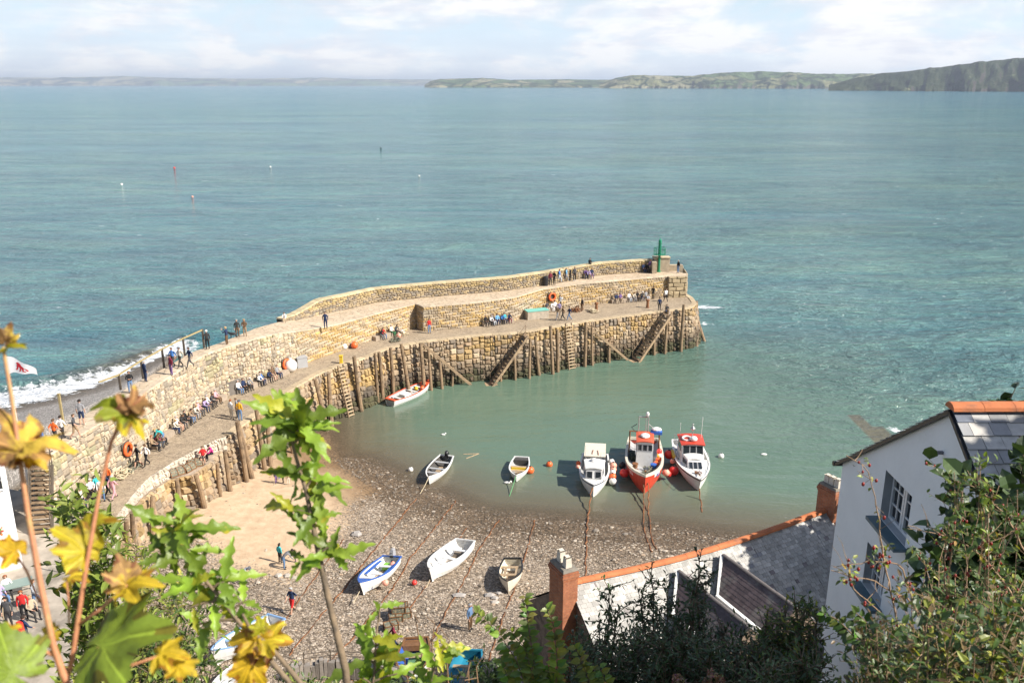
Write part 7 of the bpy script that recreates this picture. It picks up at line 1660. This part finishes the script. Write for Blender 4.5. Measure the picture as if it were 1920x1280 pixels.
def small_leaf(mb, p, d, n, L, c, wd=.38, droop=.25, fold=.3):
    d, s, u = frame(d, n); vs = [V(p)]
    for t, w_ in ((.3, .9), (.68, .72)):
        for x in (-w_, 0, w_): vs.append(V(p) + (d * t + s * x * wd * .5 + u * (-droop * t * t + fold * abs(x) * wd * .5)) * L)
    vs.append(V(p) + (d - u * droop) * L); mb.add(vs, [(0, 2, 1), (0, 3, 2), (1, 2, 5, 4), (2, 3, 6, 5), (4, 5, 7), (5, 6, 7)], 0, c)
def rv(q, k=1.0): return V((q.gauss(0, 1), q.gauss(0, 1), q.gauss(0, 1))).normalized() * k
TOCAM = lambda p: (CAM - V(p)).normalized()
# --- sycamore shoot close to the camera on the left
stem_red = M('sycamore_stem', (.46, .20, .10), .6, .2, 12, .2, 40, second=(.40, .28, .10), sscale=6)
syc_g = leafmat('sycamore_green', (.19, .27, .035), .5, .38, spots=((.03, .03, .012), 26, .70), scale=16, var=.25)
syc_y = leafmat('sycamore_yellow', (.66, .47, .03), .55, .40, (1.15, 1.1, .6), spots=((.24, .17, .03), 22, .60), scale=14, var=.2)
syc_b = leafmat('sycamore_brown', (.40, .24, .09), .75, .32, (1.2, 1.0, .6), spots=((.62, .44, .06), 11, .50), scale=20, var=.35)
sy = thing('sycamore_shoot', 'close sycamore shoot with red stems and yellowing autumn leaves', 'plant', atd(140, 1330, 1.5))
def stem(pts, D, r0, r1, m, o, name='stem', n=7):
    P = [atd(x, y, D if not hasattr(D, '__len__') else D[i]) for i, (x, y) in enumerate(pts)]; mb = MB(); rs = [(r0 + (r1 - r0) * i / (len(P) - 1)) * (.62 if m is stem_red else .74) for i in range(len(P))]
    for i in range(1, len(P) - 1): rs[i] *= 1.12
    mb.tube(P, rs, n); return mb.build(name, m, o, True)
stem([(150, 1340), (118, 1262), (100, 1210), (75, 1090), (52, 960), (36, 850), (22, 745), (6, 650)], 1.5, .010, .0045, stem_red, sy); stem([(118, 1300), (135, 1235), (160, 1070), (185, 930), (208, 830), (232, 775), (245, 745)], 1.55, .0075, .0035, stem_red, sy)
stem([(145, 1172), (190, 1140), (240, 1096)], 1.55, .005, .0035, stem_red, sy); stem([(150, 1300), (172, 1255), (186, 1212)], 1.5, .005, .004, stem_red, sy); stem([(160, 1290), (220, 1255), (300, 1228)], 1.5, .005, .003, stem_red, sy); stem([(112, 1232), (50, 1205), (-15, 1180)], 1.5, .006, .004, stem_red, sy); stem([(75, 1130), (50, 1070), (28, 1035)], 1.6, .004, .003, stem_red, sy); stem([(130, 1170), (128, 1120), (125, 1085)], 1.6, .003, .002, stem_red, sy); stem([(232, 775), (258, 752), (275, 735)], 1.55, .003, .002, stem_red, sy)
def syc(px, py, D, span, ang, tilt, m, c, curl=.25, fold=.2, seed=0, roll=0.0):
    """base at a pixel; ang: picture direction of the tip (0 right, 90 up); tilt: how far the blade turns from facing the viewer"""
    p = atd(px, py, D); a = math.radians(ang); d = RT * math.cos(a) + UP * math.sin(a); nrm = -FWD * math.cos(math.radians(tilt)) + (UP * .8 + RT * .6 * math.cos(math.radians(roll))) * math.sin(math.radians(tilt)); d = d - FWD * .25
    mb = MB(); sycamore_leaf(mb, p, d, nrm, span / F * D / 1.6, c, curl, fold, seed); return mb.build('leaf', m, sy, True)
one = (1, 1, 1)
syc(188, 1208, 1.5, 235, 22, 58, syc_g, (1.15, 1.1, 1), .2, .25, 1); syc(25, 1262, 1.42, 215, 150, 45, syc_g, (1.25, 1.2, 1), .2, .2, 2); syc(160, 1035, 1.55, 120, 120, 60, syc_y, (.85, .95, 1), .4, .35, 3); syc(150, 1000, 1.6, 120, 38, 66, syc_y, (.78, .92, .8), .45, .4, 31)
syc(238, 1096, 1.55, 95, 82, 62, syc_b, one, .7, .6, 4); syc(236, 1098, 1.55, 105, 25, 66, syc_y, one, .35, .45, 5); syc(300, 1224, 1.5, 85, 12, 55, syc_y, one, .35, .4, 6); syc(332, 1246, 1.5, 75, -10, 60, syc_y, one, .35, .4, 7)
syc(42, 845, 1.5, 125, 95, 55, syc_b, (1.1, 1, .9), .7, .6, 8); syc(48, 835, 1.5, 120, 28, 66, syc_b, (1.2, 1.1, .8), .7, .7, 9); syc(35, 845, 1.5, 105, 160, 60, syc_b, (.8, .75, .7), .65, .7, 10); syc(55, 850, 1.5, 70, -15, 68, syc_y, (.9, .85, .7), .5, .6, 32)
syc(238, 770, 1.55, 105, 152, 66, syc_y, (.38, .62, .5), .35, .5, 11); syc(245, 772, 1.55, 70, 65, 64, syc_b, (.75, .65, .65), .7, .6, 12); syc(238, 780, 1.55, 80, -28, 68, syc_y, (.8, .9, .7), .45, .5, 13); syc(250, 760, 1.55, 60, 22, 68, syc_b, (.75, .7, .65), .6, .6, 14)
syc(28, 1032, 1.6, 85, 140, 66, syc_y, (1, .9, .8), .45, .45, 15); syc(125, 1086, 1.65, 70, 18, 68, syc_y, one, .35, .45, 16); syc(8, 652, 1.5, 65, 25, 72, syc_y, (.6, .75, .6), .4, .5, 17); syc(10, 640, 1.5, 50, 62, 62, syc_b, (.5, .45, .4), .7, .7, 18); syc(-10, 1182, 1.5, 75, 0, 66, syc_y, one, .35, .35, 19); syc(100, 1185, 1.6, 50, 210, 64, syc_y, (.9, .9, .9), .35, .35, 20)
s2 = thing('sycamore_seedling', 'yellow sycamore seedling with brown tipped leaves above the white boat', 'plant', atd(580, 1330, 2.0)); sy_old = sy; sy = s2
barkm = M('twig_bark', (.20, .145, .09), .8, .3, 14, .3, 50, second=(.11, .085, .06), sscale=8); stem([(610, 1340), (560, 1275), (510, 1215), (470, 1180), (455, 1150)], 2.0, .009, .004, barkm, sy)
syc(492, 1196, 2.0, 86, 5, 45, syc_y, (1, 1.05, 1), .35, .3, 21); syc(488, 1200, 2.0, 90, 250, 40, syc_y, (1.05, .95, .8), .5, .4, 22); syc(480, 1195, 2.0, 82, 175, 55, syc_y, (.9, .85, .8), .4, .4, 23); syc(478, 1205, 2.0, 70, 215, 45, syc_b, (1, .8, .7), .5, .5, 24); syc(500, 1205, 2.0, 61, 290, 50, syc_b, (.8, .7, .6), .5, .5, 25); syc(490, 1180, 2.0, 49, 95, 55, syc_y, (.6, .8, .6), .3, .3, 26); syc(470, 1245, 2.0, 90, 255, 42, syc_y, (1.1, 1, .9), .4, .4, 27)
# --- oak sapling
oak_m = leafmat('oak_leaf', (.21, .30, .035), .42, .38, (1.4, 1.4, .5), spots=((.40, .34, .03), 9, .64), scale=12, var=.3, spec=.5)
def oak(name, label, path, D, clusters, r0, r1, seed):
    q = random.Random(seed); o = thing(name, label, 'tree', atd(path[0][0], path[0][1], D)); stem(path, D, r0, r1, barkm, o, 'trunk')
    for (px, py, R, n, L, bx, by) in clusters:
        mb = MB(); tw = MB(); b = atd(bx, by, D); c = atd(px, py, D); tw.tube([b, b.lerp(c, .5) + V((0, 0, .004)), c], [.0042, .0035, .0025], 5)
        n = max(3, round(n * (.6 if name == 'oak_sapling' else .58)))
        for i in range(n):
            a = 2 * PI * (i + q.uniform(-.3, .3)) / n * 1.0 + q.uniform(0, .4); el = q.uniform(-.35, .75); d = RT * math.cos(a) + UP * math.sin(a) * .75 - FWD * q.uniform(-.7, .9); d = d.normalized(); d.z += .12
            p = c + rv(q, R * .12 / F * D) + (b - c) * q.uniform(0, .35); k = q.uniform(.55, 1.35); t = (k, k * q.uniform(.95, 1.1), k) if q.random() > .15 else (k * 2.0, k * 1.4, k)
            oak_leaf(mb, p, d, V((q.uniform(-.5, .5), q.uniform(-.5, .3), 1)) - FWD * .5, L / F * D * q.uniform(.6, 1.08), t, q.uniform(.1, .4), q.uniform(.15, .5), q)
        cl = mb.build('leaf_cluster', oak_m, o, True); tw.build('twig', barkm, cl)
    return o
oak('oak_sapling', 'slender oak sapling with lobed green leaves rising through the picture centre', [(655, 1340), (648, 1255), (632, 1190), (615, 1120), (598, 1040), (584, 970), (574, 920), (556, 860), (545, 820), (535, 775)], 2.6,
    [(512, 775, 60, 10, 82, 545, 825), (545, 775, 60, 9, 88, 545, 825), (575, 785, 60, 9, 84, 547, 825), (553, 805, 60, 11, 92, 548, 830), (520, 805, 60, 7, 78, 546, 830), (590, 805, 60, 7, 82, 548, 832), (550, 880, 55, 7, 82, 570, 905), (592, 895, 55, 8, 88, 574, 912), (600, 925, 50, 7, 76, 578, 935), (545, 955, 50, 7, 80, 582, 962), (595, 965, 50, 9, 78, 585, 972), (562, 985, 45, 5, 66, 586, 985), (622, 1022, 45, 8, 74, 597, 1040), (632, 1040, 40, 6, 72, 600, 1045), (565, 1050, 30, 3, 60, 602, 1068)], .0155, .004, 41)
oak('oak_branch', 'leaning oak branch with dark lobed leaves at the lower left', [(570, 1345), (540, 1275), (500, 1230), (452, 1170), (405, 1110), (360, 1060), (335, 1010), (325, 985)], 2.5,
    [(330, 985, 60, 10, 86, 340, 1010), (300, 990, 60, 9, 82, 340, 1015), (365, 985, 50, 7, 82, 345, 1012), (350, 1025, 60, 9, 80, 352, 1040), (310, 1040, 50, 7, 74, 350, 1045), (385, 1075, 60, 9, 86, 390, 1095), (350, 1090, 55, 8, 80, 392, 1098), (420, 1090, 50, 7, 82, 398, 1102), (400, 1130, 50, 7, 76, 405, 1118), (350, 1140, 50, 6, 78, 410, 1125), (460, 1125, 45, 7, 80, 432, 1148), (440, 1165, 40, 5, 64, 448, 1165), (370, 1170, 45, 5, 70, 440, 1160)], .011, .0035, 43)
oak('oak_branch', 'small oak shoot with pointed pale leaves at the bottom centre', [(690, 1345), (702, 1260), (705, 1200), (712, 1130)], 3.2, [(712, 1140, 30, 4, 50, 710, 1165), (700, 1190, 40, 6, 66, 705, 1205), (722, 1200, 40, 5, 62, 706, 1210), (690, 1235, 50, 7, 80, 703, 1245), (720, 1250, 50, 7, 86, 702, 1262), (745, 1262, 50, 6, 84, 704, 1275), (680, 1270, 50, 6, 80, 700, 1285)], .007, .003, 44)
oak('oak_branch', 'young oak shoot with two upright leaf sprays at the bottom centre', [(800, 1345), (806, 1290), (815, 1250), (822, 1225)], 3.6, [(820, 1212, 30, 5, 62, 822, 1228), (840, 1212, 30, 4, 62, 822, 1228), (812, 1250, 40, 5, 64, 814, 1258), (795, 1282, 50, 6, 76, 806, 1290)], .006, .003, 45)
# --- shrubs built from branching stems that carry leaves
def shrub(name, label, base, targets, leaf_m, L, dens, cols, seed, barkmat=None, twig=.35, shape='small', wd=.42, r0=.02, cat='shrub', group=None, spread=.4, up=.4, hips=None, parent=None):
    q = random.Random(seed); HB = []; base = V(base); o = parent or thing(name, label, cat, base, group=group); lb, sb, hb_ = MB(), MB(), MB()
    for tgt in targets:
        tgt = V(tgt); mid = base.lerp(tgt, .5) + V((q.uniform(-.2, .2), q.uniform(-.2, .2), .18)) * (tgt - base).length * .4; P = []
        for i in range(9): t = i / 8; P.append(base * (1 - t) ** 2 + mid * 2 * t * (1 - t) + tgt * t * t + rv(q, .015 * (tgt - base).length * t))
        sb.tube(P, [max(r0 * (1 - .8 * i / 8), .003) for i in range(9)], 5, 0, None, False); Ls = (tgt - base).length
        nt_ = max(3, int(dens * Ls))
        for k in range(nt_):
            t = q.uniform(.22, 1.0) ** .8; i = min(int(t * 8), 7); p = P[i].lerp(P[i + 1], t * 8 - i); ax = (P[i + 1] - P[i]).normalized(); d = (rv(q) + ax * .5 + V((0, 0, up))).normalized(); tl = twig * q.uniform(.4, 1.2); e = p + d * tl + V((0, 0, -.1 * tl))
            sb.tube([p, p.lerp(e, .5) + rv(q, .05 * tl), e], [max(r0 * .25, .002), max(r0 * .18, .0018), max(r0 * .1, .0014)], 4, 0, None, False)
            nl = q.randint(4, 8)
            for j in range(nl):
                f = (j + 1) / nl; pp = p.lerp(e, f); ld = (d * .35 + rv(q) * .9 + V((0, 0, .15))).normalized(); n_ = V((q.uniform(-.6, .6), q.uniform(-.6, .6), 1)); c = q.choice(cols); kk2 = q.uniform(.7, 1.3); c = tuple(x * kk2 for x in c)
                if shape == 'oakish': sycamore_leaf(lb, pp, ld, n_, L * q.uniform(.4, .7), c, .3, .3, q.random()) if False else small_leaf(lb, pp, ld, n_, L * q.uniform(.7, 1.2), c, .9, .3, .35)
                else: small_leaf(lb, pp, ld, n_, L * q.uniform(.6, 1.2), c, wd, q.uniform(.05, .45), q.uniform(.1, .5))
            if hips and q.random() < hips:
                for _ in range(q.randint(1, 2)):
                  if len(HB) < 90:
                    hb_ = MB(); HB.append(hb_); c = e + rv(q, .05); hb_.ball(c, q.uniform(.006, .011), 6, 5, 0, None, (1, 1, 1.4)); sb.tube([e, c], .0022, 3, 0, None, False)
    lb.build('foliage', leaf_m, o); sb.build('stems', barkmat or barkm, o)
    for hb_ in HB: hb_.build('rose_hip', M('rose_hip_red', (.27, .025, .018), .35, .2, 30, 0, spec=.5), o, True)
    return o
G = dict(light=((.20, .26, .045), (.16, .22, .04), (.25, .29, .06)), yel=((.30, .30, .05), (.24, .27, .05), (.36, .33, .07)), dark=((.055, .092, .030), (.07, .112, .034), (.042, .072, .026)), mid=((.07, .12, .03), (.095, .15, .035), (.06, .10, .028)))
lf = leafmat('shrub_leaf', (1, 1, 1), .45, .28, (1.3, 1.35, .5), var=.15, scale=3, spec=.5); dull = leafmat('glossy_leaf', (1, 1, 1), .38, .18, (1.3, 1.3, .6), var=.15, scale=3, spec=.5); wil = leafmat('willow_leaf', (1, 1, 1), .5, .3, (1.25, 1.3, .5), var=.12, scale=3)
def px_targets(pts, D, q, jit=.25): return [atd(x, y, D + q.uniform(-jit, jit) * 3) for x, y in pts]
q = random.Random(3)
def hb_at(px, D):
    d = ray(px, 1280); y = d.y * D; x = d.x * D; return V((x, y, hill_z(x, y) - .1))
def wide(px0, px1, py0, py1, n, q): return [(q.uniform(px0, px1), q.uniform(py0, py1)) for _ in range(n)]
shrub('willow_shrub', 'light green narrow-leaved shrub between the yard and the sand', hb_at(215, 9.5), px_targets(wide(130, 330, 985, 1240, 30, q), 9.8, q), wil, .14, 6, G['light'] + G['yel'], 51, wd=.26, r0=.018)
shrub('willow_shrub', 'light green narrow-leaved shrub at the foot of the oak branch', hb_at(330, 8.5), px_targets(wide(250, 400, 1120, 1285, 26, q), 8.8, q), wil, .12, 6.5, G['light'] + G['mid'], 52, wd=.28, r0=.016)
shrub('willow_shrub', 'sprig of broad green leaves in front of the near quay end', hb_at(150, 9.5), px_targets([(130, 905), (150, 925), (172, 950), (118, 940), (185, 975), (140, 960), (205, 1010)], 9.8, q), wil, .17, 7, G['light'], 53, wd=.45, r0=.014)
shrub('willow_shrub', 'yellow green shrub below the large green sycamore leaf', hb_at(170, 7.0), px_targets(wide(120, 330, 1225, 1330, 20, q), 7.2, q), wil, .09, 8, G['light'] + G['yel'], 54, wd=.3, r0=.012)
for k, (px, D, x0, x1, y0, y1, n, cset, lab) in enumerate(((585, 15, 520, 660, 1262, 1330, 14, 'light', 'low green shrub at the bottom edge left of the oak trunk'), (690, 13, 640, 760, 1268, 1330, 14, 'mid', 'low green shrub at the bottom edge right of the oak trunk'), (800, 15, 760, 850, 1262, 1330, 12, 'yel', 'low yellow green shrub at the bottom edge below the blue boat'), (900, 17, 870, 960, 1225, 1320, 16, 'mid', 'shady shrub at the bottom edge beside the turquoise boat'))):
    shrub('low_shrub', lab, hb_at(px, D), px_targets(wide(x0, x1, y0, y1, n, q), D, q), lf, .13, 7, G[cset] + G['mid'], 60 + k, r0=.014)
# bare dry stalks
def stalks(label, lst, D, m, rad=.006, name='dry_stalks'):
    o = thing(name, label, 'dry stalks', hb_at(lst[0][0][0], D))
    for pts in lst:
        P = [atd(x, y, D) for x, y in pts]; P[0].z -= .4; mb = MB(); mb.tube(P, [rad * (1 - .5 * i / (len(P) - 1)) for i in range(len(P))], 5)
        for i in range(1, len(P)): p = P[i]; e = p + rv(q, .09) + V((0, 0, .05)); mb.tube([p, e], rad * .4, 4)
        mb.build('stalk', m, o)
stalks('thin bare stalks standing in front of the blue boat', [[(800, 1300), (790, 1220), (778, 1153)], [(812, 1300), (810, 1200), (815, 1168)], [(845, 1300), (838, 1240), (843, 1200)], [(880, 1300), (878, 1255), (882, 1238)], [(905, 1300), (895, 1270), (893, 1250)], [(770, 1300), (764, 1270), (752, 1262)]], 5.0, M('dry_stalk', (.26, .16, .09), .85, .3, 12))
# climbing vine in front of the cottage gable
def vine(label, paths, D, L, cols, seed, m=lf, name='climbing_vine', wd=.75):
    q2 = random.Random(seed); o = thing(name, label, 'climber', hb_at(paths[0][0][0], D))
    for pts in paths:
        P = resample([atd(x, y, D) for x, y in pts], L * .42); sb, lb = MB(), MB(); sb.tube(P, [.012 - .007 * i / len(P) for i in range(len(P))], 5, 0, None, False)
        for i, p in enumerate(P):
            ax = (P[min(i + 1, len(P) - 1)] - P[max(i - 1, 0)]).normalized(); sd = ax.cross(FWD).normalized()
            for s_ in (-1, 1, q2.choice((-.4, .4))):
                d = (sd * s_ + ax * .45 - FWD * q2.uniform(-.2, .5) + rv(q2, .3)).normalized(); c = tuple(x * q2.uniform(.75, 1.25) for x in q2.choice(cols)); kz = L * (1 - .45 * i / len(P)) * q2.uniform(.7, 1.15); small_leaf(lb, p, d, V((0, -.5, 1)) + rv(q2, .4), kz, c, wd, .3, .35)
        st = lb.build('leaf_row', m, o); sb.build('stem', barkm, st)
vine('light green climbing vine with rows of leaves before the brick gable', [[(1010, 1330), (1000, 1230), (990, 1170), (985, 1120)], [(1000, 1330), (970, 1240), (935, 1185), (895, 1148)], [(990, 1330), (1000, 1270), (985, 1215), (960, 1185)], [(1040, 1330), (1045, 1240), (1038, 1170), (1026, 1142)], [(1120, 1330), (1100, 1262), (1080, 1215)], [(1060, 1340), (1050, 1300), (1020, 1260)], [(950, 1340), (962, 1290), (940, 1240)], [(1150, 1340), (1140, 1290), (1125, 1250)]], 15.0, .26, G['light'] + ((.13, .2, .05),), 71)
vine('broad-leaved climber reaching across the foot of the white house', [[(1690, 1260), (1640, 1225), (1600, 1190), (1570, 1160), (1545, 1150)], [(1680, 1250), (1650, 1200), (1620, 1160), (1605, 1148)], [(1700, 1280), (1660, 1240), (1630, 1235)]], 8.0, .15, ((.06, .11, .03), (.16, .24, .05), (.05, .08, .025)), 72)
# small trees in front of the cottage roof
def small_tree(label, base_px, D, tops, seed, cols, L=.125, dens=13, m=dull, zoff=0, twig=.5):
    b = hb_at(base_px, D); return shrub('ash_tree' if L > .12 else 'hedge_shrub', label, b, [atd(x, y, D + random.Random(seed + i).uniform(-.8, .8)) for i, (x, y) in enumerate(tops)], m, L, dens * 1.5, cols, seed, wd=.42, r0=.05, twig=twig, cat='tree' if L > .12 else 'shrub', up=.25)
q = random.Random(9)
small_tree('tall dark tree in front of the middle of the slate roof', 1235, 19.5, [(1222, 1082), (1250, 1110), (1200, 1120), (1235, 1140), (1265, 1160), (1190, 1170), (1225, 1195), (1260, 1215), (1180, 1230), (1210, 1255), (1245, 1270), (1280, 1200), (1160, 1215), (1290, 1250)], 81, G['dark'] + G['mid'][:1], dens=10)
small_tree('thin dark tree sprig beside the cross wings of the cottage', 1310, 18.5, [(1312, 1040), (1308, 1075), (1325, 1090), (1300, 1110), (1318, 1130), (1290, 1180), (1320, 1215), (1280, 1250), (1340, 1230), (1310, 1265), (1270, 1150)], 82, G['dark'], dens=7, twig=.36)
small_tree('dark tree at the left in front of the slate roof', 1130, 19.0, [(1143, 1100), (1125, 1165), (1160, 1140), (1095, 1185), (1140, 1200), (1080, 1225), (1170, 1230), (1110, 1250), (1150, 1265), (1180, 1185), (1065, 1265)], 83, G['dark'] + G['mid'][:1], dens=9)
small_tree('dense dark tree below the gutter of the cottage wings', 1360, 18.0, [(1350, 1165), (1390, 1185), (1330, 1200), (1420, 1215), (1370, 1225), (1340, 1250), (1410, 1255), (1300, 1235), (1440, 1262), (1380, 1272)], 84, G['dark'], dens=11)
for k, (x0, x1, y0, D_, lab) in enumerate(((1075, 1230, 1185, 17.5, 'dark hedge shrub at the lower left of the cottage roof'), (1210, 1340, 1195, 16.8, 'dark hedge shrub below the tall tree in the middle'), (1330, 1460, 1205, 16.2, 'dark hedge shrub left of the garden wall'))):
    small_tree(lab, (x0 + x1) // 2, D_, wide(x0, x1, y0, 1300, 13, q), 87 + k, G['dark'] + G['mid'][:1], L=.115, dens=13)
small_tree('yellow green shrub in front of the cottage wings beside the white house', 1470, 17.0, [(1440, 1165), (1470, 1150), (1495, 1145), (1520, 1140), (1540, 1155), (1455, 1190), (1500, 1180), (1530, 1190), (1430, 1200), (1480, 1205)], 85, G['mid'] + G['yel'][:1], L=.115, dens=16, m=lf)
small_tree('dark shrub in front of the garden wall at the bottom edge', 1490, 14.0, [(1460, 1240), (1500, 1235), (1530, 1250), (1440, 1265), (1480, 1270), (1520, 1275), (1400, 1275)], 86, G['dark'] + G['mid'], L=.115, dens=16)
# dried flower heads
o = thing('dried_flowers', 'pale brown dried flower heads at the bottom edge', 'flower heads', hb_at(1300, 10)); fm = M('dried_petal', (.36, .22, .14), .9, .3, 20, attr=True)
for px, py, R in ((1272, 1272, .08), (1335, 1262, .06), (1350, 1276, .07), (1285, 1290, .07), (1326, 1280, .06), (1135, 1290, .06)):
    c = atd(px, py, 9.5); mb = MB(); mb.tube([c - V((0, -.05, 1.2)), c], .008, 5)
    for i in range(70): d = rv(q, R * q.uniform(.5, 1)); p = c + d; t1, t2 = rv(q), rv(q); s_ = .018; mb.add([p - t1 * s_, p + t2 * s_, p + t1 * s_, p - t2 * s_], [(0, 1, 2, 3)], 0, tuple(x * q.uniform(.6, 1.3) for x in (1, 1, 1)))
    mb.build('flower_head', fm, o)
# rose bush and undergrowth on the right
twg = M('pale_twig', (.30, .20, .12), .75, .3, 14, .2, 50)
q = random.Random(15)
rt = wide(1700, 1930, 1060, 1240, 24, q) + [(1770, 985), (1850, 970), (1905, 975), (1800, 930), (1730, 1050), (1690, 1110), (1660, 1150)]
shrub('rose_bush', 'wild rose bush with bare arching twigs and red hips before the white house', hb_at(1830, 5.0), [atd(x, y, 6.2 + q.uniform(-.6, .6)) for x, y in rt], lf, .05, 5, G['mid'] + G['yel'][:1] + ((.10, .13, .03),), 91, twg, .28, wd=.5, r0=.009, hips=.22)
# long bare canes
o = thing('rose_canes', 'long pale bare canes arching up against the white wall', 'canes', hb_at(1700, 5.5))
for pts in ([(1700, 1250), (1668, 1100), (1655, 1030), (1645, 950), (1632, 890), (1612, 865), (1588, 855)], [(1760, 1200), (1700, 1120), (1640, 1090), (1560, 1070)], [(1740, 1210), (1690, 1060), (1640, 1050), (1565, 1062)], [(1800, 1230), (1770, 1080), (1775, 1010), (1740, 985)], [(1860, 1250), (1850, 1080), (1880, 1010), (1925, 970)], [(1720, 1260), (1650, 1150), (1600, 1100), (1585, 1040)], [(1920, 1150), (1860, 1060), (1800, 1010), (1700, 985)], [(1830, 1100), (1850, 1000), (1840, 930), (1815, 880)], [(1925, 1040), (1890, 970), (1840, 920), (1790, 900)]):
    P = resample([atd(x, y, 6.0) for x, y in pts], .06); P = [p + rv(q, .008) for p in P]; mb = MB(); mb.tube(P, [.0085 * (1 - .7 * i / len(P)) for i in range(len(P))], 5)
    for i in range(4, len(P), 3): e = P[i] + rv(q, .12) + V((0, 0, .05)); mb.tube([P[i], P[i].lerp(e, .5) + rv(q, .015), e], [.003, .0025, .0015], 4)
    hips_ = []; ncan = len(o.children)
    for k in range(3 if ncan > 4 else 6):
        pp = P[int(len(P) * q.uniform(.35, .95))]
        for _ in range(q.randint(1, 3)): hb2 = MB(); hc = pp + rv(q, .06); hb2.ball(hc, q.uniform(.008, .012), 7, 5, 0, None, (1, 1, 1.4)); mb.tube([hc, pp], .002, 3); hips_.append(hb2)
        for _ in range(q.randint(3, 7)): small_leaf(mb, pp + rv(q, .06), rv(q), V((0, -.3, 1)) + rv(q, .4), q.uniform(.03, .055), tuple(x * q.uniform(.7, 1.3) for x in q.choice(G['mid'] + G['yel'])), .5)
    for i_, c_ in enumerate(mb.c):
        if c_ != (1, 1, 1): mb.m[i_] = 1
    cn = mb.build('cane', [twg, lf], o)
    for hb2 in hips_: hb2.build('rose_hip', M('rose_hip_red', (.27, .025, .018), .35, .2, 30, 0, spec=.5), cn, True)
shrub('sycamore_bush', 'dark broad-leaved bush behind the rose twigs by the slates', hb_at(1870, 8.0), [atd(x, y, 8.2 + q.uniform(-.5, .5)) for x, y in wide(1775, 1935, 940, 1120, 24, q) + [(1800, 925), (1830, 905), (1880, 920), (1910, 900)]], dull, .17, 8, G['dark'], 92, None, .4, wd=.95, r0=.02)
shrub('rose_spray', 'leafy spray reaching up in front of the slate roof of the white house', hb_at(1880, 5.5), [atd(x, y, 6.0) for x, y in ((1822, 862), (1835, 880), (1860, 905), (1775, 885), (1790, 895), (1880, 930), (1905, 905))], lf, .06, 6, G['mid'] + G['light'][:1], 93, twg, .22, wd=.55, r0=.007, hips=.1)
shrub('bramble', 'yellow green bramble filling the lower right corner', hb_at(1860, 4.0), [atd(x, y, 4.6 + q.uniform(-.4, .4)) for x, y in wide(1700, 1940, 1130, 1300, 44, q)], lf, .068, 10, G['mid'] + G['dark'] + G['yel'][:2] + ((.16, .11, .045), (.12, .08, .03)), 94, twg, .25, wd=.5, r0=.008)
shrub('bramble', 'darker bramble at the foot of the white house', hb_at(1680, 5.0), [atd(x, y, 5.6 + q.uniform(-.4, .4)) for x, y in wide(1600, 1780, 1170, 1310, 40, q)], lf, .06, 10, G['mid'] + G['dark'] + ((.15, .10, .04),), 95, twg, .26, wd=.45, r0=.008)
shrub('bramble', 'bramble under the rose bush at the right edge', hb_at(1830, 6.5), [atd(x, y, 7.0 + q.uniform(-.4, .4)) for x, y in wide(1740, 1940, 1080, 1220, 34, q)], dull, .09, 10, G['mid'] + G['dark'], 96, twg, .3, wd=.5, r0=.01)
# trees standing outside the picture whose shade falls into it
def shade_tree(label, loc, R, h, seed):
    q2 = random.Random(seed); b = V(loc); T = []
    for i in range(34): d = rv(q2, R * q2.uniform(.55, 1)); T.append(b + V((d.x, d.y, h + d.z * .8)))
    shrub('sycamore_tree', label, b, T, dull, .45, 6.5, G['dark'] + G['mid'], seed, None, 1.0, wd=.9, r0=.14, cat='tree')
shade_tree('sycamore beyond the right edge shading the white house roof', (14.3, 8.0, hill_z(14, 8)), 2.6, 31.2 - hill_z(14, 8), 101)
shade_tree('sycamore behind the white house shading the cottage roof', (19.6, 28.6, 6), 3.0, 12.0, 102)
